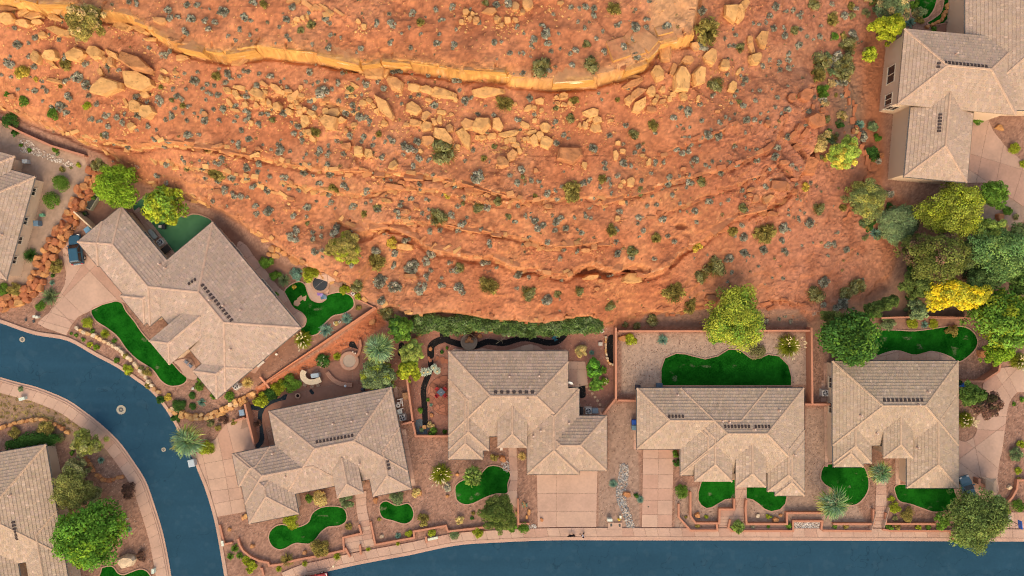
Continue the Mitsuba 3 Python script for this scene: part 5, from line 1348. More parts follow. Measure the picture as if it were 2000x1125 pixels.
def ledge(key, label, lip, joints, depth, height, out, warm, seed, lift=.05):
    """Blocks along the lip line (survey pixels, west to east); joints are arc positions in pixels or a mean spacing."""
    r = np.random.default_rng(seed)
    L = LineString([q[:2] for q in lip])
    if np.isscalar(joints):
        js, s = [0.0], 0.0
        while s < L.length:
            s += joints * r.uniform(.5, 1.6)
            js.append(min(s, L.length))
    else:
        js = [L.project(Point(x, np.interp(x, [q[0] for q in lip], [q[1] for q in lip]))) for x in joints]
    n = 0
    for s0, s1 in zip(js[:-1], js[1:]):
        if s1 - s0 < 3:
            continue
        m = max(2, int((s1 - s0) / 18) + 1)
        ps = np.array([L.interpolate(s0 + (s1 - s0) * t).coords[0] for t in np.linspace(.03 if warm > .5 else .012, .97 if warm > .5 else .988, m + 1)])
        # height of the bench just behind the lip
        d = ps[-1] - ps[0]
        d /= np.linalg.norm(d)
        nb = np.array([d[1], -d[0]])           # behind the lip, in pixels (up in the picture)
        zs = [P(*(p + nb * 14))[2] for p in ps]
        zt = float(np.mean(zs)) + lift + r.uniform(-.28, .22)
        o, dp = out + r.uniform(-.45, .3), (depth(ps[0][0]) if callable(depth) else depth) * r.uniform(.55, 1.35)
        F = np.array([W(p[0], p[1], zt) for p in ps])
        dw = F[-1] - F[0]
        dw /= np.linalg.norm(dw)
        nw = np.array([-dw[1], dw[0]])
        plan = np.vstack([F - nw * o, (F[::-1] + nw * dp)])
        zf = min(float(gz([q[0]], [q[1]])[0]) for q in F - nw * (o + .7))
        hh = min(height, zt - zf + .5)
        if warm < .5 and r.random() < .3:
            continue
        drop = np.concatenate([np.zeros(len(F)), r.uniform(.25, .6, len(F)) * (1 if dp < 4 else .3)])
        v, f, nn = bedded_block(plan, zt - hh - .3, zt, r, drop, ml=.32 if height > 1.5 else .3)
        MB().add(v, f, ledge_colour(v, nn, warm, r)).put(f'{key}__block' + (f'_{n:03d}' if n else ''), 'matte')
        n += 1
    say(key, label, 'rock ledge', kind='thing')


LIP = [(-20, -12), (0, -8), (71, 8), (142, 9), (199, 20), (250, 30), (296, 46), (300, 62), (341, 83), (427, 102), (500, 90), (557, 98), (617, 103), (703, 123), (745, 118), (802, 122), (856, 130), (902, 137), (988, 142), (995, 150), (1078, 154), (1163, 148), (1218, 134), (1266, 117)]
ledge('rock_ledge', 'long straight yellow sandstone ledge crossing the top of the hillside', LIP, [-18, 30, 71, 140, 199, 262, 296, 345, 398, 437, 500, 557, 617, 703, 744, 802, 856, 902, 990, 1078, 1163, 1218, 1264], lambda x: 1.5 if x < 985 else 2.4, 2.9, .30, 1.0, 51)
ledge('rock_ledge_001', 'blocky yellow outcrop where the ledge turns up to the top edge', [(1262, 116), (1286, 92), (1290, 78), (1325, 74), (1358, 66), (1364, 30), (1372, -20)], [1262, 1288.5, 1324, 1357], 4.5, 2.9, .25, 1.0, 52)
ledge('rock_ledge_002', 'long rounded red sandstone cliff edge across the lower hillside', [(646, 424), (674, 434), (699, 453), (749, 440), (795, 449), (838, 483), (884, 488), (920, 501), (966, 498), (1000, 517), (1046, 523), (1064, 532), (1107, 536), (1135, 522), (1160, 512), (1180, 518), (1206, 529), (1228, 524), (1256, 535), (1284, 533), (1302, 520), (1338, 485), (1377, 470), (1416, 441), (1434, 420), (1462, 413), (1500, 405)], 46, 1.3, 1.7, .12, .12, 53, .02)
ledge('rock_ledge_003', 'thin broken red ledge along the left middle of the hillside', [(170, 266), (260, 286), (330, 277), (420, 287), (500, 305), (560, 318), (640, 332), (700, 336), (760, 341), (834, 347), (900, 360), (1000, 387)], 30, .8, .8, .08, .2, 54, .03)
ledge('rock_ledge_004', 'thin broken red ledge above the long lower cliff', [(860, 438), (930, 450), (1000, 462), (1071, 483), (1117, 480), (1160, 476), (1212, 476)], 28, .8, .7, .08, .25, 55, .03)
ledge('rock_ledge_005', 'thin broken ledge rising to the right across the hillside', [(1180, 395), (1300, 360), (1420, 332), (1500, 292), (1530, 235)], 30, .8, .7, .08, .1, 56, .03)
ledge('rock_ledge_006', 'upper step of the pale outcrop behind the ledge corner', [(1196, 118), (1232, 106), (1262, 98), (1284, 72), (1318, 62)], [1196, 1233, 1262, 1284, 1317], 2.2, 1.2, .25, .85, 57, .45)
# ---------------------------------------------------------------- plants
PAL = {'sage': (0.160, 0.165, 0.125), 'pale': (0.27, 0.27, 0.21), 'dark': (0.075, 0.085, 0.08), 'olive': (0.185, 0.160, 0.045), 'green': (0.075, 0.150, 0.022), 'dkgreen': (0.036, 0.092, 0.020), 'yg': (0.20, 0.245, 0.022), 'bright': (0.115, 0.200, 0.018),
       'yellow': (0.34, 0.27, 0.045), 'gg': (0.115, 0.165, 0.075), 'teal': (0.115, 0.215, 0.165), 'tan': (0.36, 0.27, 0.12), 'brown': (0.095, 0.055, 0.042), 'cream': (0.75, 0.66, 0.42), 'palm': (0.15, 0.255, 0.095), 'dusk': (0.150, 0.155, 0.065), 'straw': (0.42, 0.34, 0.13)}


def leaf_cloud(centres, radii, n, size, col, r, var=0.18, cvar=0.16, spread=0.5, second=None, smix=0.0, up=0.55, long=1.5):
    """n leaf-sized faces on round leaf clumps; one tint per clump and a little per leaf."""
    K = len(centres)
    w = radii ** 2
    ci = r.choice(K, n, p=w / w.sum())
    d = r.normal(size=(n, 3))
    d[:, 2] = np.abs(d[:, 2]) * 0.9 + 0.15 * d[:, 2]
    d /= np.linalg.norm(d, axis=1, keepdims=True)
    rad = radii[ci] * (1 - spread * r.random(n) ** 2)
    p = centres[ci] + d * rad[:, None] * np.array([1, 1, 0.85])
    nrm = d * 0.8 + r.normal(size=(n, 3)) * 0.38 + [0, 0, up]
    nrm /= np.linalg.norm(nrm, axis=1, keepdims=True)
    t = r.normal(size=(n, 3))
    t -= nrm * (t * nrm).sum(1, keepdims=True)
    t /= np.linalg.norm(t, axis=1, keepdims=True)
    bt = np.cross(nrm, t)
    s = size * r.uniform(0.65, 1.3, n)[:, None]
    a, b_ = t * s * long * 0.5, bt * s * 0.5
    v = np.stack([p - a, p + b_ * 0.8, p + a, p - b_ * 0.8], 1).reshape(-1, 3)
    i = np.arange(n) * 4
    f = np.vstack([np.stack([i, i + 1, i + 2], 1), np.stack([i, i + 2, i + 3], 1)])
    kc = r.normal(1, cvar, K)[ci] * r.normal(1, var, n)
    c = 1.4 * np.array(col)[None] * np.clip(kc, 0.35, 1.9)[:, None]
    if second is not None:
        pick = r.random(K) < smix
        m = pick[ci][:, None] * np.clip(r.normal(0.85, .2, n), 0, 1)[:, None]
        c = c * (1 - m) + 1.4 * np.array(second) * m * np.clip(kc, 0.5, 1.6)[:, None]
    c = c * (1 + r.normal(0, 0.05, (n, 3)))
    return v, f, np.repeat(np.clip(c, 0.004, 0.9), 4, 0)


def sticks(n, rr, h, r, col=(0.16, 0.11, 0.08), w=0.012):
    vs, fs = [], []
    for i in range(n):
        a, e = r.uniform(0, 2 * PI), r.uniform(0.3, 1.2)
        tip = np.array([math.cos(a) * rr * math.cos(e), math.sin(a) * rr * math.cos(e), h * math.sin(e)])
        s = np.array([-math.sin(a), math.cos(a), 0]) * w
        vs += [-s, s, tip]
        fs.append([3 * i, 3 * i + 1, 3 * i + 2])
    return np.array(vs), np.array(fs), np.tile(col, (len(vs), 1))


def shrub_mesh(R, hgt, col, seed, n=None, leaf=0.10, clumps=9, **kw):
    r = np.random.default_rng(seed)
    a, q = r.uniform(0, 2 * PI, clumps), np.sqrt(r.uniform(0, 1, clumps)) * 0.72
    cen = np.column_stack([np.cos(a) * q * R, np.sin(a) * q * R, hgt * (0.62 - 0.45 * q ** 2) * r.uniform(0.7, 1.15, clumps)])
    rad = R * r.uniform(0.22, 0.40, clumps)
    cen[:, :2] *= np.minimum(1, (R - rad * 0.9)[:, None] / np.maximum(np.hypot(cen[:, 0], cen[:, 1])[:, None], 1e-6))
    n = n or int(240 + 260 * R * R)
    v, f, c = leaf_cloud(cen, rad, n, leaf, col, r, **kw)
    return v, f, c


def spiky_mesh(R, hgt, col, seed, n=60, w=0.05, tipcol=None, droop=0.25, flat=0.15):
    """A rosette or grass clump of long arching blades."""
    r = np.random.default_rng(seed)
    vs, fs, cs = [], [], []
    for i in range(n):
        a, e = r.uniform(0, 2 * PI), r.uniform(flat, 1.35)
        L = R * r.uniform(0.75, 1.12)
        out = np.array([math.cos(a), math.sin(a), 0])
        s = np.array([-out[1], out[0], 0]) * w * r.uniform(0.7, 1.2)
        pts = []
        for t in (0.06, 0.45, 0.8, 1.0):
            pts.append(out * L * t * math.cos(e) ** 0.8 + np.array([0, 0, hgt * (math.sin(e) * t * 1.25 - droop * t * t * 1.2) + 0.05]))
        b0 = len(vs)
        for p_, k in zip(pts, (0.7, 1.0, 0.7, 0.08)):
            vs += [p_ - s * k, p_ + s * k]
        for j in range(3):
            fs += [[b0 + 2 * j, b0 + 2 * j + 1, b0 + 2 * j + 3], [b0 + 2 * j, b0 + 2 * j + 3, b0 + 2 * j + 2]]
        cc = np.array(col) * r.normal(1, 0.2)
        t4 = np.repeat(np.array([0.75, 1, 1, 1.0])[:, None] * cc, 2, 0)
        if tipcol is not None:
            t4[4:] = np.array(tipcol) * r.normal(1, .12)
        cs.append(t4)
    return np.array(vs), np.array(fs), np.clip(np.vstack(cs), 0.005, 0.9)


def scaled(v, s):
    return v * s


# shared variants, unit radius
SAGE = [shrub_mesh(1.0, 0.95, PAL['sage'], 500 + i, n=520, leaf=0.145, clumps=13, var=.38, cvar=.30, second=PAL['pale'], smix=.35, long=2.4, spread=.6) for i in range(7)]
SAGE_PLY = [mikit.ply((v, f), 'leafy', color=c) for v, f, c in SAGE]
OLIVE = []
for i in range(5):
    v1, f1, c1 = spiky_mesh(1.0, 1.0, PAL['olive'], 530 + i, n=230, w=0.022, flat=.1)
    v2, f2, c2 = shrub_mesh(1.0, 1.0, PAL['olive'] if i % 2 else PAL['dusk'], 540 + i, n=420, leaf=0.15, clumps=12, var=.28, spread=.9, long=2.4, cvar=.25)
    OLIVE.append((np.vstack([v1, v2]), np.vstack([f1, f2 + len(v1)]), np.vstack([c1, c2])))
OLIVE_PLY = [mikit.ply((v, f), 'leafy', color=c) for v, f, c in OLIVE]
T7, T8_, Z6, Z7 = (1400, 400, 4.327), (480, 400, 4.6875), (500, 380, 2.812), (1000, 380, 2.812)
SG = {T1: "205 35 22,65 40 18,30 75 30,80 90 40,10 170 18,75 190 20,140 185 25,250 112 24,460 38 26,622 88 26,790 108 24,868 140 22,565 195 45,635 255 40,485 215 28,300 215 18,310 262 18,335 288 20,250 290 24,195 282 12,125 275 18,515 330 38,645 325 20,705 385 22,430 405 35,375 405 20,468 400 22,485 450 27,775 465 30,850 478 28,915 462 20,662 498 26,725 520 24,897 522 24,795 550 26,995 578 16,1080 545 24,770 615 28,695 645 20,825 675 16,935 695 26,1110 640 18,1000 330 30,1070 365 18,1005 470 26,765 848 24,310 365 16",
      T2: "320 40 18,225 45 18,145 75 14,178 75 12,475 10 14,300 105 35,540 50 28,565 88 20,625 65 20,525 115 22,660 30 20,692 35 20,768 50 18,858 75 30,755 140 26,388 130 20,440 135 18,355 158 18,385 180 18,420 195 22,470 208 24,140 165 18,232 162 16,168 215 24,200 240 22,35 250 38,255 290 22,150 305 18,130 370 24,130 338 20,215 340 18,82 390 18,295 342 14,240 392 16,435 310 18,510 312 28,380 240 16,350 330 20,370 395 30,480 395 20,590 405 20,606 365 18,600 295 26,690 320 28,660 320 16,690 360 22,680 395 26,785 345 20,825 350 24,680 180 14,678 215 24,640 465 20,770 425 26,955 340 30,980 145 18,925 110 14,950 85 12,1110 110 16,1010 410 16,1060 440 25,1025 495 26,1085 490 20,1085 545 24,15 460 14,8 535 20,110 545 26,250 500 32,325 500 18,80 585 20,230 570 16,695 530 26,630 575 32,575 548 14,915 575 22,925 620 35,930 540 14,860 605 14,995 620 16,795 570 12,98 710 28,205 670 18,222 702 20,500 680 28,475 710 24,440 700 20,395 705 14,330 685 14,350 745 22,375 815 22,470 835 24,570 815 30,675 720 20,680 750 24,770 712 26,760 770 20,685 815 24,725 870 30,850 805 20,775 845 16,820 840 10,950 815 30,960 865 24,990 895 16,605 865 20,525 910 32,585 940 30,640 945 28,680 955 14,830 905 28,1055 910 22,1100 780 28,1075 712 14,1115 640 14,745 1025 24,750 1075 24,840 1060 36,1025 1095 26,1110 1030 20,1115 1100 18,430 985 18,28 795 26,88 850 20,1100 670 14",
      T3: "15 40 28,255 45 18,370 92 14,75 110 18,40 128 14,135 100 20,215 115 28,430 125 30,405 105 16,395 195 18,120 200 60,185 165 20,20 238 28,232 250 20,45 300 24,290 210 18,345 218 14,330 285 24,280 335 30,340 330 20,385 370 34,430 375 22,452 405 28,560 152 28,520 108 22,635 40 28,680 28 24,315 505 26,415 515 24,485 528 18,565 550 18,615 535 32,400 548 18,478 575 20,90 595 22,160 580 20,95 640 34,140 655 20,160 630 20,215 540 22,265 640 22,550 662 26,710 580 30,765 610 42,805 548 28,822 668 32,895 690 24,770 730 26,700 645 16,930 285 30,690 268 14,755 222 14,815 205 18,1095 100 34,885 60 20,970 70 14,1115 170 18,150 715 22,68 690 14,12 710 14,165 790 26,38 795 16,262 815 16,420 775 20,490 772 18,85 865 30,65 912 18,158 930 28,275 880 34,440 915 30,410 930 18,610 828 14,760 820 14,820 862 20,828 895 16,755 990 26,690 985 16,680 1015 20,870 975 18,975 935 22,1080 890 20,920 795 16,650 1070 24,670 1100 20,755 1110 16,840 1075 18,465 980 16,425 1000 14,335 1020 30,175 998 24,12 1035 16,65 985 14,1050 1085 28,890 1100 20,890 1045 14,1105 1020 22,575 938 12",
      T4: "30 250 32,85 220 22,180 290 14,125 345 18,245 350 22,455 45 18,640 25 30,505 230 26,540 345 20,422 380 28,690 405 24,750 498 24,790 525 16,1030 240 14,1010 190 16,970 598 32,1055 705 22,1058 748 20,1090 505 22,90 610 20,30 690 16,120 810 52,440 760 34,360 795 20,415 850 26,515 835 22,575 835 22,590 880 14,632 925 28,622 978 14,470 860 10,700 905 20,742 880 18,718 970 22,900 860 28,950 838 26,910 835 16,1085 830 20,1020 878 20,1100 860 16,1110 930 18,985 960 18,1020 985 12,945 1025 22,890 970 16,915 1092 20,955 1105 18,830 1105 16,1100 985 16,25 955 18,190 1030 30,410 1018 20,470 1085 16,515 1070 10,670 1088 14,730 1115 26,45 1105 14,515 1110 16,1050 1045 10,700 560 24",
      T5: "725 210 22,830 55 18,940 15 14,925 65 16,960 95 24,945 130 16,1085 10 18,1010 172 14,1065 170 20,1040 245 22,860 262 14,945 285 24,898 175 16,885 210 18,632 275 20,487 300 20,542 330 36,435 380 30,642 395 20,780 405 24,815 368 16,845 385 14,862 420 14,305 480 20,85 432 22,65 565 14,180 585 22,150 628 18,215 610 14,465 435 12,490 425 10,555 445 14,520 508 14,550 520 16,690 500 34,760 505 34,635 525 20,710 460 12,630 575 12,460 612 28,500 630 24,545 615 26,560 570 22,595 680 28,365 695 20,300 705 24,65 710 30,115 725 22,25 795 22,200 835 18,268 782 16,163 750 8,885 585 22,970 390 28,1030 395 24,1075 405 16,1075 340 16,1118 370 14,960 482 14,1045 605 16,965 600 14,995 610 10,1045 685 24,720 695 16,670 720 18,700 740 14,855 705 16,900 725 26,780 778 24,780 690 10,405 810 24,390 855 32,455 845 18,560 840 36,548 792 16,530 885 14,430 945 22,278 888 14,278 948 14,95 938 14,68 978 18,85 1002 18,243 1025 20,305 1012 18,40 1060 22,175 1105 28,345 1112 32,695 990 28,480 1000 16,785 1005 14,835 975 18,590 1055 26,485 1060 12,935 905 20,960 950 12,1025 820 16,1110 870 20,970 1055 16,885 345 12,110 150 24",
      T6: "30 10 20,165 22 20,230 10 24,225 138 12,145 225 20,110 165 10,20 172 20,132 295 16,215 325 32,185 345 20,75 375 18,25 340 12,28 405 14,80 325 12,135 440 14,222 515 26,148 595 26,125 660 30,10 685 14,85 750 18,250 725 20,285 750 20,320 735 8,378 325 22,362 430 12,400 235 16,565 125 26,625 120 32,470 245 36,470 280 18,270 850 28,68 875 26,100 825 12,292 965 14,230 1050 12,345 1075 12,300 1105 14,235 1095 14,320 980 10,390 850 18,755 510 45,960 930 36,615 215 20",
      T7: "218 175 26,155 262 18,235 280 32,395 385 36,228 410 36,105 455 36,130 572 20,560 195 45,610 215 20,555 300 26,570 385 26,595 410 22,785 155 40,695 110 16,700 135 18,610 90 18,610 40 14,710 45 14,745 68 14,940 345 32,990 335 32,1100 380 28,945 432 16,1195 415 12,905 655 46,895 850 30,1065 830 52,1010 870 34,1160 875 16,1240 630 14,565 625 18,470 610 16,355 520 14,95 650 14,410 985 30,530 965 18,580 945 16,630 990 20,820 320 12,1020 235 20,720 345 16",
      T8_: "90 25 26,95 75 28,210 55 42,440 105 34,560 25 38,555 120 22,465 225 44,440 295 55,400 270 30,610 255 24,612 310 28,690 210 20,700 290 28,805 225 62,630 435 34,690 415 26,700 475 18,985 20 40,1205 40 34,1370 70 26,1395 105 18,1010 275 28,960 245 20,1265 270 16,1190 420 42,1470 325 40,1355 445 40,1345 550 36,1230 700 66,1360 750 60,1475 590 36,1245 880 40,970 560 30",
      Z6: "770 100 22,850 30 20,955 200 18,1010 195 16,1075 110 22,1130 155 26,1115 195 20,1140 15 16,1235 185 16,1290 270 24,1270 65 24,1220 70 24,1385 120 16,825 245 22,930 365 26,965 320 30,855 400 40,960 415 14,935 455 20,905 510 36,1090 415 28,1065 375 16,1020 500 22,1120 520 36,1260 375 26,1320 395 14,1020 455 12",
      Z7: "15 155 18,35 60 16,255 22 20,425 65 16,545 32 12,610 30 14,628 45 14,590 95 18,405 115 18,432 127 14,745 65 14,795 55 14,885 10 16,1080 38 20,695 130 22,690 160 12,825 140 26,720 195 18,125 145 20,135 185 24,170 168 18,245 150 22,265 140 16,235 195 16,295 185 18,385 208 18,360 192 10,345 125 12,580 188 18,572 258 16,700 235 12,858 228 14,893 258 16,1015 150 14,195 258 18,97 235 14,60 275 10,290 305 10,355 308 16,265 355 16,580 325 20,655 345 20,785 352 14,275 470 16,90 455 16,35 440 22,195 580 30,25 515 14,540 448 18,1265 165 18,1275 235 24,1275 322 24,1210 430 12,1190 475 8,1190 350 26",
      Q1: "150 235 14,190 205 18,95 245 26,75 150 14,320 215 14,275 40 16,705 10 16,740 15 20,1025 25 18,1080 25 18,1150 45 10,920 55 22,930 95 20,970 95 18,1050 105 26,1125 110 20,1180 118 18,1225 65 30,1145 162 20,1025 170 26,1340 95 24,1375 110 14,1385 20 24,1315 158 16,1365 188 14,1250 198 14,1290 218 14,820 258 16,895 305 24,925 285 18,810 188 16,470 345 18",
      Q2: "200 38 20,165 105 20,285 70 14,380 100 20,400 125 16,655 125 22,750 130 26,860 75 22,1020 115 20,990 50 18,1080 40 20,1095 158 12,840 150 12,850 260 14,740 230 20,575 260 20,405 190 16,400 260 22,165 195 14,180 215 14,465 205 10,990 235 20,905 190 14,1085 250 24,1310 230 18,1350 225 12,1395 290 16,125 145 12,310 240 14,550 285 10,730 75 12,800 180 10,1005 185 12,930 90 8,1225 120 16,1180 50 12,1320 25 20,1380 20 28",
      Q3: "405 35 20,325 38 16,370 45 14,450 45 18,450 82 18,230 75 12,360 118 14,395 150 16,30 148 16,65 178 12,680 48 10,755 5 14,165 145 20,185 185 30,115 220 26,110 255 16,200 235 20,215 280 14,258 180 12,265 265 10,350 280 22,320 292 14,460 210 16,505 172 14,570 138 12,595 135 18,680 148 28,740 155 18,742 105 18,850 155 30,670 210 22,750 215 16,610 260 24,508 285 20,685 305 24,60 290 14,40 290 10,330 360 20,60 400 16,1045 60 24,1050 250 30,1170 210 12,1325 130 14,1360 135 14,1195 250 14,1220 250 14,1230 190 14,1220 155 14,1395 120 14,1375 365 18",
      Q4: "10 85 18,45 35 22,100 60 14,140 55 16,165 85 14,185 70 14,180 95 12,32 155 18,95 150 16,95 195 20,180 160 14,215 200 14,290 145 14,285 200 18,250 220 12,170 250 22,112 290 18,110 330 18,62 345 18,68 385 14,115 375 12,140 365 10,12 330 14,425 90 26,485 50 18,470 195 30,370 310 36,360 350 20,355 20 16,370 455 20,410 450 26"}
OL = {T1: "430 250 18,475 100 45,740 610 20,720 830 60,450 865 20,510 850 12", T2: "455 70 35,45 145 20,125 240 20,205 280 24,865 385 24,395 600 32,245 740 30,465 785 60", T3: "315 155 30,55 480 40,520 490 24,215 905 20,180 880 30,510 1035 34,415 1080 26,970 1080 65,1005 620 95",
      T4: "315 270 65,570 20 45,700 300 24,830 245 36,805 375 36,245 585 24,170 670 24,450 805 20,540 945 22,820 895 70,1040 825 34,15 1000 18,125 1030 45,270 985 34,350 1095 24", T5: "745 130 60,920 255 20,290 430 45,145 495 42,640 840 40,190 910 40,940 1035 36,25 240 20",
      T6: "450 1040 50,630 1035 28,440 50 60,620 40 80,510 380 30,560 520 30", T7: "135 220 45,400 240 85,15 540 55,870 50 50,835 760 75,1180 685 75,1090 740 60,240 40 30,1070 20 30", T8_: "555 165 24,1200 530 80,1285 985 75,1020 740 70",
      Z6: "1000 125 55,1275 500 55,1120 400 30", Z7: "330 5 40,545 195 35,795 240 30,660 315 34,90 540 45,250 545 22,370 530 26,540 610 30,1220 200 28,1110 400 60,1040 450 40,885 540 60,975 610 45,770 690 35,685 720 24,625 715 18", Q2: "40 20 26,300 130 26,240 160 22,900 120 24,1260 10 20", Q3: "565 45 40,410 240 24,435 355 45,160 370 55,1075 170 70,1255 260 28", Q4: "145 165 26,350 110 38,440 250 50,420 350 55,285 350 60,250 20 40,455 30 26"}


def listed(D):
    out = []
    for t, s in D.items():
        for q in s.split(','):
            x, y, rr = map(float, q.split())
            out.append((t[0] + x / t[2], t[1] + y / t[2], rr / t[2]))
    keep = []
    for q in sorted(out, key=lambda q: -q[2]):
        if all((q[0] - k[0]) ** 2 + (q[1] - k[1]) ** 2 > (0.55 * max(q[2], k[2])) ** 2 for k in keep):
            keep.append(q)
    return keep


r = np.random.default_rng(77)
sages = listed(SG)
rest = MB()
for i, (px, py, rr) in enumerate(sages):
    q = P(px, py, 0.25)
    R = rr / PXM * (EYE - q[2]) / EYE * 1.12
    g = float(gz([q[0]], [q[1]])[0]) - 0.04
    a, hs, kx = r.uniform(0, 360), r.uniform(0.75, 1.05), r.uniform(0.85, 1.1)
    if i < 296:
        k = new_key('sagebrush')
        scene[k] = {**SAGE_PLY[i % 7], 'to_world': T().translate([q[0], q[1], g]).rotate([0, 0, 1], a).scale([R * kx, R / kx, R * hs])}
        say(k, 'grey green sagebrush tuft growing on the red sandstone hillside', 'shrub', 'sagebrush tufts on the hillside', 'thing')
    else:
        v, f, c = SAGE[i % 7]
        half = r.random(len(v) // 4) < 0.6
        fm = np.concatenate([half, half])
        rest.add(rot(v * [R * kx, R / kx, R * hs], math.radians(a)) + [q[0], q[1], g], f[fm], c)
# the smallest tufts, between the ones that can be told apart
for _ in range(420):
    px, py = r.uniform(0, 1690), r.uniform(0, 640)
    q = P(px, py, 0.1)
    if not HILL.contains(Point(q[0], q[1])):
        continue
    R = r.uniform(0.12, 0.36)
    v, f, c = SAGE[r.integers(7)]
    half = r.random(len(v) // 4) < 0.25
    cc = c * np.array([[1.0, 1.0, 1.0], [1.1, 0.9, 0.5], [0.6, 0.7, 0.6]][r.integers(3)])
    rest.add(rot(v * [R, R, R * 0.8], r.uniform(0, 6)) + [q[0], q[1], float(gz([q[0]], [q[1]])[0]) - 0.03], f[np.concatenate([half, half])], cc)
rest.put('low_scrub', 'leafy')
say('low_scrub', 'small scattered tufts of scrub between the larger sagebrush', 'scrub', kind='stuff')
ols = []
for i, (px, py, rr) in enumerate(listed(OL)):
    q = P(px, py, 0.4)
    R = rr / PXM * (EYE - q[2]) / EYE * 1.12
    g = float(gz([q[0]], [q[1]])[0]) - 0.05
    k = new_key('olive_bush')
    scene[k] = {**OLIVE_PLY[i % 5], 'to_world': T().translate([q[0], q[1], g]).rotate([0, 0, 1], r.uniform(0, 360)).scale([R, R * r.uniform(.85, 1.1), R * r.uniform(.7, .95)])}
    ols.append((k, px, py, f'{"big" if rr > 15 else "medium" if rr > 8.5 else "small"} olive twiggy bush {where(px, py) if py < 590 else "at the foot of the hill"}'))
settle(ols, 'bush')


# ---------------------------------------------------------------- trees
def tree(px, py, rp, col, label, name='tree', hgt=None, second=None, smix=0.0, leaf=0.26, dens=1.0, seed=0, stretch=1.0, ang=0.0, clumps=None, csize=0.25, var=.24, cvar=.24, gaps=0.0, long=1.5, cat='tree', base=None):
    col, second = np.array(col) * 1.25, None if second is None else np.array(second) * 1.25
    r = np.random.default_rng(900 + seed + int(px * 7 + py))
    R0 = rp / PXM
    hgt = hgt if hgt is not None else 1.35 * R0 + 0.8
    q = P(px, py, hgt * 0.6)
    R = R0 * (EYE - q[2]) / EYE
    g = float(gz([q[0]], [q[1]])[0])
    key = new_key(name)
    K = clumps or int(34 + 11 * R * R)
    a, s = r.uniform(0, 2 * PI, K), np.sqrt(r.uniform(0.0, 1, K))
    lobes = 0.98 + 0.11 * np.sin(2 * a + r.uniform(0, 6)) + 0.15 * np.sin(3 * a + r.uniform(0, 6)) + 0.09 * np.sin(7 * a + r.uniform(0, 6)) + r.normal(0, .09, K)
    rad = R * csize * r.uniform(0.42, 1.2, K)
    d = s * lobes * np.maximum(R - rad * 0.85, 0.1)
    top = hgt * (0.50 + 0.42 * np.sqrt(np.clip(1 - s ** 2, 0, 1)) + r.normal(0, 0.11, K))
    cen = np.column_stack([np.cos(a) * d, np.sin(a) * d * stretch, top])
    if gaps:
        keep = meshkit.noise(cen * 1.1 / max(R, 1) * 2.2 + seed, 3) > gaps
        cen, rad = cen[keep], rad[keep]
    cen[:, :2] = rot(np.column_stack([cen[:, :2], cen[:, :1] * 0]), math.radians(ang))[:, :2]
    # limbs and trunk
    b = MB()
    tb = np.array([q[0], q[1], g - 0.1])
    fork = tb + [r.normal(0, .1), r.normal(0, .1), hgt * 0.34]
    rt = 0.05 + 0.055 * R
    b.cyl(tb, fork, rt, rt * 0.8, (0.15, 0.105, 0.075), 8, False)
    for i in r.choice(len(cen), min(len(cen), 9), replace=False):
        e = cen[i] + [q[0], q[1], g] - [0, 0, rad[i] * 0.3]
        b.cyl(fork - [0, 0, 0.05], (fork + e) / 2 + [0, 0, 0.15 * R], rt * 0.6, rt * 0.35, (0.15, 0.105, 0.075), 6, False)
        b.cyl((fork + e) / 2 + [0, 0, 0.15 * R], e, rt * 0.35, rt * 0.1, (0.15, 0.105, 0.075), 5, False)
    b.put(f'{key}__trunk', 'matte')
    n = int(dens * (900 + 720 * R * R) * (0.26 / leaf) ** 1.4)
    v, f, c = leaf_cloud(cen, rad, n, leaf, col, r, var=var, cvar=cvar, second=second, smix=smix, long=long)
    MB().add(v + [q[0], q[1], g], f, c).put(f'{key}__crown', 'leafy')
    say(key, label, cat, kind='thing')
    return key


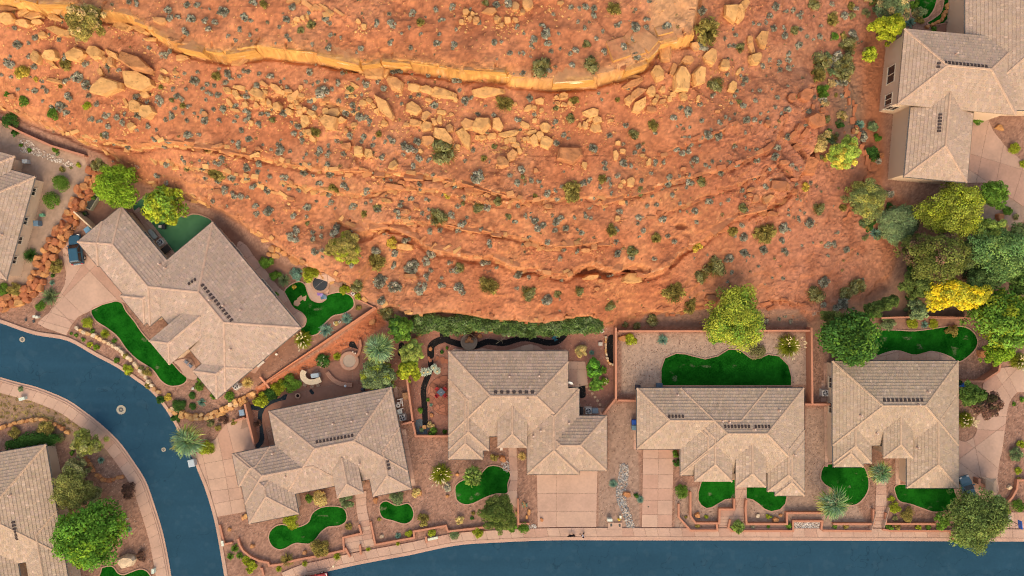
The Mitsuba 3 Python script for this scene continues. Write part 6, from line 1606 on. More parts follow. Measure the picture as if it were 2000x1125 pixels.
p_ = PAL
TREES = [
    (171, 44, 38, p_['olive'], 'sparse olive desert tree at the upper left above the boulders', dict(second=p_['tan'], smix=.25, gaps=.28, leaf=.17, var=.3, csize=.24, long=2.5)),
    (232, 367, 43, p_['bright'], 'bright green dense tree below the cliff beside the planter trough', dict(leaf=.2, cvar=.12, hgt=5.5)),
    (325, 403, 41, p_['yg'], 'yellow green tree standing in the artificial putting green', dict(second=p_['green'], smix=.35, hgt=5.5, cvar=.28)),
    (674, 484, 33, p_['olive'], 'round olive desert tree on the slope above the stone spa', dict(second=p_['yg'], smix=.3, leaf=.16, hgt=3.2, long=2.6, csize=.24)),
    (784, 641, 26, p_['green'], 'green tree at the left end of the clipped hedge', dict(second=p_['dkgreen'], smix=.4, leaf=.2)),
    (738, 732, 36, p_['gg'], 'loose grey green shrub tree below the round blue green palm', dict(second=p_['yg'], smix=.3, gaps=.3, leaf=.17, hgt=3.6)),
    (806, 687, 23, (0.17, 0.22, 0.05), 'feathery light green tree left of the black gravel stream', dict(leaf=.16, long=3, gaps=.2, hgt=3.4)),
    (799, 723, 23, p_['yg'], 'yellow green leafy tree beside the pale round discs', dict(leaf=.26, hgt=3.6, cvar=.25)),
    (1434, 622, 59, (0.225, 0.27, 0.035), 'big yellow green tree overhanging the back wall of the wide rear lawn', dict(second=p_['green'], smix=.3, leaf=.19, hgt=6.5, cvar=.25, gaps=.15)),
    (1404, 657, 18, p_['green'], 'small green tree under the big yellow green tree inside the wall', dict(hgt=2.6, leaf=.18)),
    (1655, 660, 58, p_['dkgreen'], 'dark green large leaved tree at the corner above the shaded rear lawn', dict(second=p_['green'], smix=.3, leaf=.34, hgt=7, cvar=.25, long=1.2)),
    (1820, 505, 57, (0.085, 0.105, 0.026), 'dark olive tree behind the bright yellow tree', dict(second=p_['brown'], smix=.25, leaf=.2, hgt=7.5, gaps=.12, cvar=.3)),
    (1838, 570, 40, (0.46, 0.37, 0.02), 'bright yellow tree leaning over the back wall', dict(second=(0.24, 0.26, 0.03), smix=.4, leaf=.2, hgt=6.5, stretch=.75, ang=-18, long=2.2, cvar=.15)),
    (1884, 578, 37, (0.47, 0.37, 0.02), 'right half of the yellow foliage, a second yellow tree beside the first', dict(second=(0.26, 0.28, 0.03), smix=.35, leaf=.2, hgt=6.5, stretch=.7, ang=-12, long=2.2, cvar=.15)),
    (1786, 486, 30, (0.07, 0.09, 0.024), 'dark tree left of the dark olive tree', dict(leaf=.2, hgt=5, gaps=.1)),
    (1792, 552, 32, (0.06, 0.09, 0.024), 'dark green tree left of the bright yellow tree', dict(leaf=.2, hgt=5, gaps=.1)),
    (1885, 500, 30, (0.06, 0.085, 0.03), 'dark gap filling tree between the olive and grey green trees', dict(leaf=.2, hgt=5.5)),
    (1908, 545, 34, (0.055, 0.095, 0.03), 'dark green tree right above the yellow foliage', dict(leaf=.2, hgt=5.5)),
    (1985, 545, 32, (0.07, 0.13, 0.03), 'green tree at the right edge above the large bright green tree', dict(leaf=.22, hgt=6)),
    (1940, 497, 57, (0.078, 0.152, 0.050), 'grey green tree mass right of the dark olive tree', dict(second=(0.14, 0.225, 0.06), smix=.4, leaf=.2, hgt=7, gaps=.12, cvar=.32)),
    (1920, 450, 26, (0.13, 0.19, 0.04), 'green tree between the pale gravel island and the grey green tree', dict(leaf=.2, hgt=6)),
    (1985, 465, 28, (0.11, 0.15, 0.05), 'green tree at the right edge beside the gravel island', dict(leaf=.2, hgt=5)),
    (1958, 622, 60, p_['green'], 'large bright green tree at the right edge of the shaded rear lawn', dict(second=p_['yg'], smix=.2, leaf=.3, hgt=7.5, cvar=.3)),
    (1946, 688, 28, p_['bright'], 'yellow green lower tree in front of the large bright green tree', dict(leaf=.22, hgt=4)),
    (1856, 411, 58, (0.165, 0.20, 0.03), 'wide yellow green tree below the tall two storey house', dict(second=p_['yg'], smix=.3, leaf=.2, hgt=6, cvar=.28, gaps=.12)),
    (1935, 380, 28, p_['green'], 'small dense green tree beside the driveway of the two storey house', dict(leaf=.22, hgt=4.2)),
    (1690, 392, 40, (0.125, 0.15, 0.05), 'mixed green and dusty yellow tree in the wash below the cream walls', dict(second=(0.22, 0.22, 0.05), smix=.4, leaf=.18, hgt=4, gaps=.15)),
    (1749, 437, 42, p_['gg'], 'low straggly grey green bush tree in the wash', dict(leaf=.16, hgt=2.4, gaps=.34, long=2.6)),
    (1645, 301, 32, (0.19, 0.27, 0.045), 'light green desert tree in the wash beside the red slabs', dict(second=(0.40, 0.33, 0.05), smix=.4, leaf=.16, hgt=3.6, gaps=.2, long=2.4)),
    (1731, 57, 33, (0.22, 0.26, 0.02), 'yellow green tree touching the upper left corner of the two storey house', dict(leaf=.2, hgt=4.5, second=p_['yg'], smix=.3, stretch=.8)),
    (1697, 108, 16, p_['yg'], 'small yellow green shrub tree left of the cream windows', dict(hgt=2.2, leaf=.17)),
    (1745, 14, 33, p_['gg'], 'dusty grey olive tree at the top edge left of the upper lawn', dict(second=p_['tan'], smix=.35, leaf=.16, hgt=3.6, gaps=.25)),
    (171, 864, 28, (0.155, 0.18, 0.04), 'yellow green tree overhanging the sidewalk bend', dict(second=p_['dusk'], smix=.3, leaf=.18, hgt=3.6, gaps=.15)),
    (146, 953, 41, (0.14, 0.155, 0.045), 'rounded olive tree beside the bottom left roof', dict(leaf=.17, hgt=4.6, cvar=.22)),
    (153, 911, 23, p_['dusk'], 'small dusky olive tree above the rounded olive tree', dict(leaf=.17, hgt=3.2)),
    (181, 963, 21, p_['dusk'], 'dusky tree behind the bright green tree', dict(leaf=.17, hgt=3.0, gaps=.2)),
    (181, 1040, 67, (0.062, 0.150, 0.020), 'biggest bright green tree at the lower left', dict(second=p_['bright'], smix=.25, leaf=.28, hgt=8, cvar=.3, csize=.24)),
    (974, 1002, 36, (0.062, 0.092, 0.022), 'round dense dark green tree by the sidewalk', dict(second=(0.09, 0.12, 0.03), smix=.3, leaf=.15, hgt=4.5, csize=.24, cvar=.12, dens=1.3)),
    (1922, 788, 30, p_['brown'], 'purple brown leaved tree on the stamped driveway', dict(leaf=.22, hgt=4, second=(0.05, 0.05, .025), smix=.3)),
    (1893, 770, 27, (0.055, 0.10, 0.022), 'dark green tree between the purple tree and the roof', dict(leaf=.22, hgt=4)),
    (1901, 1009, 60, (0.082, 0.125, 0.036), 'large olive green tree leaning over the sidewalk at the lower right', dict(second=(0.13, 0.175, 0.045), smix=.35, leaf=.2, hgt=7, cvar=.28, gaps=.1)),
    (1839, 1016, 17, p_['green'], 'round green bush left of the large olive green tree', dict(hgt=2.2, leaf=.18, name='garden_shrub', cat='shrub')),
    (1947, 981, 15, p_['gg'], 'grey green bush right of the large olive green tree', dict(hgt=1.8, leaf=.16, name='garden_shrub', cat='shrub')),
    (1873, 1053, 14, p_['green'], 'green bush under the large olive tree at the kerb', dict(hgt=1.8, leaf=.18, name='garden_shrub', cat='shrub')),
    (1706, 604, 24, (0.06, 0.095, 0.025), 'dark clipped bank of shrubs slanting up from the dark green tree', dict(stretch=.55, ang=35, hgt=3, leaf=.17, name='hedge', cat='hedge')),
    (1735, 590, 20, (0.06, 0.095, 0.025), 'upper end of the dark slanting shrub bank', dict(stretch=.6, ang=25, hgt=3, leaf=.17, name='hedge', cat='hedge')),
    (1631, 630, 26, (0.07, 0.095, 0.025), 'dark olive bush behind the dark green tree', dict(hgt=3.4, leaf=.17)),
    (1791, 606, 20, p_['gg'], 'grey green shrub tree under the yellow tree', dict(hgt=3.4, leaf=.17)),
    (1161, 718, 19, (0.065, 0.17, 0.02), 'vivid green shrub tree on the small right hand patio', dict(hgt=2.6, leaf=.26, second=p_['dkgreen'], smix=.3)),
    (1165, 749, 15, (0.075, 0.16, 0.025), 'vivid green shrub below the patio shrub tree', dict(hgt=1.8, leaf=.22, name='garden_shrub', cat='shrub')),
]
for px, py, rp, col, lab, kw in TREES:
    tree(px, py, rp, col, lab, **kw)

# the clipped hedge under the cliff, bush by bush
hl = smooth_line([(812, 633), (850, 631), (890, 636), (930, 630), (962, 634), (1000, 640), (1040, 641), (1080, 640), (1120, 637), (1155, 634), (1172, 636)], False, 4)
key = new_key('hedge')
L = LineString(hl)
r = np.random.default_rng(61)
b, trunkb = MB(), MB()
s = 0.0
while s < L.length:
    p = L.interpolate(s)
    for o in (-8, 0, 8):
        q = P(p.x + r.normal(0, 2), p.y + o + r.normal(0, 1.5), 1.6)
        g = float(gz([q[0]], [q[1]])[0])
        R = r.uniform(0.75, 1.05)
        cen = np.array([[0, 0, 1.3]]) + r.normal(0, 0.25, (6, 3))
        v, f, c = leaf_cloud(cen, np.full(6, R * 0.62), 330, 0.19, (0.068, 0.118, 0.034), r, second=p_['gg'], smix=.3, var=.28, cvar=.3)
        b.add(v + [q[0], q[1], min(g, 1.0)], f, c)
        trunkb.cyl([q[0], q[1], min(g, 1.0) - 0.3], [q[0], q[1], min(g, 1.0) + 1.2], 0.05, 0.03, (0.14, 0.1, 0.07), 5, False)
    s += 9
b.put(f'{key}__foliage', 'leafy')
trunkb.put(f'{key}__stems', 'matte')
say(f'{key}__stems', kind='stuff')
say(key, 'long clipped green hedge under the red cliff edge behind the black stream garden', 'hedge', kind='thing')
key = new_key('hedge')
b = MB()
for i in range(26):
    q = P(18 + i * 3.4, 867 - i * 0.35 + r.normal(0, 4), 1.2)
    v, f, c = leaf_cloud(np.array([[0, 0, 0.9]]) + r.normal(0, .25, (6, 3)), np.full(6, .55), 300, 0.17, p_['dkgreen'], r)
    b.add(v + [q[0], q[1], float(gz([q[0]], [q[1]])[0])], f, c)
b.put(key, 'leafy')
say(key, 'dark green hedge along the top of the bottom left roof', 'hedge', kind='thing')


b = MB()
r = np.random.default_rng(67)
vg = Polygon([(0, 764), (50, 775), (103, 799), (150, 822), (185, 850), (150, 850), (100, 826), (50, 815), (0, 825)])
for _ in range(420):
    px, py = r.uniform(0, 190), r.uniform(760, 852)
    if vg.contains(Point(px, py)):
        q = P(px, py)
        v, f, c = SAGE[r.integers(7)]
        h_ = r.random(len(v) // 4) < .12
        R = r.uniform(.15, .42)
        b.add(rot(v * [R, R, R * .5], r.uniform(0, 6)) + q, f[np.concatenate([h_, h_])], np.array([p_['straw'], p_['tan'], p_['olive']][r.integers(3)]) * r.uniform(.7, 1.3))
b.put('dry_grass', 'leafy')
say('dry_grass', 'dry straw grass on the verge inside the road bend', 'grass', kind='stuff')
# undergrowth filling the gaps between the trees at the right
b = MB()
r = np.random.default_rng(66)
for _ in range(150):
    px, py = [(r.uniform(1765, 1990), r.uniform(440, 600)), (r.normal(1645, 18), r.uniform(20, 330)), (r.uniform(1690, 1800), r.uniform(0, 40)), (r.uniform(1770, 1800), r.uniform(500, 620)), (r.uniform(1680, 1790), r.uniform(400, 470))][r.integers(5)]
    q = P(px, py, .3)
    R = r.uniform(.35, .9)
    v, f, c = shrub_mesh(R, R * .9, [p_['olive'], p_['dkgreen'], p_['gg'], p_['tan'], p_['dusk']][r.integers(5)], int(r.integers(1e6)), n=int(150 + 200 * R), leaf=.15, spread=.9, long=2.2)
    b.add(v + [q[0], q[1], float(gz([q[0]], [q[1]])[0]) - .05], f, c)
b.put('undergrowth', 'leafy')
say('undergrowth', 'loose undergrowth between the trees and along the wash', 'undergrowth', kind='stuff')


# fan palms with separate fronds
def frond(kind, r):
    """One fan leaf: stalk along +x, blades fanned at its end, each blade folded and bent on its own."""
    vs, fs, n = [], [], 0
    Ls = 0.30 if kind == 'fan' else 0.40
    vs += [[0, -.02, 0], [0, .02, 0], [Ls, .012, .05], [Ls, -.012, .05]]
    fs += [[0, 1, 2], [0, 2, 3]]
    n = 4
    m = 12 if kind == 'fan' else 9
    for i in range(m):
        a = (i / (m - 1) - 0.5) * (2.0 if kind == 'fan' else 2.9) + r.normal(0, .05)
        L = (0.74 if kind == 'fan' else 0.46) * (1 - 0.22 * abs(a)) * r.uniform(.78, 1.1)
        d = np.array([math.cos(a), math.sin(a), 0])
        s = np.array([-d[1], d[0], r.normal(0, .6)]) * (0.026 if kind == 'fan' else 0.07)
        p0 = np.array([Ls, 0, .05])
        dz = r.normal(0, .10)
        for t, k, z in ((0, .3, 0), (.5, 1, .02), (.85, .6, -.05), (1, .05, -.18)):
            p = p0 + d * L * t + [0, 0, z + dz * t]
            vs += [p - s * k, p + s * k]
        for j in range(3):
            fs += [[n + 2 * j, n + 2 * j + 1, n + 2 * j + 3], [n + 2 * j, n + 2 * j + 3, n + 2 * j + 2]]
        n += 8
    return np.array(vs), np.array(fs)


r = np.random.default_rng(88)
FR_PLY = {}
for kind in ('fan', 'yellowed', 'broad'):
    FR_PLY[kind] = []
    for i in range(8):
        v, f = frond('broad' if kind == 'broad' else 'fan', r)
        c = np.array({'fan': (0.20, 0.36, 0.165), 'yellowed': (0.42, 0.46, 0.12), 'broad': (0.16, 0.25, 0.05)}[kind]) * r.uniform(.75, 1.35) * np.array([1, 1, r.uniform(.8, 1.4)])
        bl = np.concatenate([np.ones(4), np.repeat(np.clip(r.normal(1, .3, (len(v) - 4) // 8), .35, 1.8), 8)])[:, None]
        cc = np.repeat(c[None], len(v), 0) * bl
        tip = np.clip((v[:, 0] - .70) * 2.4, 0, 1)[:, None]
        cc = cc * (1 - tip * .55) + np.array([0.42, 0.42, 0.13]) * tip * .55
        FR_PLY[kind].append(mikit.ply((v, f), 'leafy', color=np.clip(cc, .01, .9)))


def palm(px, py, rp, h, label, kind='fan', n=34):
    key = new_key('palm_tree')
    q = P(px, py, h)
    R = rp / PXM * (EYE - q[2]) / EYE
    g = q[2] - h
    r = np.random.default_rng(int(px + py))
    b = MB()
    for i in range(6):
        b.cyl([q[0], q[1], g + h * i / 6 - .1], [q[0], q[1], g + h * (i + 1) / 6 - .1], 0.26 - 0.012 * i, 0.225 - 0.012 * i, np.array((0.20, 0.145, 0.10)) * r.uniform(.8, 1.15), 10, False)
    b.put(f'{key}__trunk', 'matte')
    for i in range(n):
        s = (i + .5) / n
        el = 80 - 92 * s ** 0.85 + r.normal(0, 7)
        sc = R * (0.62 + 0.42 * min(1, s * 1.6)) * r.uniform(.92, 1.06)
        m = T().translate([q[0], q[1], g + h - .25 + .25 * (1 - s)]).rotate([0, 0, 1], i * 137.5 + r.uniform(-9, 9)).rotate([0, 1, 0], -el).rotate([1, 0, 0], r.uniform(-50, 50)).scale([sc, sc, sc])
        scene[f'{key}__frond' + (f'_{i:03d}' if i else '')] = {**FR_PLY['yellowed' if kind == 'fan' and s > .72 and r.random() < .65 else kind][i % 8], 'to_world': m}
    say(key, label, 'palm tree', kind='thing')


palm(366, 862, 35, 3.2, 'blue green fan palm at the street bend beside the corner driveway')
palm(740, 680, 33, 4.2, 'largest round fan palm at the top of the terracotta patio', n=44)
palm(1629, 983, 34, 3.4, 'fan palm at the lower edge of the round lawn')
palm(1720, 924, 25, 3.0, 'smaller fan palm beside the front door walk')
palm(924, 931, 25, 2.2, 'broad leaved fan palm on the small lawn', 'broad', 26)
palm(1442, 1029, 17, 1.0, 'low green fan palm in the planter by the steps', 'broad', 24)
# ---------------------------------------------------------------- garden plants, one by one
MARKS = [(600, 1030, 'by the peanut shaped lawn'), (775, 1000, 'by the small oval lawn'), (455, 1085, 'at the street corner'), (560, 1105, 'along the corner sidewalk'), (690, 1085, 'by the lower steps'), (840, 1040, 'on the sidewalk edge left of centre'), (925, 940, 'by the fan palm lawn'),
         (1010, 1030, 'beside the dark sidewalk tree'), (1160, 720, 'by the small right patio'), (838, 820, 'along the black gravel stream'), (1380, 1010, 'in the planters left of the steps'), (1510, 1015, 'in the planters right of the steps'), (1235, 960, 'by the dry river bed'), (1325, 900, 'beside the narrow driveway'),
         (1500, 690, 'on the wide rear lawn edge'), (1260, 660, 'in the corner of the wide rear yard'), (1765, 995, 'below the garage wing lawn'), (1645, 1030, 'left of the stairs by the sidewalk'), (1775, 1032, 'right of the stairs by the sidewalk'), (1790, 632, 'behind the shaded lawn'), (1988, 880, 'at the right edge'), (1980, 700, 'beside the curving drive'), (1890, 815, 'between roof and stamped driveway'),
         (235, 690, 'in the stone edged street bed'), (180, 640, 'beside the long curved lawn'), (385, 775, 'below the turned roof tip'), (430, 822, 'above the corner driveway'), (545, 755, 'behind the corner house roof'), (645, 700, 'on the terracotta patio'), (500, 830, 'beside the corner roof'), (95, 560, 'in the bed by the upper driveway'), (30, 560, 'below the pale walled house'),
         (100, 360, 'in the grey gravel yard'), (540, 530, 'behind the turned house'), (660, 610, 'around the spa lawn'), (250, 1020, 'in the lower left gravel yard'), (60, 850, 'along the bottom left roof'), (1800, 30, 'by the upper right lawn'), (1985, 300, 'on the upper driveway edge'), (1975, 415, 'on the gravel island'), (1910, 235, 'by the tall house entry'), (1010, 890, 'by the curving front walk'),
         (1720, 460, 'in the wash'), (1690, 260, 'in the upper wash'), (60, 200, 'on the upper left slope'), (150, 444, 'by the cream fence'), (40, 178, 'on the upper left slope')]


def place_of(px, py):
    return min(MARKS, key=lambda m: (m[0] - px) ** 2 + (m[1] - py) ** 2)[2]


CW = {'sage': 'grey', 'pale': 'pale grey', 'olive': 'olive', 'green': 'green', 'dkgreen': 'dark green', 'yg': 'yellow green', 'bright': 'bright green', 'yellow': 'yellow', 'gg': 'grey green', 'teal': 'blue green', 'tan': 'straw coloured', 'brown': 'brown', 'cream': 'cream', 'dusk': 'dusky green', 'straw': 'straw'}
# kinds: b leafy bush, d dense clipped bush, s spiky rosette, r grass clump, p plumed grass, f bush with pale flowers
GARDEN = """233 663 13 b yg;1295 664 13 s teal;1478 686 19 d dusk;1735 632 16 b gg;1783 632 12 d yg;1806 634 9 s teal;1824 632 11 d yg;1861 647 14 b olive;1987 888 15 b gg;1995 867 9 b yg;1990 920 8 b yg;1990 988 14 d green;1981 789 4 b green;1998 780 6 b green;1968 1000 8 b yg;1990 938 6 b yellow;
1741 974 8 d yg;1748 993 13 d yg;1774 1005 16 d olive;1748 1013 6 b dusk;1738 1030 8 b green;1755 1030 7 b olive;1795 1029 7 b yg;1813 1029 6 b green;1630 1028 6 b green;1653 1028 6 b olive;1331 961 15 d green;1320 886 8 b green;1321 904 8 b dkgreen;1380 1010 4 b yg;1363 1027 5 b olive;1502 1009 6 b yg;1501 1028 4 b green;1540 1027 7 b green;1508 1009 4 s sage;1340 1010 3 b olive;1471 1028 5 b sage;
1198 945 10 r teal;1251 976 9 r teal;1243 968 5 b dkgreen;999 1031 11 b green;1023 1031 12 d green;966 893 9 b olive;1020 892 10 r straw;1025 986 7 s teal;887 1046 11 d gg;934 1041 12 b yg;898 1016 10 b straw;826 1016 13 b olive;843 1041 9 b yg;813 963 10 b straw;875 952 9 f pale;922 1012 4 b dkgreen;924 1003 4 b olive;1009 1003 4 b straw;
1179 725 9 b green;1182 745 9 f bright;1137 687 14 b straw;1156 689 6 s teal;845 843 10 b green;841 830 8 b tan;821 802 6 b green;836 781 5 s green;842 791 4 s teal;868 843 5 b green;823 840 5 b gg;863 687 4 b dkgreen;873 680 3 b green;
678 979 17 b gg;605 974 10 b green;624 974 17 b straw;569 1016 20 b yg;773 972 17 b gg;681 1028 8 b olive;624 1070 20 b olive;560 1095 16 r olive;658 1088 9 r yg;595 1102 7 r yg;544 1112 7 r yg;458 1071 10 s green;449 1087 9 s green;468 1086 9 s green;483 1096 11 b yg;495 1103 11 b yg;488 1112 9 b yg;777 1047 7 s teal;798 1042 8 d yg;719 1073 6 r yg;777 1063 5 r yg;740 1014 4 b olive;
507 779 18 b yg;529 769 15 b dkgreen;544 757 17 b yg;569 748 20 b green;631 705 15 f dkgreen;658 696 10 r yg;501 826 9 b brown;
171 631 13 d yg;204 652 11 r yg;181 647 5 b green;223 666 5 b green;234 682 5 s teal;245 695 7 b olive;228 704 7 b green;249 721 12 b yg;287 727 10 b olive;175 673 6 b yg;188 678 7 b bright;162 663 4 b green;148 655 4 b green;139 651 3 b green;288 754 7 b olive;275 721 6 b dusk;
313 781 9 b dkgreen;328 776 9 b yellow;348 792 15 d dkgreen;375 794 8 d dkgreen;375 773 8 d dkgreen;389 755 10 d green;393 786 10 s teal;416 775 7 b green;448 774 11 d green;483 748 13 r straw;343 818 10 b dkgreen;411 826 9 b dusk;437 819 11 b brown;456 825 6 b olive;426 835 7 b olive;402 876 17 b yg;390 742 6 b green;353 813 4 b yg;
107 519 16 b olive;94 579 20 s gg;78 597 11 d green;57 499 17 r dkgreen;27 565 15 b olive;4 565 13 d green;101 552 6 s teal;103 538 4 b dkgreen;136 445 9 b brown;119 357 18 d green;99 391 17 d green;143 412 5 b pale;
520 512 15 b green;537 539 13 b green;553 546 16 s gg;579 535 14 b teal;605 535 18 b yg;673 568 12 b yg;699 580 8 b yg;676 622 13 s teal;635 645 16 s teal;574 561 5 b yellow;700 601 6 b olive;656 631 5 b straw;539 575 5 b green;
117 855 10 d dusk;87 837 17 b olive;27 848 14 b olive;196 899 8 s teal;251 960 18 b brown;242 1013 9 s pale;251 1034 7 s teal;276 1086 12 b brown;140 885 6 b green;40 760 6 b gg;
1779 43 12 s teal;1802 23 12 b gg;1788 8 10 b green;1825 56 6 b green;1911 235 12 f green;1982 290 12 d yg;1999 320 8 d yg;1969 412 10 b green;1984 423 7 b dusk;1768 158 6 b green;
20 236 16 d dkgreen;28 260 8 b dkgreen;45 198 11 d green;104 223 12 d green;169 206 9 d yg;14 185 6 b green;40 283 4 b green;57 292 5 b green;108 292 7 b green;153 322 5 b yg;120 330 5 b olive;42 142 14 b yellow;70 155 5 b yellow;
1608 178 14 b green;1680 243 11 s teal;1704 247 13 b gg;1715 268 9 b green;1703 301 16 b dkgreen;1716 315 8 s pale;1711 455 14 s teal;1602 280 18 b straw;1615 263 10 b straw;1632 70 8 b green;1573 365 9 b yellow;1359 480 14 b yellow;873 382 7 b yellow;766 474 12 b yellow;112 300 4 b gg"""
PAL2 = {**PAL}
gitems, gcats = [], {}
gr = np.random.default_rng(101)
for line in GARDEN.replace('\n', '').split(';'):
    x, y, rr, kd, cn = line.split()
    px, py, rr = float(x), float(y), float(rr)
    if (px, py) == (233, 663):
        px, py = 1233, 663
    col = np.array(PAL2[cn]) * 1.25
    R0 = rr / PXM
    sd = int(px * 3 + py * 5)
    if kd in 'bdf':
        hh = R0 * (1.15 if kd != 'd' else 1.0)
        v, f, c = shrub_mesh(R0, hh, col / 1.25, sd, n=int((220 + 900 * R0 * R0) * (1.3 if kd == 'd' else 1)), leaf=0.11 if kd == 'd' else 0.135, clumps=int((8 + 10 * R0) * (1.7 if kd == 'd' else 1)), spread=.35 if kd == 'd' else .65, var=.2 if kd == 'd' else .28, cvar=.1 if kd == 'd' else .25, long=1.4 if kd == 'd' else 1.9)
        if kd == 'f':
            vf, ff, cf = shrub_mesh(R0 * .95, hh * 1.1, PAL['cream'], sd + 1, n=60, leaf=.11, clumps=9)
            v, f, c = np.vstack([v, vf]), np.vstack([f, ff + len(v)]), np.vstack([c, cf])
        nm, word, cat = {'b': ('garden_shrub', 'bush', 'shrub'), 'd': ('clipped_shrub', 'rounded shrub', 'shrub'), 'f': ('flowering_shrub', 'flowering bush', 'shrub')}[kd]
    else:
        hh = R0 * .8
        v, f, c = spiky_mesh(R0, hh, col, sd, n=int(46 + 60 * R0) if kd == 's' else int(110 + 130 * R0), w=0.05 if kd == 's' else 0.024, tipcol=np.array(col) * 1.35, flat=.1)
        nm, word, cat = {'s': ('spiky_plant', 'spiky rosette', 'plant'), 'r': ('ornamental_grass', 'grass clump', 'grass clump')}[kd]
    q = P(px, py, hh * .5)
    k = new_key(nm)
    MB().add(v + [q[0], q[1], float(gz([q[0]], [q[1]])[0]) - .02], f, c).put(k, 'leafy')
    size = 'big' if rr > 14.5 else 'small' if rr < 7 else 'medium'
    gitems.append((k, px, py, f'{size} {CW[cn]} {word} {place_of(px, py)}'))
    gcats[k] = cat
settle(gitems, gcats)


def pampas(px, py, rp, label, col=PAL['yg']):
    k = new_key('plumed_grass')
    R = rp / PXM
    q = P(px, py, R * .5)
    g = float(gz([q[0]], [q[1]])[0])
    r = np.random.default_rng(int(px))
    v, f, c = spiky_mesh(R, R * 1.0, np.array(col) * 1.1, int(px), n=560, w=.034, droop=.4)
    MB().add(v + [q[0], q[1], g], f, c).put(f'{k}__blades', 'leafy')
    for i in range(26):
        b = MB()
        a, s = r.uniform(0, 2 * PI), R * r.uniform(.15, .8)
        base = np.array([q[0] + math.cos(a) * s, q[1] + math.sin(a) * s, g + R * 1.15])
        lean = np.array([math.cos(a) * .32, math.sin(a) * .32 - .1, .18])
        b.cyl(base - [0, 0, R * .8], base, .012, .012, (0.4, .36, .2), 4, False)
        b.cyl(base, base + lean * .5, .035, .085, PAL['cream'], 6)
        b.cyl(base + lean * .5, base + lean * 1.15, .085, .015, np.array(PAL['cream']) * 1.05, 6)
        b.put(f'{k}__plume' + (f'_{i:03d}' if i else ''), 'leafy')
    say(k, label, 'plant', kind='thing')


pampas(590, 664, 20, 'cream plumed grass at the pointed corner of the turned roof')
pampas(861, 928, 25, 'cream plumed grass in the front gravel left of the fan palm')
pampas(1543, 676, 28, 'largest plumed grass beside the wide rear lawn')
pampas(1888, 821, 20, 'plumed grass squeezed between roof and stamped driveway')
pampas(1994, 706, 20, 'plumed grass at the right edge below the large green tree')
# patina green discs with pale bulbs
for i, (x, y, rr) in enumerate([(222, 497, 44), (258, 490, 40), (312, 452, 34), (343, 486, 36)]):
    px, py = tile(780, 620, 4.651, [(x, y)])[0]
    k = new_key('disc_plant')
    R = rr / 4.651 / PXM
    q = P(px, py, .9)
    b = MB()
    v, f, c = spiky_mesh(R, .25, np.array((0.20, 0.36, 0.30)), 40 + i, n=150, w=.07, tipcol=(0.55, 0.66, 0.55), flat=.02, droop=.2)
    b.add(v + [q[0], q[1], q[2] - .25], f, c)
    b.cyl([q[0], q[1], q[2] - .95], [q[0], q[1], q[2] - .1], .06, .06, (.25, .2, .13), 6)
    b.put(f'{k}__leaves', 'leafy')
    MB().ball([q[0], q[1] - .05, q[2] + .02], .17, (0.72, 0.62, 0.36), 1).put(f'{k}__flower', 'matte')
    gitems2 = say(k, f'round pale blue green plant with cream centre by the black stream, {ORD[i]}', 'plant', 'round pale plants by the black stream', 'thing')
# ---------------------------------------------------------------- black gravel, river stones, patios
def stream(pts, width, label, key='black_gravel', col=(0.018, 0.018, 0.02), tl=None, dz=.05):
    pts = tile(*tl, pts) if tl else pts
    L = LineString([tuple(P(*p)[:2]) for p in smooth_line(pts, False, 3)]).buffer(width / 2, cap_style=1)
    k = new_key(key)
    v, f = drape(L, dz, .1, 1.0)
    r = np.random.default_rng(len(COUNT))
    b = MB().add(v, f, col)
    x0, y0, x1, y1 = L.bounds
    for _ in range(int(L.area * 9)):
        x, y = r.uniform(x0, x1), r.uniform(y0, y1)
        if L.contains(Point(x, y)):
            s = r.uniform(.05, .12)
            b.add(np.array(ico.vertices) * s * r.uniform(.7, 1.2, 3) + [x, y, float(gz([x], [y])[0]) + dz], ico.faces, np.array(col) * r.uniform(.6, 2.6))
    b.put(k, 'matte')
    say(k, label, 'gravel', kind='stuff')
    return L


C7t = (780, 620, 4.651)
stream([(400, 120), (395, 160), (430, 205), (520, 235), (640, 262), (720, 250), (800, 222), (950, 232), (1100, 192), (1200, 196), (1350, 230), (1440, 215), (1500, 160)], .92, 'long winding stream of black gravel behind the middle house', tl=C7t)
stream([(430, 190), (340, 220), (290, 265), (285, 345)], 1.05, 'short arm of black gravel turning down from the stream', tl=C7t, dz=.06)
stream([(285, 405), (285, 470), (245, 570), (220, 650), (225, 760), (232, 880), (235, 980)], .86, 'black gravel stream running down past the red chairs', tl=C7t)
stream([(1655, 640), (1660, 700)], 1.15, 'rounded black gravel patch beside the stepping stones', tl=C7t)
stream([(1925, 190), (1920, 280), (1930, 390)], 1.15, 'black gravel bed against the tall pink wall', tl=C7t)
stream([(20, 250), (10, 330)], .8, 'sliver of black gravel right of the round palm', tl=C7t)
stream([(250, 1000), (180, 950), (155, 1045), (230, 1050)], .9, 'blue grey gravel patch at the lower end of the stream', tl=C7t, col=(.10, .13, .155), dz=.045)
BRt = (460, 640, 5.115)
stream([(500, 690), (440, 730), (340, 745), (270, 800), (250, 880), (265, 1000), (262, 1120), (225, 1180)], .75, 'curving strip of dark blue gravel left of the terracotta patio', tl=BRt, col=(.03, .045, .06))
stream([(130, 790), (220, 800)], .75, 'dark gravel head beside the patio gate wall', tl=BRt, col=(.03, .045, .06))
stream([(1165, 170), (1195, 225)], 1.0, 'dark planting bed above the round stone pedestal', tl=BRt, col=(.02, .022, .025))
stream([(755, 630), (770, 650)], .5, 'small dark wedge set in the terracotta patio', tl=BRt, col=(.03, .04, .05), dz=.12)
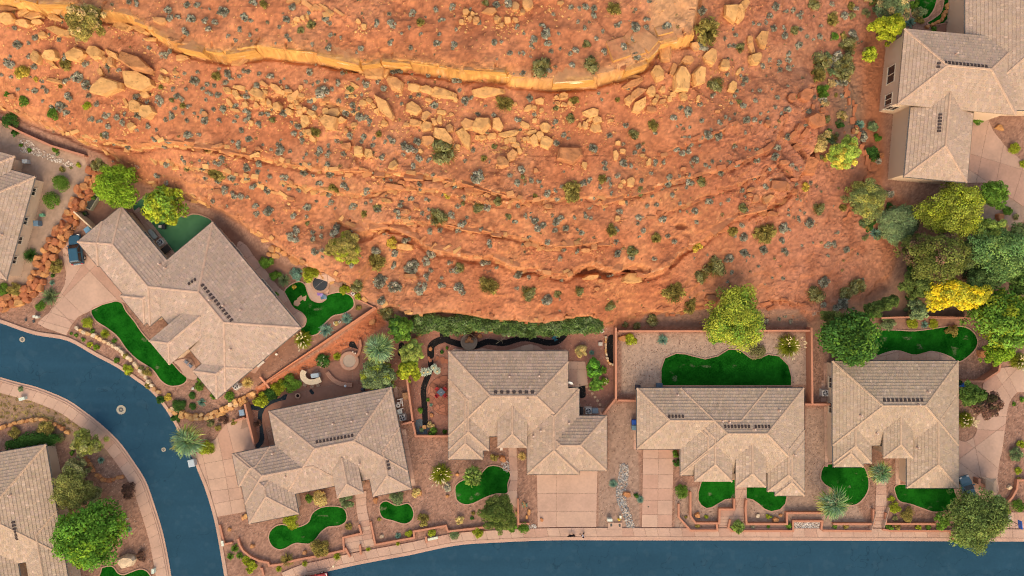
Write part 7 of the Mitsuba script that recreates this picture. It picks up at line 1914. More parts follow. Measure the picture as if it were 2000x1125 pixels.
stream([(1555, 785), (1555, 790)], .1, 'dark drain', tl=BRt) if False else None


def river(pts, label, cols, n, smin, smax, seed):
    pg = poly(pts, True, 4)
    k = new_key('river_stones')
    r = np.random.default_rng(seed)
    b = MB()
    x0, y0, x1, y1 = pg.bounds
    i = 0
    while i < n:
        x, y = r.uniform(x0, x1), r.uniform(y0, y1)
        if not pg.contains(Point(x, y)):
            continue
        i += 1
        s = r.uniform(smin, smax)
        b.add(rot(np.array(ico.vertices) * s * np.array([1, r.uniform(.6, .9), .55]), r.uniform(0, 6)) + [x, y, float(gz([x], [y])[0]) + .03 + r.uniform(0, .04)], ico.faces, np.array(cols[r.integers(len(cols))]) * r.uniform(.7, 1.2))
    b.put(k, 'matte')
    say(k, label, 'stones', kind='stuff')


GREYS = [(.42, .42, .42), (.30, .33, .36), (.55, .52, .47), (.2, .22, .24), (.5, .40, .33)]
D4 = lambda p: tile(1180, 725, 2.8136, p)
river(D4([(88, 512), (128, 515), (132, 560), (128, 610), (120, 680), (132, 750), (150, 800), (165, 862), (128, 862), (105, 790), (70, 720), (68, 640), (82, 570)]), 'dry river bed of grey stones beside the narrow driveway', GREYS, 900, .07, .17, 3)
river([(1552, 1019.5), (1600, 1019.5), (1599, 1033), (1552, 1033)], 'pale pebble rectangle in the front planter', [(.62, .62, .62), (.42, .44, .46), (.7, .66, .6)], 420, .06, .13, 4)
river([(980, 903), (993, 900), (996, 915), (990, 922), (982, 918)], 'patch of pale stones at the top of the fan palm lawn', [(.6, .58, .55), (.45, .42, .42)], 110, .06, .13, 5)
river([(40, 275), (55, 272), (75, 290), (100, 300), (140, 318), (146, 325), (130, 325), (95, 312), (60, 302), (40, 295)], 'loose pale river stones across the grey gravel yard', [(.62, .58, .52), (.5, .45, .40), (.7, .67, .62)], 330, .06, .15, 6)
river([(1032, 1026), (1045, 1024), (1048, 1032), (1034, 1033)], 'small heap of white stones at the driveway corner', [(.66, .64, .6)], 60, .06, .12, 7)


def disc(px, py, rp, h, col, b, n=24, r_in=0, dz=0):
    q = P(px, py, h)
    k = (EYE - q[2]) / EYE / PXM
    g = q[2] - h
    if r_in:
        t = np.arange(n + 1) * 2 * PI / n
        o, i_ = np.column_stack([np.cos(t), np.sin(t)]) * rp * k + q[:2], np.column_stack([np.cos(t), np.sin(t)]) * r_in * k + q[:2]
        m = n + 1
        z = np.full((m, 1), g + h + dz)
        v = np.vstack([np.hstack([i_, z]), np.hstack([o, z]), np.hstack([o, z * 0 + g - .2]), np.hstack([i_, z * 0 + g - .2])])
        a = np.arange(n)
        f = np.vstack([np.stack([a + m * u, a + 1 + m * u, a + 1 + m * w, a + m * w], 1) for u, w in ((0, 1), (1, 2), (3, 0))])
        b.add(v, f, col)
    else:
        b.cyl([q[0], q[1], g - .2], [q[0], q[1], g + h + dz], rp * k, rp * k, col, n)
    return q


def thing(name, label, cat, group=None):
    k = new_key(name)
    say(k, label, cat, group, 'thing')
    return k


def at(px, py, h=0):
    return P(px, py, h)


# ---------------------------------------------------------------- vehicles
def car(px, py, head, L, Wd, H, col, label):
    """head: the nose's direction in degrees, counter-clockwise from +x."""
    k = thing('parked_car', label, 'car')
    q = at(px, py, H * .6)
    g = float(gz([q[0]], [q[1]])[0]) + .1
    a = math.radians(head)
    base = np.array([q[0], q[1], g])

    def hull(secs, rr):
        pts = []
        for x, w, z in secs:
            for s in (-1, 1):
                for d in ICO:
                    pts.append(np.array([x, s * (w - rr), z]) + d * rr)
        h = trimesh.convex.convex_hull(np.array(pts))
        return np.array(h.vertices), h.faces

    def add(key, v, f, c, bs):
        MB().add(rot(v, a) + base, f, c).put(key, bs, smooth=False)

    hl, hw = L / 2, Wd / 2
    b = MB()
    for secs in ([(-hl + .1, hw - .06, .42), (hl - .12, hw - .12, .42), (-hl + .08, hw - .02, .62), (hl - .1, hw - .1, .6), (-hl + .12, hw - .03, .86), (hl * .55, hw - .03, .90), (hl - .25, hw - .2, .78), (0, hw, .62), (0, hw - .01, .86)],):
        v, f = hull(secs, .09)
        b.add(rot(v, a) + base, f, col)
    b.put(f'{k}__body', 'car_paint')
    v, f = hull([(-hl + .18, hw - .12, .9), (hl * .34, hw - .12, .9), (-hl + .45, hw - .24, H - .16), (hl * .06, hw - .24, H - .16)], .05)
    add(f'{k}__windows', v, f, (.02, .025, .03), 'dark_glass')
    v, f = hull([(-hl + .40, hw - .22, H - .13), (hl * .05, hw - .23, H - .13), (-hl + .55, hw - .3, H - .06), (0, hw - .3, H - .06)], .05)
    add(f'{k}__roof', v, f, col, 'car_paint')
    b = MB()
    for s in (-1, 1):
        for x0, z0, x1, z1, w0, w1 in ((hl * .36, .92, hl * .05, H - .12, hw - .1, hw - .22), (-hl * .22, .92, -hl * .25, H - .12, hw - .08, hw - .22), (-hl + .2, .92, -hl + .46, H - .12, hw - .1, hw - .22)):
            p0, p1 = rot(np.array([[x0, s * w0, z0], [x1, s * w1, z1]]), a) + base
            b.cyl(p0, p1, .055, .055, col, 6)
    b.put(f'{k}__pillars', 'car_paint')
    for i, (sx, s) in enumerate(((.62, 1), (.62, -1), (-.6, 1), (-.6, -1))):
        p = rot(np.array([[hl * sx, s * (hw - .2), .34], [hl * sx, s * (hw + .01), .34]]), a) + base
        MB().cyl(p[0], p[1], .34, .34, (.02, .02, .02), 14).cyl(p[0] + (p[1] - p[0]) * .5, p[1] + (p[1] - p[0]) * .03, .2, .2, (.45, .45, .46), 10).put(f'{k}__wheel' + (f'_{i:03d}' if i else ''), 'satin')
    for i, (x, s, c) in enumerate(((hl - .14, 1, (.8, .8, .75)), (hl - .14, -1, (.8, .8, .75)))):
        b = MB().box(rot(np.array([[x - .06, s * (hw - .34), .76]]), a)[0] + base, (.28, .34, .12), c, a)
        b.put(f'{k}__headlight' + (f'_{i:03d}' if i else ''), 'satin')
    for i, s in enumerate((1, -1)):
        MB().box(rot(np.array([[-hl + .06, s * (hw - .2), .84]]), a)[0] + base, (.12, .26, .2), (.45, .03, .03), a).put(f'{k}__tail_light' + (f'_{i:03d}' if i else ''), 'satin')
        MB().box(rot(np.array([[hl * .26, s * (hw + .09), 1.0]]), a)[0] + base, (.16, .2, .13), col, a).put(f'{k}__mirror' + (f'_{i:03d}' if i else ''), 'car_paint')
    MB().box(rot(np.array([[-hl + .02, 0, .55]]), a)[0] + base, (.14, Wd * .72, .2), (.5, .52, .54), a).put(f'{k}__bumper', 'satin')
    return k


car(147, 487, 97, 4.6, 1.86, 1.68, (.014, .085, .155), 'dark teal blue sport utility car parked on the upper driveway beside the turned roof')
car(1891, 956, 108, 4.3, 1.75, 1.45, (.05, .14, .21), 'blue car half hidden by the large olive tree on the stamped driveway')
car(612, 1135, 12, 4.6, 1.8, 1.45, (.32, .012, .02), 'red car at the kerb cut off by the bottom edge')


# ---------------------------------------------------------------- machines, bins, furniture
def ac_unit(px, py, label, ang=0):
    k = thing('air_conditioner', label, 'air conditioner')
    q = at(px, py, .8)
    g = q[2] - .8
    a = math.radians(ang)
    MB().rbox([q[0], q[1], g + .45], (.95, .95, .8), (.55, .56, .56), .06, a).box([q[0], q[1], g + .02], (1.2, 1.2, .12), (.4, .36, .32), a).put(f'{k}__case', 'satin')
    b = MB()
    b.cyl([q[0], q[1], g + .80], [q[0], q[1], g + .865], .40, .40, (.03, .035, .045), 18)
    b.put(f'{k}__fan_well', 'satin')
    b = MB()
    for i in range(4):
        d = rot(np.array([[.19, .05, 0]]), a + i * PI / 2)[0]
        b.box(np.array([q[0], q[1], g + .885]) + d, (.32, .13, .02), (.28, .33, .4), a + i * PI / 2 + .3)
    b.cyl([q[0], q[1], g + .86], [q[0], q[1], g + .91], .08, .08, (.5, .52, .55), 10)
    b.put(f'{k}__fan', 'satin')
    b = MB()
    for i in range(4):
        d = np.array([math.cos(a + i * PI / 4), math.sin(a + i * PI / 4), 0]) * .46
        b.cyl(np.array([q[0], q[1], g + .93]) - d, np.array([q[0], q[1], g + .93]) + d, .012, .012, (.6, .6, .6), 4)
    b.put(f'{k}__guard', 'satin')


ac_unit(312.6, 473, 'air conditioner on the paved strip beside the putting green', -52)
ac_unit(785.5, 816, 'air conditioner in the side yard of white clutter', 10)
ac_unit(1149.5, 803, 'air conditioner between the black grill and the blue box')
ac_unit(1612, 768, 'air conditioner on the side path of the right house')
ac_unit(460, 754, 'small air conditioner beside the turned roof bottom edge', 35)


def bin_(px, py, col, label, ang=0, s=1.0, h=1.05):
    k = thing('wheeled_bin', label, 'bin')
    q = at(px, py, h)
    g = q[2] - h
    a = math.radians(ang)
    MB().box([q[0], q[1], g + .5 * h], (.62 * s, .72 * s, h * .92), col, a, 1.1).put(f'{k}__body', 'satin')
    MB().rbox([q[0], q[1], g + h], (.72 * s, .84 * s, .1), np.array(col) * 1.3, .04, a).put(f'{k}__lid', 'satin')
    d = rot(np.array([[0, .4 * s, 0]]), a)[0]
    MB().cyl(np.array([q[0], q[1], g + h]) + d + rot(np.array([[-.25, 0, 0]]), a)[0], np.array([q[0], q[1], g + h]) + d + rot(np.array([[.25, 0, 0]]), a)[0], .02, .02, (.05, .05, .05), 6).put(f'{k}__handle', 'satin')


bin_(171, 450, (.12, .27, .42), 'pale blue bin at the end of the cream fence', 35, 1.25)
bin_(1239.5, 825, (.01, .07, .36), 'deep blue bin beside the long roof, upper one', 90)
bin_(1239.5, 835.5, (.10, .20, .28), 'grey blue bin beside the long roof, lower one', 90)
bin_(1880.5, 750, (.012, .09, .45), 'bright blue bin below the angled wall', 0, 1.15)
bin_(1873, 750, (.05, .20, .34), 'duller blue bin tucked against the right roof', 0)
bin_(373.5, 905, (.33, .42, .50), 'pale blue grey bin standing at the street edge by the palm', 12, 1.35)
bin_(472, 806, (.16, .25, .36), 'blue grey bin in the nook beside the patio gate wall', 10, 1.1)
bin_(69.5, 436, (.10, .18, .27), 'dark round topped bin beside the pale walled house', 5)
bin_(1288, 754, (.05, .09, .14), 'dark blue chest at the rear of the long roof', 90, 1.2, .7)
bin_(1246, 756.5, (.02, .02, .035), 'black box at the left rear corner of the long roof', 90, 1.0, .7)
k = thing('storage_box', 'blue grey storage box right of the air conditioner by the three bay roof', 'box')
q = at(1162.7, 802.7, .8)
MB().rbox([q[0], q[1], q[2] - .4], (.95, .8, .8), (.20, .27, .34), .05).put(k, 'satin')
k = thing('grill', 'black covered grill at the wall of the three bay house', 'grill')
q = at(1136, 803, 1)
MB().rbox([q[0], q[1], q[2] - .35], (.55, 1.25, .5), (.02, .02, .025), .14).put(f'{k}__hood', 'satin')
MB().box([q[0], q[1], q[2] - .75], (.5, 1.0, .6), (.03, .03, .035)).put(f'{k}__cabinet', 'satin')
k = thing('grill', 'long pale grey covered grill on the strip beside the putting green', 'grill')
q = at(296, 457, 1.0)
MB().rbox([q[0], q[1], q[2] - .3], (1.7, .75, .5), (.36, .42, .42), .2, math.radians(-52)).put(f'{k}__hood', 'satin')
MB().box([q[0], q[1], q[2] - .75], (1.4, .6, .6), (.2, .2, .2), math.radians(-52)).put(f'{k}__cabinet', 'satin')
k = thing('patio_table', 'black topped square table beside the inner corner of the turned roof', 'table')
q = at(324, 487, .75)
MB().rbox([q[0], q[1], q[2]], (1.35, 1.05, .06), (.025, .02, .02), .02, math.radians(40)).put(f'{k}__top', 'satin')
for i, (sx, sy) in enumerate(((-1, -1), (1, -1), (1, 1), (-1, 1))):
    d = rot(np.array([[sx * .58, sy * .43, 0]]), math.radians(40))[0]
    MB().cyl([q[0] + d[0], q[1] + d[1], q[2] - .75], [q[0] + d[0], q[1] + d[1], q[2]], .03, .03, (.03, .03, .03), 6).put(f'{k}__leg' + (f'_{i:03d}' if i else ''), 'satin')


def chair(px, py, ang, col, label, group=None, s=1.0, name='patio_chair'):
    k = thing(name, label, 'chair', group)
    q = at(px, py, .5)
    a = math.radians(ang)
    o = np.array([q[0], q[1], q[2] - .5])
    MB().rbox(o + [0, 0, .44], (.56 * s, .56 * s, .09), col, .035, a).put(f'{k}__seat', 'satin')
    MB().rbox(o + rot(np.array([[-.27 * s, 0, .72]]), a)[0], (.09, .56 * s, .55), np.array(col) * 1.15, .035, a).put(f'{k}__backrest', 'satin')
    n = 0
    for sx in (-1, 1):
        for sy in (-1, 1):
            d = rot(np.array([[sx * .24 * s, sy * .24 * s, 0]]), a)[0]
            MB().cyl(o + d, o + d + [0, 0, .44], .022, .022, (.05, .04, .04), 6).put(f'{k}__leg' + (f'_{n:03d}' if n else ''), 'satin')
            n += 1
    for i, sy in enumerate((-1, 1)):
        MB().box(o + rot(np.array([[0, sy * .3 * s, .64]]), a)[0], (.5 * s, .05, .04), np.array(col) * .8, a).put(f'{k}__armrest' + (f'_{i:03d}' if i else ''), 'satin')


chair(320, 443, 180, (.02, .022, .03), 'black lounge chair on the putting green', s=1.25)
k = thing('cushion', 'white cushion at the foot of the black lounge chair', 'cushion')
q = at(311.5, 442, .4)
MB().rbox([q[0], q[1], q[2] - .15], (.5, .45, .2), (.75, .72, .68), .08).put(k, 'matte')
# red dining set
tx, ty = 861.5, 766
k = thing('patio_table', 'square slate blue table among four red chairs', 'table')
q = at(tx, ty, .75)
MB().rbox([q[0], q[1], q[2]], (1.0, 1.0, .06), (.075, .11, .165), .02, PI / 4).cyl([q[0], q[1], q[2]], [q[0], q[1], q[2] + .06], .05, .05, (.7, .7, .7), 8).put(f'{k}__top', 'satin')
MB().cyl([q[0], q[1], q[2] - .75], [q[0], q[1], q[2]], .06, .06, (.05, .05, .06), 8).box([q[0], q[1], q[2] - .72], (.55, .55, .05), (.05, .05, .06), PI / 4).put(f'{k}__base', 'satin')
for dx, dy, a, lab in ((-7.8, -6.2, -45, 'upper left'), (7.4, -6.4, -135, 'upper right'), (7.4, 6.4, 135, 'lower right'), (-7.8, 6.4, 45, 'lower left')):
    chair(tx + dx, ty + dy, a, (.34, .012, .018), f'red patio chair at the {lab} corner of the slate blue table', 'red chairs around the slate blue table', .92)
# flagstone circle, irregular stones as parts
rr_ = np.random.default_rng(8)
k = thing('flagstone_patio', 'round red flagstone patio under the red chairs', 'patio')
cx, cy = P(870, 772)[:2]
cl = Polygon([(cx + 2.75 * math.cos(t) * (1 + .04 * math.sin(3 * t)), cy + 3.1 * math.sin(t)) for t in np.arange(0, 2 * PI, .12)])
roofx = P(876, 772, 3)[0] + .5
seeds = np.column_stack([rr_.uniform(cx - 3.2, cx + 3.2, 60), rr_.uniform(cy - 3.5, cy + 3.5, 60)])
vor = shapely.voronoi_polygons(shapely.MultiPoint(seeds), extend_to=cl)
i = 0
for g_ in vor.geoms:
    for o in parts_of(g_.intersection(cl).buffer(-.035, join_style=2)):
        if o.area < .04:
            continue
        v, f = drape(o, .07 + rr_.uniform(-.01, .012), .12, 0)
        MB().add(v, f, np.array((.36, .165, .115)) * rr_.uniform(.75, 1.2)).put(f'{k}__flagstone' + (f'_{i:03d}' if i else ''), 'matte')
        i += 1
v, f = drape(cl.buffer(.05), .04, .1, 0)
MB().add(v, f, (.2, .1, .075)).put(f'{k}__bed', 'matte')


def step_stones(pts, label, group, col, rr=.26, seed=0, square=False):
    r = np.random.default_rng(seed)
    for px, py in pts:
        k = new_key('stepping_stone')
        q = at(px, py)
        n = r.integers(6, 9)
        t = np.sort(r.uniform(0, 2 * PI, n)) if square else np.arange(14) * 2 * PI / 14
        R = rr * (r.uniform(.75, 1.25, len(t)) if square else 1)
        pg = Polygon(np.column_stack([q[0] + np.cos(t) * R, q[1] + np.sin(t) * R])).convex_hull
        v, f = drape(pg, .10, .15, 0)
        MB().add(v, f, np.array(col) * r.uniform(.88, 1.1)).put(k, 'matte')
        say(k, label, 'stepping stone', group, 'thing')


step_stones(tile(*C7t, [(1702, 628), (1728, 658), (1752, 690), (1776, 722), (1800, 756), (1822, 792)]), 'round pale stepping stone in the mulch below the patio shrubs', 'round stepping stones in the mulch', (.50, .36, .25), .22)
step_stones(tile(*T8_, [(468, 897), (497, 858), (549, 853)]), 'irregular flat stepping stone set in the spa lawn', 'stepping stones in the spa lawn', (.47, .32, .22), .48, 4, True)
step_stones(tile(*C7t, [(265, 380), (335, 378), (390, 388), (430, 395)]), 'flat red crossing stone over the black stream', 'red crossing stones over the stream', (.40, .17, .11), .5, 7, True)
# spa in its stone ring
k = thing('hot_tub', 'round dark covered spa in a stone ring behind the turned house', 'hot tub')
b = MB()
q = disc(625.3, 553.5, 18.5, .55, (.42, .27, .20), b, 28, 14.5)
b.put(f'{k}__stone_ring', 'matte')
MB().cyl([q[0], q[1], q[2] - .5], [q[0], q[1], q[2] - .02], 1.17, 1.17, (.028, .034, .045), 28).put(f'{k}__cover', 'satin')
MB().box([q[0], q[1], q[2] - .01], (2.3, .07, .03), (.16, .16, .16), math.radians(40)).put(f'{k}__fold', 'satin')
pg = poly(T8([(545, 720), (600, 690), (690, 622), (770, 650), (818, 690), (760, 730), (762, 780), (745, 835), (738, 868), (690, 895), (625, 880), (572, 812)]), True, 4)
k = new_key('patio')
sheet(k, pg, .1, 'concrete', .2)
pg = poly(T8([(790, 700), (850, 720), (890, 700), (860, 800), (760, 825), (760, 760)]), False)
MB().add(*drape(pg, .06, .2, 1), (.32, .22, .17)).put(new_key('gravel_bed'), 'matte')
say('gravel_bed', kind='structure')
k = thing('pool_lounger', 'crumpled purple and blue cover beside the spa', 'cover')
b = MB()
rng_ = np.random.default_rng(3)
for x, y, c in ((672, 815, (.26, .17, .52)), (695, 825, (.33, .27, .6)), (715, 835, (.13, .22, .34)), (728, 845, (.17, .27, .38)), (705, 850, (.10, .17, .27))):
    px, py = tile(*T8_, [(x, y)])[0]
    q = at(px, py, .2)
    b.rbox([q[0], q[1], q[2]], (.62, .5, .26), c, .1, rng_.uniform(0, 3))
b.put(k, 'matte')
for x, y, lab in ((757, 664, 'upper small white lamp beside the spa ring'), (772, 691, 'lower small white lamp beside the spa ring'), (1075 - 218, 1073, 'white round pot in the spa lawn bed'), (810, 1083, 'cream round pot in the spa lawn bed')):
    px, py = tile(*T8_, [(x, y)])[0]
    k = thing('garden_pot' if 'pot' in lab else 'garden_lamp', lab, 'pot' if 'pot' in lab else 'lamp')
    q = at(px, py, .3)
    MB().cyl([q[0], q[1], q[2] - .3], [q[0], q[1], q[2]], .13, .2 if 'pot' in lab else .14, (.72, .68, .62), 12).put(f'{k}__body', 'matte')
    MB().ball([q[0], q[1], q[2] + .03], .12, (.1, .16, .05) if 'pot' in lab else (.78, .76, .7), 1, .6).put(f'{k}__top', 'matte')
k = thing('utility_box', 'small white box at the back corner of the spa lawn', 'box')
q = at(689, 573.5, .6)
MB().rbox([q[0], q[1], q[2] - .3], (.5, .5, .6), (.6, .6, .6), .04, .6).box([q[0], q[1], q[2] + .01], (.26, .26, .04), (.1, .1, .1), .6).put(k, 'satin')
# terracotta patio
k = thing('bar_counter', 'curved cream topped bar counter on the terracotta patio', 'counter')
cpts = smooth_line(tile(*BRt, [(682, 432), (668, 470), (690, 515), (730, 540), (790, 540), (852, 517)]), False, 2)
L = LineString([tuple(at(*p, 1.05)[:2]) for p in cpts])
g = at(600, 740)[2]
v, f = drape(L.buffer(.42, cap_style=2), 0, .12, 0, zf=lambda x, y: np.full(np.shape(x), g + 1.1))
MB().add(v, f, (.60, .52, .38)).put(f'{k}__top', 'satin')
v, f = drape(L.buffer(.30, cap_style=2), 0, 1.1, 0, zf=lambda x, y: np.full(np.shape(x), g + .99))
MB().add(v, f, (.38, .25, .19)).put(f'{k}__base', 'matte')
k = thing('grill', 'stainless blue grey grill inside the curved bar counter', 'grill')
q = at(614.5, 733.5, 1.1)
MB().rbox([q[0], q[1], q[2] - .15], (1.25, .75, .4), (.34, .45, .55), .16, .12).put(f'{k}__hood', 'satin')
MB().box([q[0], q[1], q[2] - .7], (1.3, .7, .8), (.3, .3, .3), .12).put(f'{k}__cabinet', 'satin')
for i, (x, y) in enumerate(((655, 525), (692, 570), (765, 582), (822, 575))):
    px, py = tile(*BRt, [(x, y)])[0]
    k = thing('bar_stool', f'slatted grey bar stool along the curved counter, {ORD[i]}', 'stool', 'bar stools at the curved counter')
    q = at(px, py, .75)
    an = (-35, -15, 5, 15)[i] * PI / 180
    for j in range(5):
        d = rot(np.array([[(j - 2) * .11, 0, 0]]), an)[0]
        MB().box([q[0] + d[0], q[1] + d[1], q[2]], (.07, .5, .03), (.30, .24, .20), an).put(f'{k}__slat' + (f'_{j:03d}' if j else ''), 'matte')
    for j, (sx, sy) in enumerate(((-1, -1), (1, -1), (1, 1), (-1, 1))):
        d = rot(np.array([[sx * .22, sy * .2, 0]]), an)[0]
        MB().cyl([q[0] + d[0] * 1.2, q[1] + d[1] * 1.2, q[2] - .75], [q[0] + d[0], q[1] + d[1], q[2]], .02, .02, (.1, .09, .08), 5).put(f'{k}__leg' + (f'_{j:03d}' if j else ''), 'matte')
k = thing('stone_bench', 'curved pink stone bench below the round pedestal', 'bench')
bp = smooth_line(tile(*BRt, [(912, 445), (950, 495), (1005, 540), (1070, 565), (1165, 572)]), False, 2)
L = LineString([tuple(at(*p, .5)[:2]) for p in bp])
v, f = drape(L.buffer(.30, cap_style=2), 0, .7, 0, zf=lambda x, y: np.full(np.shape(x), g + .5))
MB().add(v, f, (.46, .29, .225)).put(f'{k}__seat', 'matte')
v, f = drape(L.buffer(.22, cap_style=2), 0, .05, 0, zf=lambda x, y: np.full(np.shape(x), g + .53))
MB().add(v, f, (.36, .21, .16)).put(f'{k}__top', 'matte')
k = thing('globe_lamp', 'white globe standing on the curved stone bench', 'lamp')
q = at(*tile(*BRt, [(1097, 582)])[0], .6)
MB().ball([q[0], q[1], q[2] + .05], .2, (.62, .72, .80), 2).cyl([q[0], q[1], q[2] - .15], [q[0], q[1], q[2]], .1, .1, (.4, .4, .4), 10).put(k, 'satin')
k = thing('fire_pit', 'small round fire pit ring on the terracotta patio', 'fire pit')
b = MB()
q = disc(581.2, 773, 5.4, .4, (.46, .30, .22), b, 18, 3.2)
b.put(f'{k}__ring', 'matte')
MB().cyl([q[0], q[1], q[2] - .45], [q[0], q[1], q[2] - .2], .3, .3, (.03, .02, .02), 14).put(f'{k}__ash', 'matte')
k = thing('round_pedestal', 'round pale stone platform with a curved rim', 'platform')
b = MB()
q = disc(682, 705, 18.5, .45, (.46, .29, .22), b, 30, 12.5)
b.put(f'{k}__rim', 'matte')
MB().cyl([q[0], q[1], q[2] - .5], [q[0], q[1], q[2] - .08], 1.05, 1.05, (.44, .37, .31), 30).put(f'{k}__floor', 'matte')
wall(BR([(1240, 120), (1250, 180), (1235, 250), (1205, 290)]), .5, 'curved arm of the pedestal wall round the dark bed', w=.4, coping=False)
k = thing('patio_lamp', 'pair of white lights at the dark planting bed', 'lamp')
for i, (x, y) in enumerate(((1172, 240), (1198, 255))):
    q = at(*tile(*BRt, [(x, y)])[0], .4)
    MB().ball([q[0], q[1], q[2]], .13, (.8, .75, .66), 1).cyl([q[0], q[1], q[2] - .4], [q[0], q[1], q[2]], .05, .05, (.3, .3, .3), 6).put(f'{k}__globe' + (f'_{i:03d}' if i else ''), 'matte')
k = thing('kettle_grill', 'dark round kettle grill at the patio roof edge', 'grill')
q = at(709, 761, .8)
MB().ball([q[0], q[1], q[2]], .36, (.03, .035, .06), 2, .6).put(f'{k}__bowl', 'satin')
MB().cyl([q[0], q[1], q[2] - .8], [q[0], q[1], q[2]], .04, .04, (.1, .1, .1), 6).put(f'{k}__stand', 'satin')
# side yard clutter
k = thing('planter_box', 'square tan planter crate against the side yard wall', 'box')
q = at(791.5, 773, .6)
MB().rbox([q[0], q[1], q[2] - .3], (.85, .95, .6), (.42, .26, .16), .04, .15).put(k, 'matte')
k = thing('cable_reel', 'white round spool beside the corner house wall', 'spool')
q = at(777.5, 792, .7)
b = MB()
disc(777.5, 792, 4.4, .7, (.72, .71, .68), b, 18, 1.6)
b.cyl([q[0], q[1], q[2] - .7], [q[0], q[1], q[2] - .3], .2, .2, (.3, .3, .3), 10).put(k, 'matte')
k = thing('white_shelf', 'white metal rack frame in the narrow side yard', 'rack')
for i, (x, y, l, w, a) in enumerate(((781, 780, .9, .12, .2), (783, 784, .12, .8, .1), (786, 788, .12, .9, .1), (779, 786, .7, .1, .2), (783, 799, .8, .1, .2))):
    q = at(x, y, .8)
    MB().box([q[0], q[1], q[2] - .1], (l, w, .1), (.72, .71, .70), a).box([q[0], q[1], q[2] - .5], (.06, .06, .8), (.6, .6, .6), a).put(f'{k}__bar' + (f'_{i:03d}' if i else ''), 'satin')
k = thing('utility_box', 'white square box above the side yard air conditioner', 'box')
q = at(780.5, 804.5, .6)
MB().rbox([q[0], q[1], q[2] - .3], (.75, .75, .6), (.60, .66, .64), .05, .15).put(k, 'satin')
# rock fountain, driftwood, patina star
k = thing('fountain', 'round stone fountain bowl with red rocks beside the black stream', 'fountain')
q = at(916, 668, .5)
m_ = trimesh.creation.revolve(np.array([[0.0, 0.3], [.9, .32], [1.18, .52], [1.3, .5], [1.2, .1], [.9, 0], [0, 0]]), sections=24)
MB().add(np.array(m_.vertices) + [q[0], q[1], q[2] - .5], m_.faces, (.34, .27, .21)).put(f'{k}__bowl', 'matte')
for i, (dx, dy, s) in enumerate(((0, .3, .5), (.4, .1, .4), (-.35, .15, .45), (.1, .65, .4))):
    v, f = rock_mesh(s * 1.6, s * 1.3, s, rr_)
    MB().add(v + [q[0] + dx, q[1] + dy, q[2]], f, rock_colour(v, .75, rr_)).put(f'{k}__rock' + (f'_{i:03d}' if i else ''), 'matte')
k = thing('dry_bush', 'dark twiggy dead plant behind the rock fountain', 'plant')
q = at(920, 652, .4)
v, f, c = spiky_mesh(1.4, .8, (.09, .045, .03), 5, n=150, w=.02)
MB().add(v + [q[0], q[1], q[2] - .4], f, c).put(k, 'leafy')
k = thing('driftwood', 'pale bleached branch lying across the black stream', 'branch')
b = MB()
q0 = at(980, 664, .2)
for (x0, y0), (x1, y1), r0 in (((-.9, -.6), (.1, .1), .05), ((.1, .1), (.7, .55), .05), ((.1, .1), (-.2, .6), .035), ((-.3, -.2), (-.8, .1), .03), ((.4, .3), (.75, .0), .03), ((.0, .05), (.1, -.6), .03)):
    b.cyl(q0 + [x0, y0, .05], q0 + [x1, y1, .18], r0, r0 * .6, (.62, .50, .33), 6)
b.put(k, 'matte')
k = thing('star_ornament', 'patina blue star shaped agave by the black stream', 'plant')
q = at(1083.5, 660, .3)
v, f, c = spiky_mesh(.62, .35, (.06, .26, .34), 9, n=30, w=.07, flat=.1)
MB().add(v + [q[0], q[1], q[2] - .25], f, c).put(k, 'leafy')
for px, py, lab in ((1176, 647, 'white pump box at the right end of the clipped hedge'), (1173, 672, 'small pale box at the right end of the stream garden')):
    k = thing('utility_box', lab, 'box')
    q = at(px, py, .4)
    MB().rbox([q[0], q[1], q[2] - .2], (.62, .55, .4), (.58, .56, .52), .04, .5 if px == 1176 else 0).put(k, 'satin')
stone_ = tile(*C7t, [(1876, 175), (1874, 250), (1878, 330), (1890, 385), (1915, 420), (1948, 428)])
stone_wall('stone_edging', 'row of pale bricks edging the black bed by the tall wall', stone_, 1, 4.6, -.2, 41, 4)
stone_wall('stone_edging', 'curving row of red stones at the left end of the stream garden', tile(*C7t, [(85, 225), (140, 195), (180, 165), (215, 130), (260, 100), (310, 85), (370, 95)]), 1, 5.5, .45, 42, 5)
stone_wall('stone_edging', 'uneven pink stones along the foot of the clipped hedge', tile(*C7t, [(410, 95), (520, 100), (620, 85), (720, 115), (860, 125)]), 1, 8, .5, 43, 6)
k = thing('satellite_dish', 'white satellite dish at the roof notch', 'satellite dish')
q = at(1114, 748, 3.3)
m_ = trimesh.creation.uv_sphere(radius=.42, count=[10, 14])
v = np.array(m_.vertices) * [1, .7, .18]
R_d = trimesh.transformations.rotation_matrix(.8, [1, -.6, 0])[:3, :3]
MB().add(v @ R_d.T + q, m_.faces, (.62, .68, .74)).cyl(q, q + [.35, -.2, .25], .02, .02, (.5, .5, .5), 5).ball(q + [.37, -.21, .27], .07, (.7, .65, .5), 1).cyl([q[0], q[1], q[2] - .8], q, .03, .03, (.4, .4, .4), 5).put(k, 'satin')
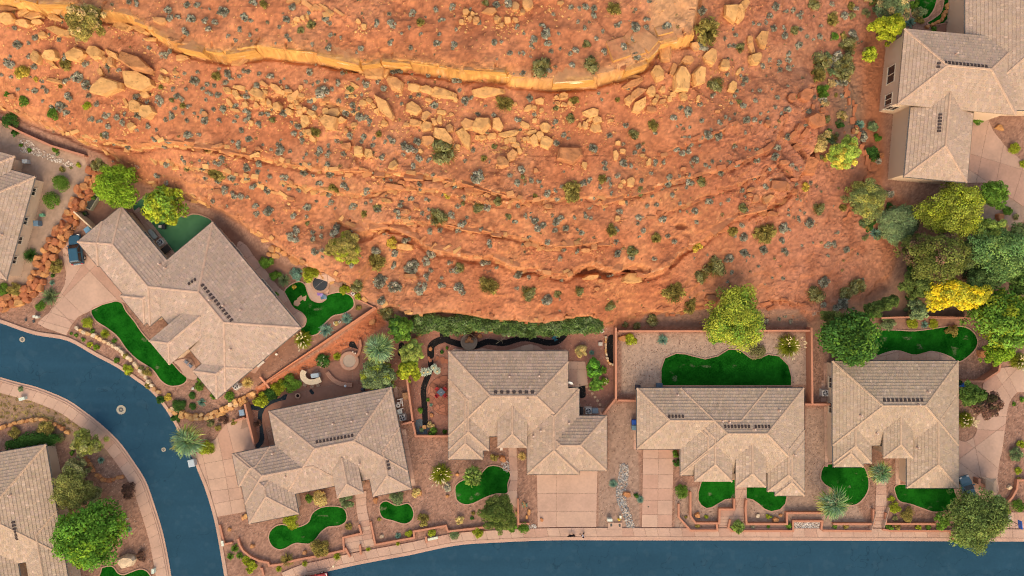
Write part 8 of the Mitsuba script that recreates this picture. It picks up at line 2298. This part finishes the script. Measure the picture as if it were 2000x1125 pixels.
# planter trough and pots of the upper side yard
k = thing('planter_trough', 'rectangular grey green planter trough in the side yard under the bright tree', 'planter')
q = at(177.5, 393.5, .7)
an = math.radians(58)
b = MB()
for dx, dy, l, w in ((0, .5, 2.5, .1), (0, -.5, 2.5, .1), (1.2, 0, .1, .9), (-1.2, 0, .1, .9)):
    d = rot(np.array([[dx, dy, 0]]), an)[0]
    b.box([q[0] + d[0], q[1] + d[1], q[2] - .3], (l, w, .75), (.30, .31, .24), an)
b.put(f'{k}__sides', 'matte')
MB().box([q[0], q[1], q[2] - .3], (2.3, .9, .4), (.06, .065, .06), an).put(f'{k}__soil', 'matte')
v, f, c = shrub_mesh(.4, .4, PAL['green'], 4, n=200, leaf=.1)
MB().add(v + [q[0] + .3, q[1] + .6, q[2] - .15], f, c).put(f'{k}__plant', 'leafy')
k = thing('garden_pot', 'small square pot below the planter trough', 'pot')
q = at(165, 417, .4)
MB().box([q[0], q[1], q[2] - .2], (.6, .6, .4), (.08, .08, .06), .4, 1.1).put(f'{k}__body', 'matte')
v, f, c = shrub_mesh(.26, .25, PAL['green'], 6, n=90, leaf=.08)
MB().add(v + [q[0], q[1], q[2] - .02], f, c).put(f'{k}__plant', 'leafy')
# front porch seats of the turned house
chair(364, 707, 230, (.16, .2, .28), 'blue grey porch chair at the front of the turned house, left one', 'porch chairs')
chair(372, 714, 230, (.16, .2, .28), 'blue grey porch chair at the front of the turned house, right one', 'porch chairs')
k = thing('garden_bench', 'white wrought bench under the lower edge of the turned roof', 'bench')
q = at(508.5, 711, .5)
MB().box([q[0], q[1], q[2] - .05], (1.3, .42, .05), (.62, .60, .58), math.radians(38)).box([q[0] - .16, q[1] + .2, q[2] + .2], (1.3, .05, .5), (.62, .60, .58), math.radians(38)).put(f'{k}__seat', 'matte')
b = MB()
for s_ in (-.55, .55):
    d = rot(np.array([[s_, 0, 0]]), math.radians(38))[0]
    b.box([q[0] + d[0], q[1] + d[1], q[2] - .28], (.06, .4, .5), (.5, .48, .46), math.radians(38))
b.put(f'{k}__legs', 'matte')
slabs('side_path', [poly([(482, 712), (534, 672), (540, 680), (498, 730), (489, 726)], False)], .08, seed=60)


# ---------------------------------------------------------------- street furniture
def manhole(px, py, rp, label):
    k = thing('manhole_cover', label, 'manhole cover')
    q = at(px, py)
    R = rp / PXM
    g = float(gz([q[0]], [q[1]])[0])
    MB().cyl([q[0], q[1], g - .1], [q[0], q[1], g + .085], R, R, (.42, .41, .34), 24).put(f'{k}__collar', 'matte')
    MB().cyl([q[0], q[1], g], [q[0], q[1], g + .10], R * .52, R * .52, (.10, .11, .12), 20).put(f'{k}__lid', 'satin')
    MB().cyl([q[0], q[1], g], [q[0], q[1], g + .112], R * .2, R * .2, (.28, .27, .22), 12).put(f'{k}__boss', 'satin')


manhole(44, 663, 5.2, 'pale ringed manhole cover on the upper left road')
manhole(237, 800, 9, 'large ringed manhole cover in the middle of the road bend')
manhole(320, 878, 4.2, 'small ringed valve cover near the palm on the road')


def box_(px, py, size, col, label, ang=0, cat='utility box', name='utility_box'):
    k = thing(name, label, cat)
    q = at(px, py, size[2])
    MB().rbox([q[0], q[1], q[2] - size[2] / 2], size, col, .04, math.radians(ang)).put(f'{k}__case', 'satin')
    MB().rbox([q[0], q[1], q[2] + .03], (size[0] * 1.06, size[1] * 1.06, .06), np.array(col) * 1.08, .02, math.radians(ang)).put(f'{k}__lid', 'satin')


box_(1189, 1016, (.42, .36, .7), (.60, .68, .62), 'left pale green utility box behind the kerb pad')
box_(1193.3, 1016, (.42, .36, .7), (.58, .68, .64), 'right pale green utility box behind the kerb pad')
box_(1212, 1010, (.3, .4, .5), (.70, .70, .58), 'cream marker box above the yellow hydrant')
box_(66.5, 618, (.4, .34, .6), (.58, .62, .55), 'left pale box by the upper driveway mouth', 15)
box_(71.5, 619.5, (.4, .34, .6), (.58, .62, .55), 'right pale box by the upper driveway mouth', 15)
box_(434, 1059, (.36, .4, .6), (.58, .66, .60), 'upper pale green box at the street bend corner')
box_(435, 1064, (.36, .4, .6), (.58, .66, .60), 'lower pale green box at the street bend corner')
box_(42.5, 779, (.85, .45, .8), (.55, .66, .60), 'pale green cabinet on the straw verge', 15)
box_(298.5, 1116, (.4, .7, .7), (.52, .66, .60), 'pale green cabinet by the sidewalk at the bottom left')
box_(845.5, 1052, (1.5, .35, .5), (.55, .62, .52), 'long pale cabinet on the sidewalk edge', 12)
box_(376.8, 759, (.35, .35, .4), (.55, .56, .55), 'small white meter box below the turned roof')
box_(943, 890.5, (.34, .34, .5), (.6, .56, .5), 'white pot by the front roof corner', 0, 'pot', 'garden_pot')
box_(979, 877, (.4, .4, .5), (.62, .58, .52), 'white pot beside the porch roof', 0, 'pot', 'garden_pot')
box_(497, 713, (.3, .3, .5), (.5, .48, .46), 'grey meter under the lower roof edge', 40)
box_(539.5, 692, (.28, .28, .4), (.75, .74, .7), 'white lamp on the path beside the turned roof', 40, 'lamp', 'garden_lamp')
box_(48, 315, (.7, .55, .8), (.40, .46, .50), 'grey appliance beside the upper left house', 0)
box_(81, 420, (.6, .4, .5), (.10, .30, .20), 'small dark green box by the pale house wall', 10)
k = thing('fire_hydrant', 'yellow fire hydrant by the dry river bed', 'hydrant')
q = at(1209.5, 1016, .7)
MB().cyl([q[0], q[1], q[2] - .7], [q[0], q[1], q[2] - .1], .14, .13, (.72, .55, .04), 12).ball([q[0], q[1], q[2] - .08], .15, (.74, .58, .06), 2, .8).put(f'{k}__body', 'satin')
MB().cyl([q[0] - .26, q[1], q[2] - .3], [q[0] + .26, q[1], q[2] - .3], .075, .075, (.70, .52, .04), 10).cyl([q[0], q[1] - .24, q[2] - .32], [q[0], q[1], q[2] - .32], .09, .09, (.70, .52, .04), 10).put(f'{k}__outlets', 'satin')
slabs('utility_pad', cut(poly([(1187, 1020), (1215, 1020), (1215, 1047), (1183.5, 1047), (1183.5, 1033), (1187, 1032)], False), [((1180, 1033), (1220, 1033))]), .165, seed=70)
for px, py, lab in ((1193.5, 1025, 'left dark lid on the utility pad'), (1210, 1025.5, 'right dark lid on the utility pad'), (51.5, 624.5, 'left dark lid by the upper driveway mouth'), (67, 627.5, 'right dark lid by the upper driveway mouth')):
    k = thing('meter_lid', lab, 'lid')
    q = at(px, py)
    MB().box([q[0], q[1], q[2] + .15], (.30, .42, .1), (.05, .06, .065), .1).put(k, 'satin')
k = thing('manhole_cover', 'small dark cap in the narrow driveway', 'drain cap')
q = at(1266, 989.5)
MB().cyl([q[0], q[1], q[2]], [q[0], q[1], q[2] + .13], .11, .11, (.06, .06, .06), 12).put(k, 'satin')
# basketball hoop
k = thing('basketball_hoop', 'basketball hoop with blue backboard on a leaning pole at the right edge', 'basketball hoop')
g0 = at(1966, 1012)
top = np.array([g0[0] - .1, g0[1] - .1, g0[2] + 2.7])
arm = at(1991, 1024.5, 3.0)
MB().box(g0 + [0, 0, .12], (1.1, .7, .25), (.45, .44, .42)).put(f'{k}__base', 'satin')
MB().cyl(g0, top, .06, .05, (.18, .15, .13), 8).cyl(top, arm, .045, .045, (.25, .12, .1), 8).put(f'{k}__pole', 'satin')
MB().box(arm + [.08, 0, .05], (.08, 1.25, .8), (.02, .12, .55), .1).put(f'{k}__backboard', 'satin')
b = MB()
for i in range(14):
    t0, t1 = i * 2 * PI / 14, (i + 1) * 2 * PI / 14
    c_ = arm + [.36, 0, -.2]
    b.cyl(c_ + np.array([math.cos(t0), math.sin(t0), 0]) * .23, c_ + np.array([math.cos(t1), math.sin(t1), 0]) * .23, .015, .015, (.5, .14, .03), 5)
b.put(f'{k}__rim', 'satin')
# lamp post, handrail posts
k = thing('lamp_post', 'thin cream lamp post beside the corner sidewalk', 'lamp post')
g0 = at(662, 1089)
MB().cyl(g0, g0 + [0, 0, 3.2], .06, .045, (.66, .58, .34), 8).put(f'{k}__post', 'satin')
MB().cyl(g0 + [0, 0, 3.15], g0 + [0, 0, 3.5], .13, .16, (.7, .64, .45), 10).put(f'{k}__lantern', 'satin')
# gate lattice (tall house terrace and side gates)
k = thing('tile_canopy', 'little tiled canopy beside the blue car', 'canopy')
q = at(1936, 950, 2.0)
b = MB()
b.box([q[0], q[1], q[2] - 1], (1.0, 1.9, 2.0), STUCCO)
b.put(f'{k}__pier', 'matte')
v = np.array([[-.8, -1.2, 0], [.8, -1.2, 0], [.8, 1.2, 0], [-.8, 1.2, 0], [0, -.6, .5], [0, .6, .5]]) + [q[0], q[1], q[2]]
MB().add(v, np.array([[0, 1, 4], [1, 2, 5], [1, 5, 4], [2, 3, 5], [3, 0, 4], [3, 4, 5]]), (.44, .34, .26)).put(f'{k}__roof', 'matte')
wall([(1913, 935), (1913, 945), (1928, 951)], 1.3, 'low wall joining the little tiled canopy', w=.3)
# rock garden wall of the tall house terrace
stone_wall('stone_edging', 'curved row of stones round the lawn by the tall house', [(1812, 52), (1826, 45), (1838, 38), (1848, 20), (1850, 0)], 1, 7, .35, 44, 7)
wall([(1852, 44), (1868, 28), (1883, 18)], .5, 'rough grey stone seat wall on the upper terrace', w=.9, col=(.33, .28, .23), coping=False)
# fallen trunk bits, driftwood on the hill
for px, py, a, lab in ((955, 530, 10, 'grey weathered branch lying on the slope near the lower cliff'), (1585, 612, 30, 'white bleached branch on the gravel strip above the wide yard'), (265, 326, -20, 'pale twig pile below the upper left cliff')):
    k = thing('dead_branch', lab, 'branch')
    b = MB()
    q = at(px, py, .1)
    rr2 = np.random.default_rng(px)
    for _ in range(7):
        d = rr2.normal(0, .35, 3) * [1, .5, .1]
        e = d + np.array([math.cos(math.radians(a + rr2.normal(0, 25))), math.sin(math.radians(a + rr2.normal(0, 25))), .05]) * rr2.uniform(.4, 1.0)
        b.cyl(q + d, q + e, .035, .015, (.50, .45, .38) if px != 955 else (.2, .17, .15), 5)
    b.put(k, 'matte')


# ---------------------------------------------------------------- the walker and the dog
def body(bones, edge=.05, it=6):
    """One smooth skin from bones ((p0, r0), (p1, r1))."""
    sp = trimesh.creation.icosphere(subdivisions=2)

    def ball(p, rr):
        return np.array(sp.vertices) * rr + np.array(p)

    m = m3.Manifold()
    for (p0, r0), (p1, r1) in bones:
        h = m3.Manifold.hull_points(np.vstack([ball(p0, r0), ball(p1, r1)]))
        m = m + h
    m = m.refine_to_length(edge)
    mm = m.to_mesh()
    t = trimesh.Trimesh(np.array(mm.vert_properties[:, :3]), np.array(mm.tri_verts), process=True)
    trimesh.smoothing.filter_taubin(t, iterations=it)
    return np.array(t.vertices), np.array(t.faces)


def put_body(key, bones, col, M, bsdf='matte', **kw):
    v, f = body(bones, **kw)
    if callable(col):
        c = col(v)
    else:
        c = np.tile(col, (len(v), 1))
    MB().add(M(v), f, c).put(key, bsdf, smooth=True)


pq = at(1137, 1041.5)
pz = float(gz([pq[0]], [pq[1]])[0]) + .15
ph = math.radians(180)
PM = lambda v: rot(np.array(v), ph) + [pq[0], pq[1], pz]
k = thing('person', 'person in a white shirt and dark trousers walking a black dog on the sidewalk', 'person')
SK = (.42, .25, .17)
lh, rh = (.0, .1, .9), (.0, -.1, .9)
put_body(f'{k}__legs', [((lh, .11), ((.14, .1, .5), .075)), (((.14, .1, .5), .075), ((.26, .1, .09), .05)), ((rh, .11), ((-.02, -.1, .49), .075)), (((-.02, -.1, .49), .075), ((-.28, -.1, .12), .05)), (((0, .1, .93), .12), ((0, -.1, .93), .12))], (.035, .03, .04), PM)
put_body(f'{k}__shoes', [(((.22, .1, .05), .05), ((.42, .1, .045), .045)), (((-.33, -.1, .06), .05), ((-.16, -.1, .045), .045))], (.08, .07, .07), PM)
put_body(f'{k}__torso', [(((0, .0, .98), .14), ((.02, .0, 1.2), .15)), (((.02, .13, 1.38), .085), ((.02, -.13, 1.38), .085)), (((0, 0, 1.2), .15), ((.02, .1, 1.36), .1)), (((0, 0, 1.2), .15), ((.02, -.1, 1.36), .1)), (((.02, .18, 1.38), .075), ((-.08, .25, 1.14), .055)), (((.02, -.18, 1.38), .075), ((.12, -.26, 1.15), .055))], (.75, .74, .78), PM)
fing = [(((.36, -.22, .98), .034), ((.42, -.22, .965), .03))]
for i, o in enumerate((-.03, -.01, .01, .03)):
    fing += [(((.42, -.22 + o, .965), .011), ((.47, -.22 + o, .95), .0095)), (((.47, -.22 + o, .95), .0095), ((.455, -.22 + o, .925), .008))]
fing += [(((.38, -.195, .98), .012), ((.42, -.175, .96), .010))]
fing2 = [(((-.16, .29, .86), .034), ((-.17, .29, .80), .03))]
for i, o in enumerate((-.03, -.01, .01, .03)):
    fing2 += [(((-.17 + o, .29, .80), .011), ((-.165 + o, .29, .75), .0095)), (((-.165 + o, .29, .75), .0095), ((-.155 + o, .285, .715), .008))]
fing2 += [(((-.145, .28, .84), .012), ((-.11, .275, .80), .010))]
put_body(f'{k}__arms', [(((-.08, .25, 1.14), .043), ((-.155, .29, .88), .033)), (((.12, -.26, 1.15), .043), ((.345, -.225, .99), .033))] + fing + fing2, SK, PM, edge=.02, it=3)
put_body(f'{k}__head', [(((.02, 0, 1.42), .055), ((.035, 0, 1.52), .055)), (((.05, 0, 1.62), .095), ((.03, 0, 1.68), .1)), (((.1, 0, 1.56), .05), ((.08, 0, 1.62), .08)), (((.14, 0, 1.61), .018), ((.155, 0, 1.585), .02)), (((.04, .1, 1.62), .022), ((.04, .105, 1.59), .018)), (((.04, -.1, 1.62), .022), ((.04, -.105, 1.59), .018))], SK, PM, edge=.025, it=4)
put_body(f'{k}__hair', [(((.02, 0, 1.68), .112), ((-.02, 0, 1.63), .112)), (((-.03, 0, 1.62), .105), ((-.06, 0, 1.45), .07))], (.025, .02, .03), PM, edge=.03)
b = MB()
for s_ in (-1, 1):
    p_eye = PM(np.array([[.135, s_ * .036, 1.635]]))[0]
    b.ball(p_eye, .013, (.05, .04, .04), 1)
b.put(f'{k}__eyes', 'satin')
p_m = PM(np.array([[.143, 0, 1.54]]))[0]
MB().box(p_m, (.012, .05, .01), (.35, .12, .1)).put(f'{k}__mouth', 'matte')
dq = at(1116, 1043.5)
DM = lambda v: rot(np.array(v), PI) + [dq[0], dq[1], pz]
k2 = thing('dog', 'black dog with white chest walking ahead on a lead on the sidewalk', 'dog')
dog = [(((-.36, 0, .56), .13), ((0, 0, .55), .145)), (((0, 0, .55), .145), ((.28, 0, .55), .17)), (((.3, 0, .62), .12), ((.5, 0, .74), .085)), (((.5, 0, .76), .085), ((.6, 0, .76), .08)), (((.62, 0, .74), .055), ((.75, 0, .71), .036)),
       (((.5, .07, .82), .03), ((.44, .10, .72), .022)), (((.5, -.07, .82), .03), ((.44, -.10, .72), .022)), (((-.48, 0, .6), .04), ((-.68, 0, .68), .028)), (((-.68, 0, .68), .028), ((-.84, .04, .80), .016))]
for y, dx in ((.09, .1), (-.09, -.06)):
    dog += [(((.28, y, .5), .085), ((.27 + dx * .3, y, .3), .045)), (((.27 + dx * .3, y, .3), .045), ((.28 + dx, y, .05), .03)), (((.28 + dx, y, .035), .033), ((.34 + dx, y, .03), .03))]
for y, dx in ((.09, -.1), (-.09, .1)):
    dog += [(((-.36, y, .52), .1), ((-.28 + dx * .4, y, .33), .06)), (((-.28 + dx * .4, y, .33), .055), ((-.43 + dx, y, .2), .034)), (((-.43 + dx, y, .2), .034), ((-.39 + dx, y, .05), .028)), (((-.39 + dx, y, .035), .032), ((-.33 + dx, y, .03), .028))]


def dogc(v):
    c = np.tile((.012, .011, .014), (len(v), 1))
    c[(v[:, 0] > .3) & (v[:, 2] < .62) & (np.abs(v[:, 1]) < .1) & (v[:, 0] < .5) & (v[:, 2] > .4)] = (.6, .58, .55)
    return c


put_body(k2, dog, dogc, DM, edge=.03, it=5)
k3 = thing('dog_lead', 'thin dark lead between the walker and the black dog', 'dog lead')
a_, b_ = PM(np.array([[.45, -.22, .95]]))[0], DM(np.array([[.42, 0, .74]]))[0]
mid = (a_ + b_) / 2 - [0, 0, .18]
MB().cyl(a_, mid, .012, .012, (.04, .03, .04), 5).cyl(mid, b_, .012, .012, (.04, .03, .04), 5).put(k3, 'matte')


# ---------------------------------------------------------------- the loose gravel of the front yards
b = MB()
r = np.random.default_rng(404)
no = unary_union(PAVED + [taken] + [Polygon(H['to_world'](np.array(q.exterior.coords)[:, :2])) for H in HOUSES.values() for q in parts_of(H['foot'])]).buffer(.1)
shapely.prepare(no)
tet = np.array([[1, 0, -.4], [-.5, .87, -.4], [-.5, -.87, -.4], [0, 0, .6]])
tf_ = np.array([[0, 1, 3], [1, 2, 3], [2, 0, 3]])
N = 26000
pp = np.column_stack([r.uniform(400, 2000, N), r.uniform(640, 1050, N)])
pp = np.vstack([pp, np.column_stack([r.uniform(0, 420, 9000), r.uniform(560, 1125, 9000)])])
xy = np.array([W(a, c, .2) for a, c in pp])
keep = ~shapely.contains_xy(no, xy[:, 0], xy[:, 1]) & ~shapely.contains_xy(HILL, xy[:, 0], xy[:, 1])
xy = xy[keep]
zz = gz(xy[:, 0], xy[:, 1])
sz = r.uniform(.05, .13, len(xy))
an = r.uniform(0, 6.3, len(xy))
ca, sa = np.cos(an), np.sin(an)
vv = np.stack([tet[None, :, 0] * ca[:, None] - tet[None, :, 1] * sa[:, None], tet[None, :, 0] * sa[:, None] + tet[None, :, 1] * ca[:, None], np.repeat(tet[None, :, 2] + .3, len(xy), 0)], -1) * sz[:, None, None]
vv[:, :, 0] += xy[:, :1]
vv[:, :, 1] += xy[:, 1:]
vv[:, :, 2] += zz[:, None]
gc = np.array([[.46, .34, .28], [.30, .19, .15], [.56, .46, .38], [.22, .15, .125], [.42, .28, .22]])[r.integers(0, 5, len(xy))] * r.uniform(.8, 1.2, (len(xy), 1))
b.add(vv.reshape(-1, 3), (tf_[None] + (np.arange(len(xy)) * 4)[:, None, None]).reshape(-1, 3), np.repeat(gc, 4, 0))
b.put('yard_gravel', 'matte')
say('yard_gravel', 'loose decorative gravel scattered over the front and side yards', 'gravel', kind='stuff')
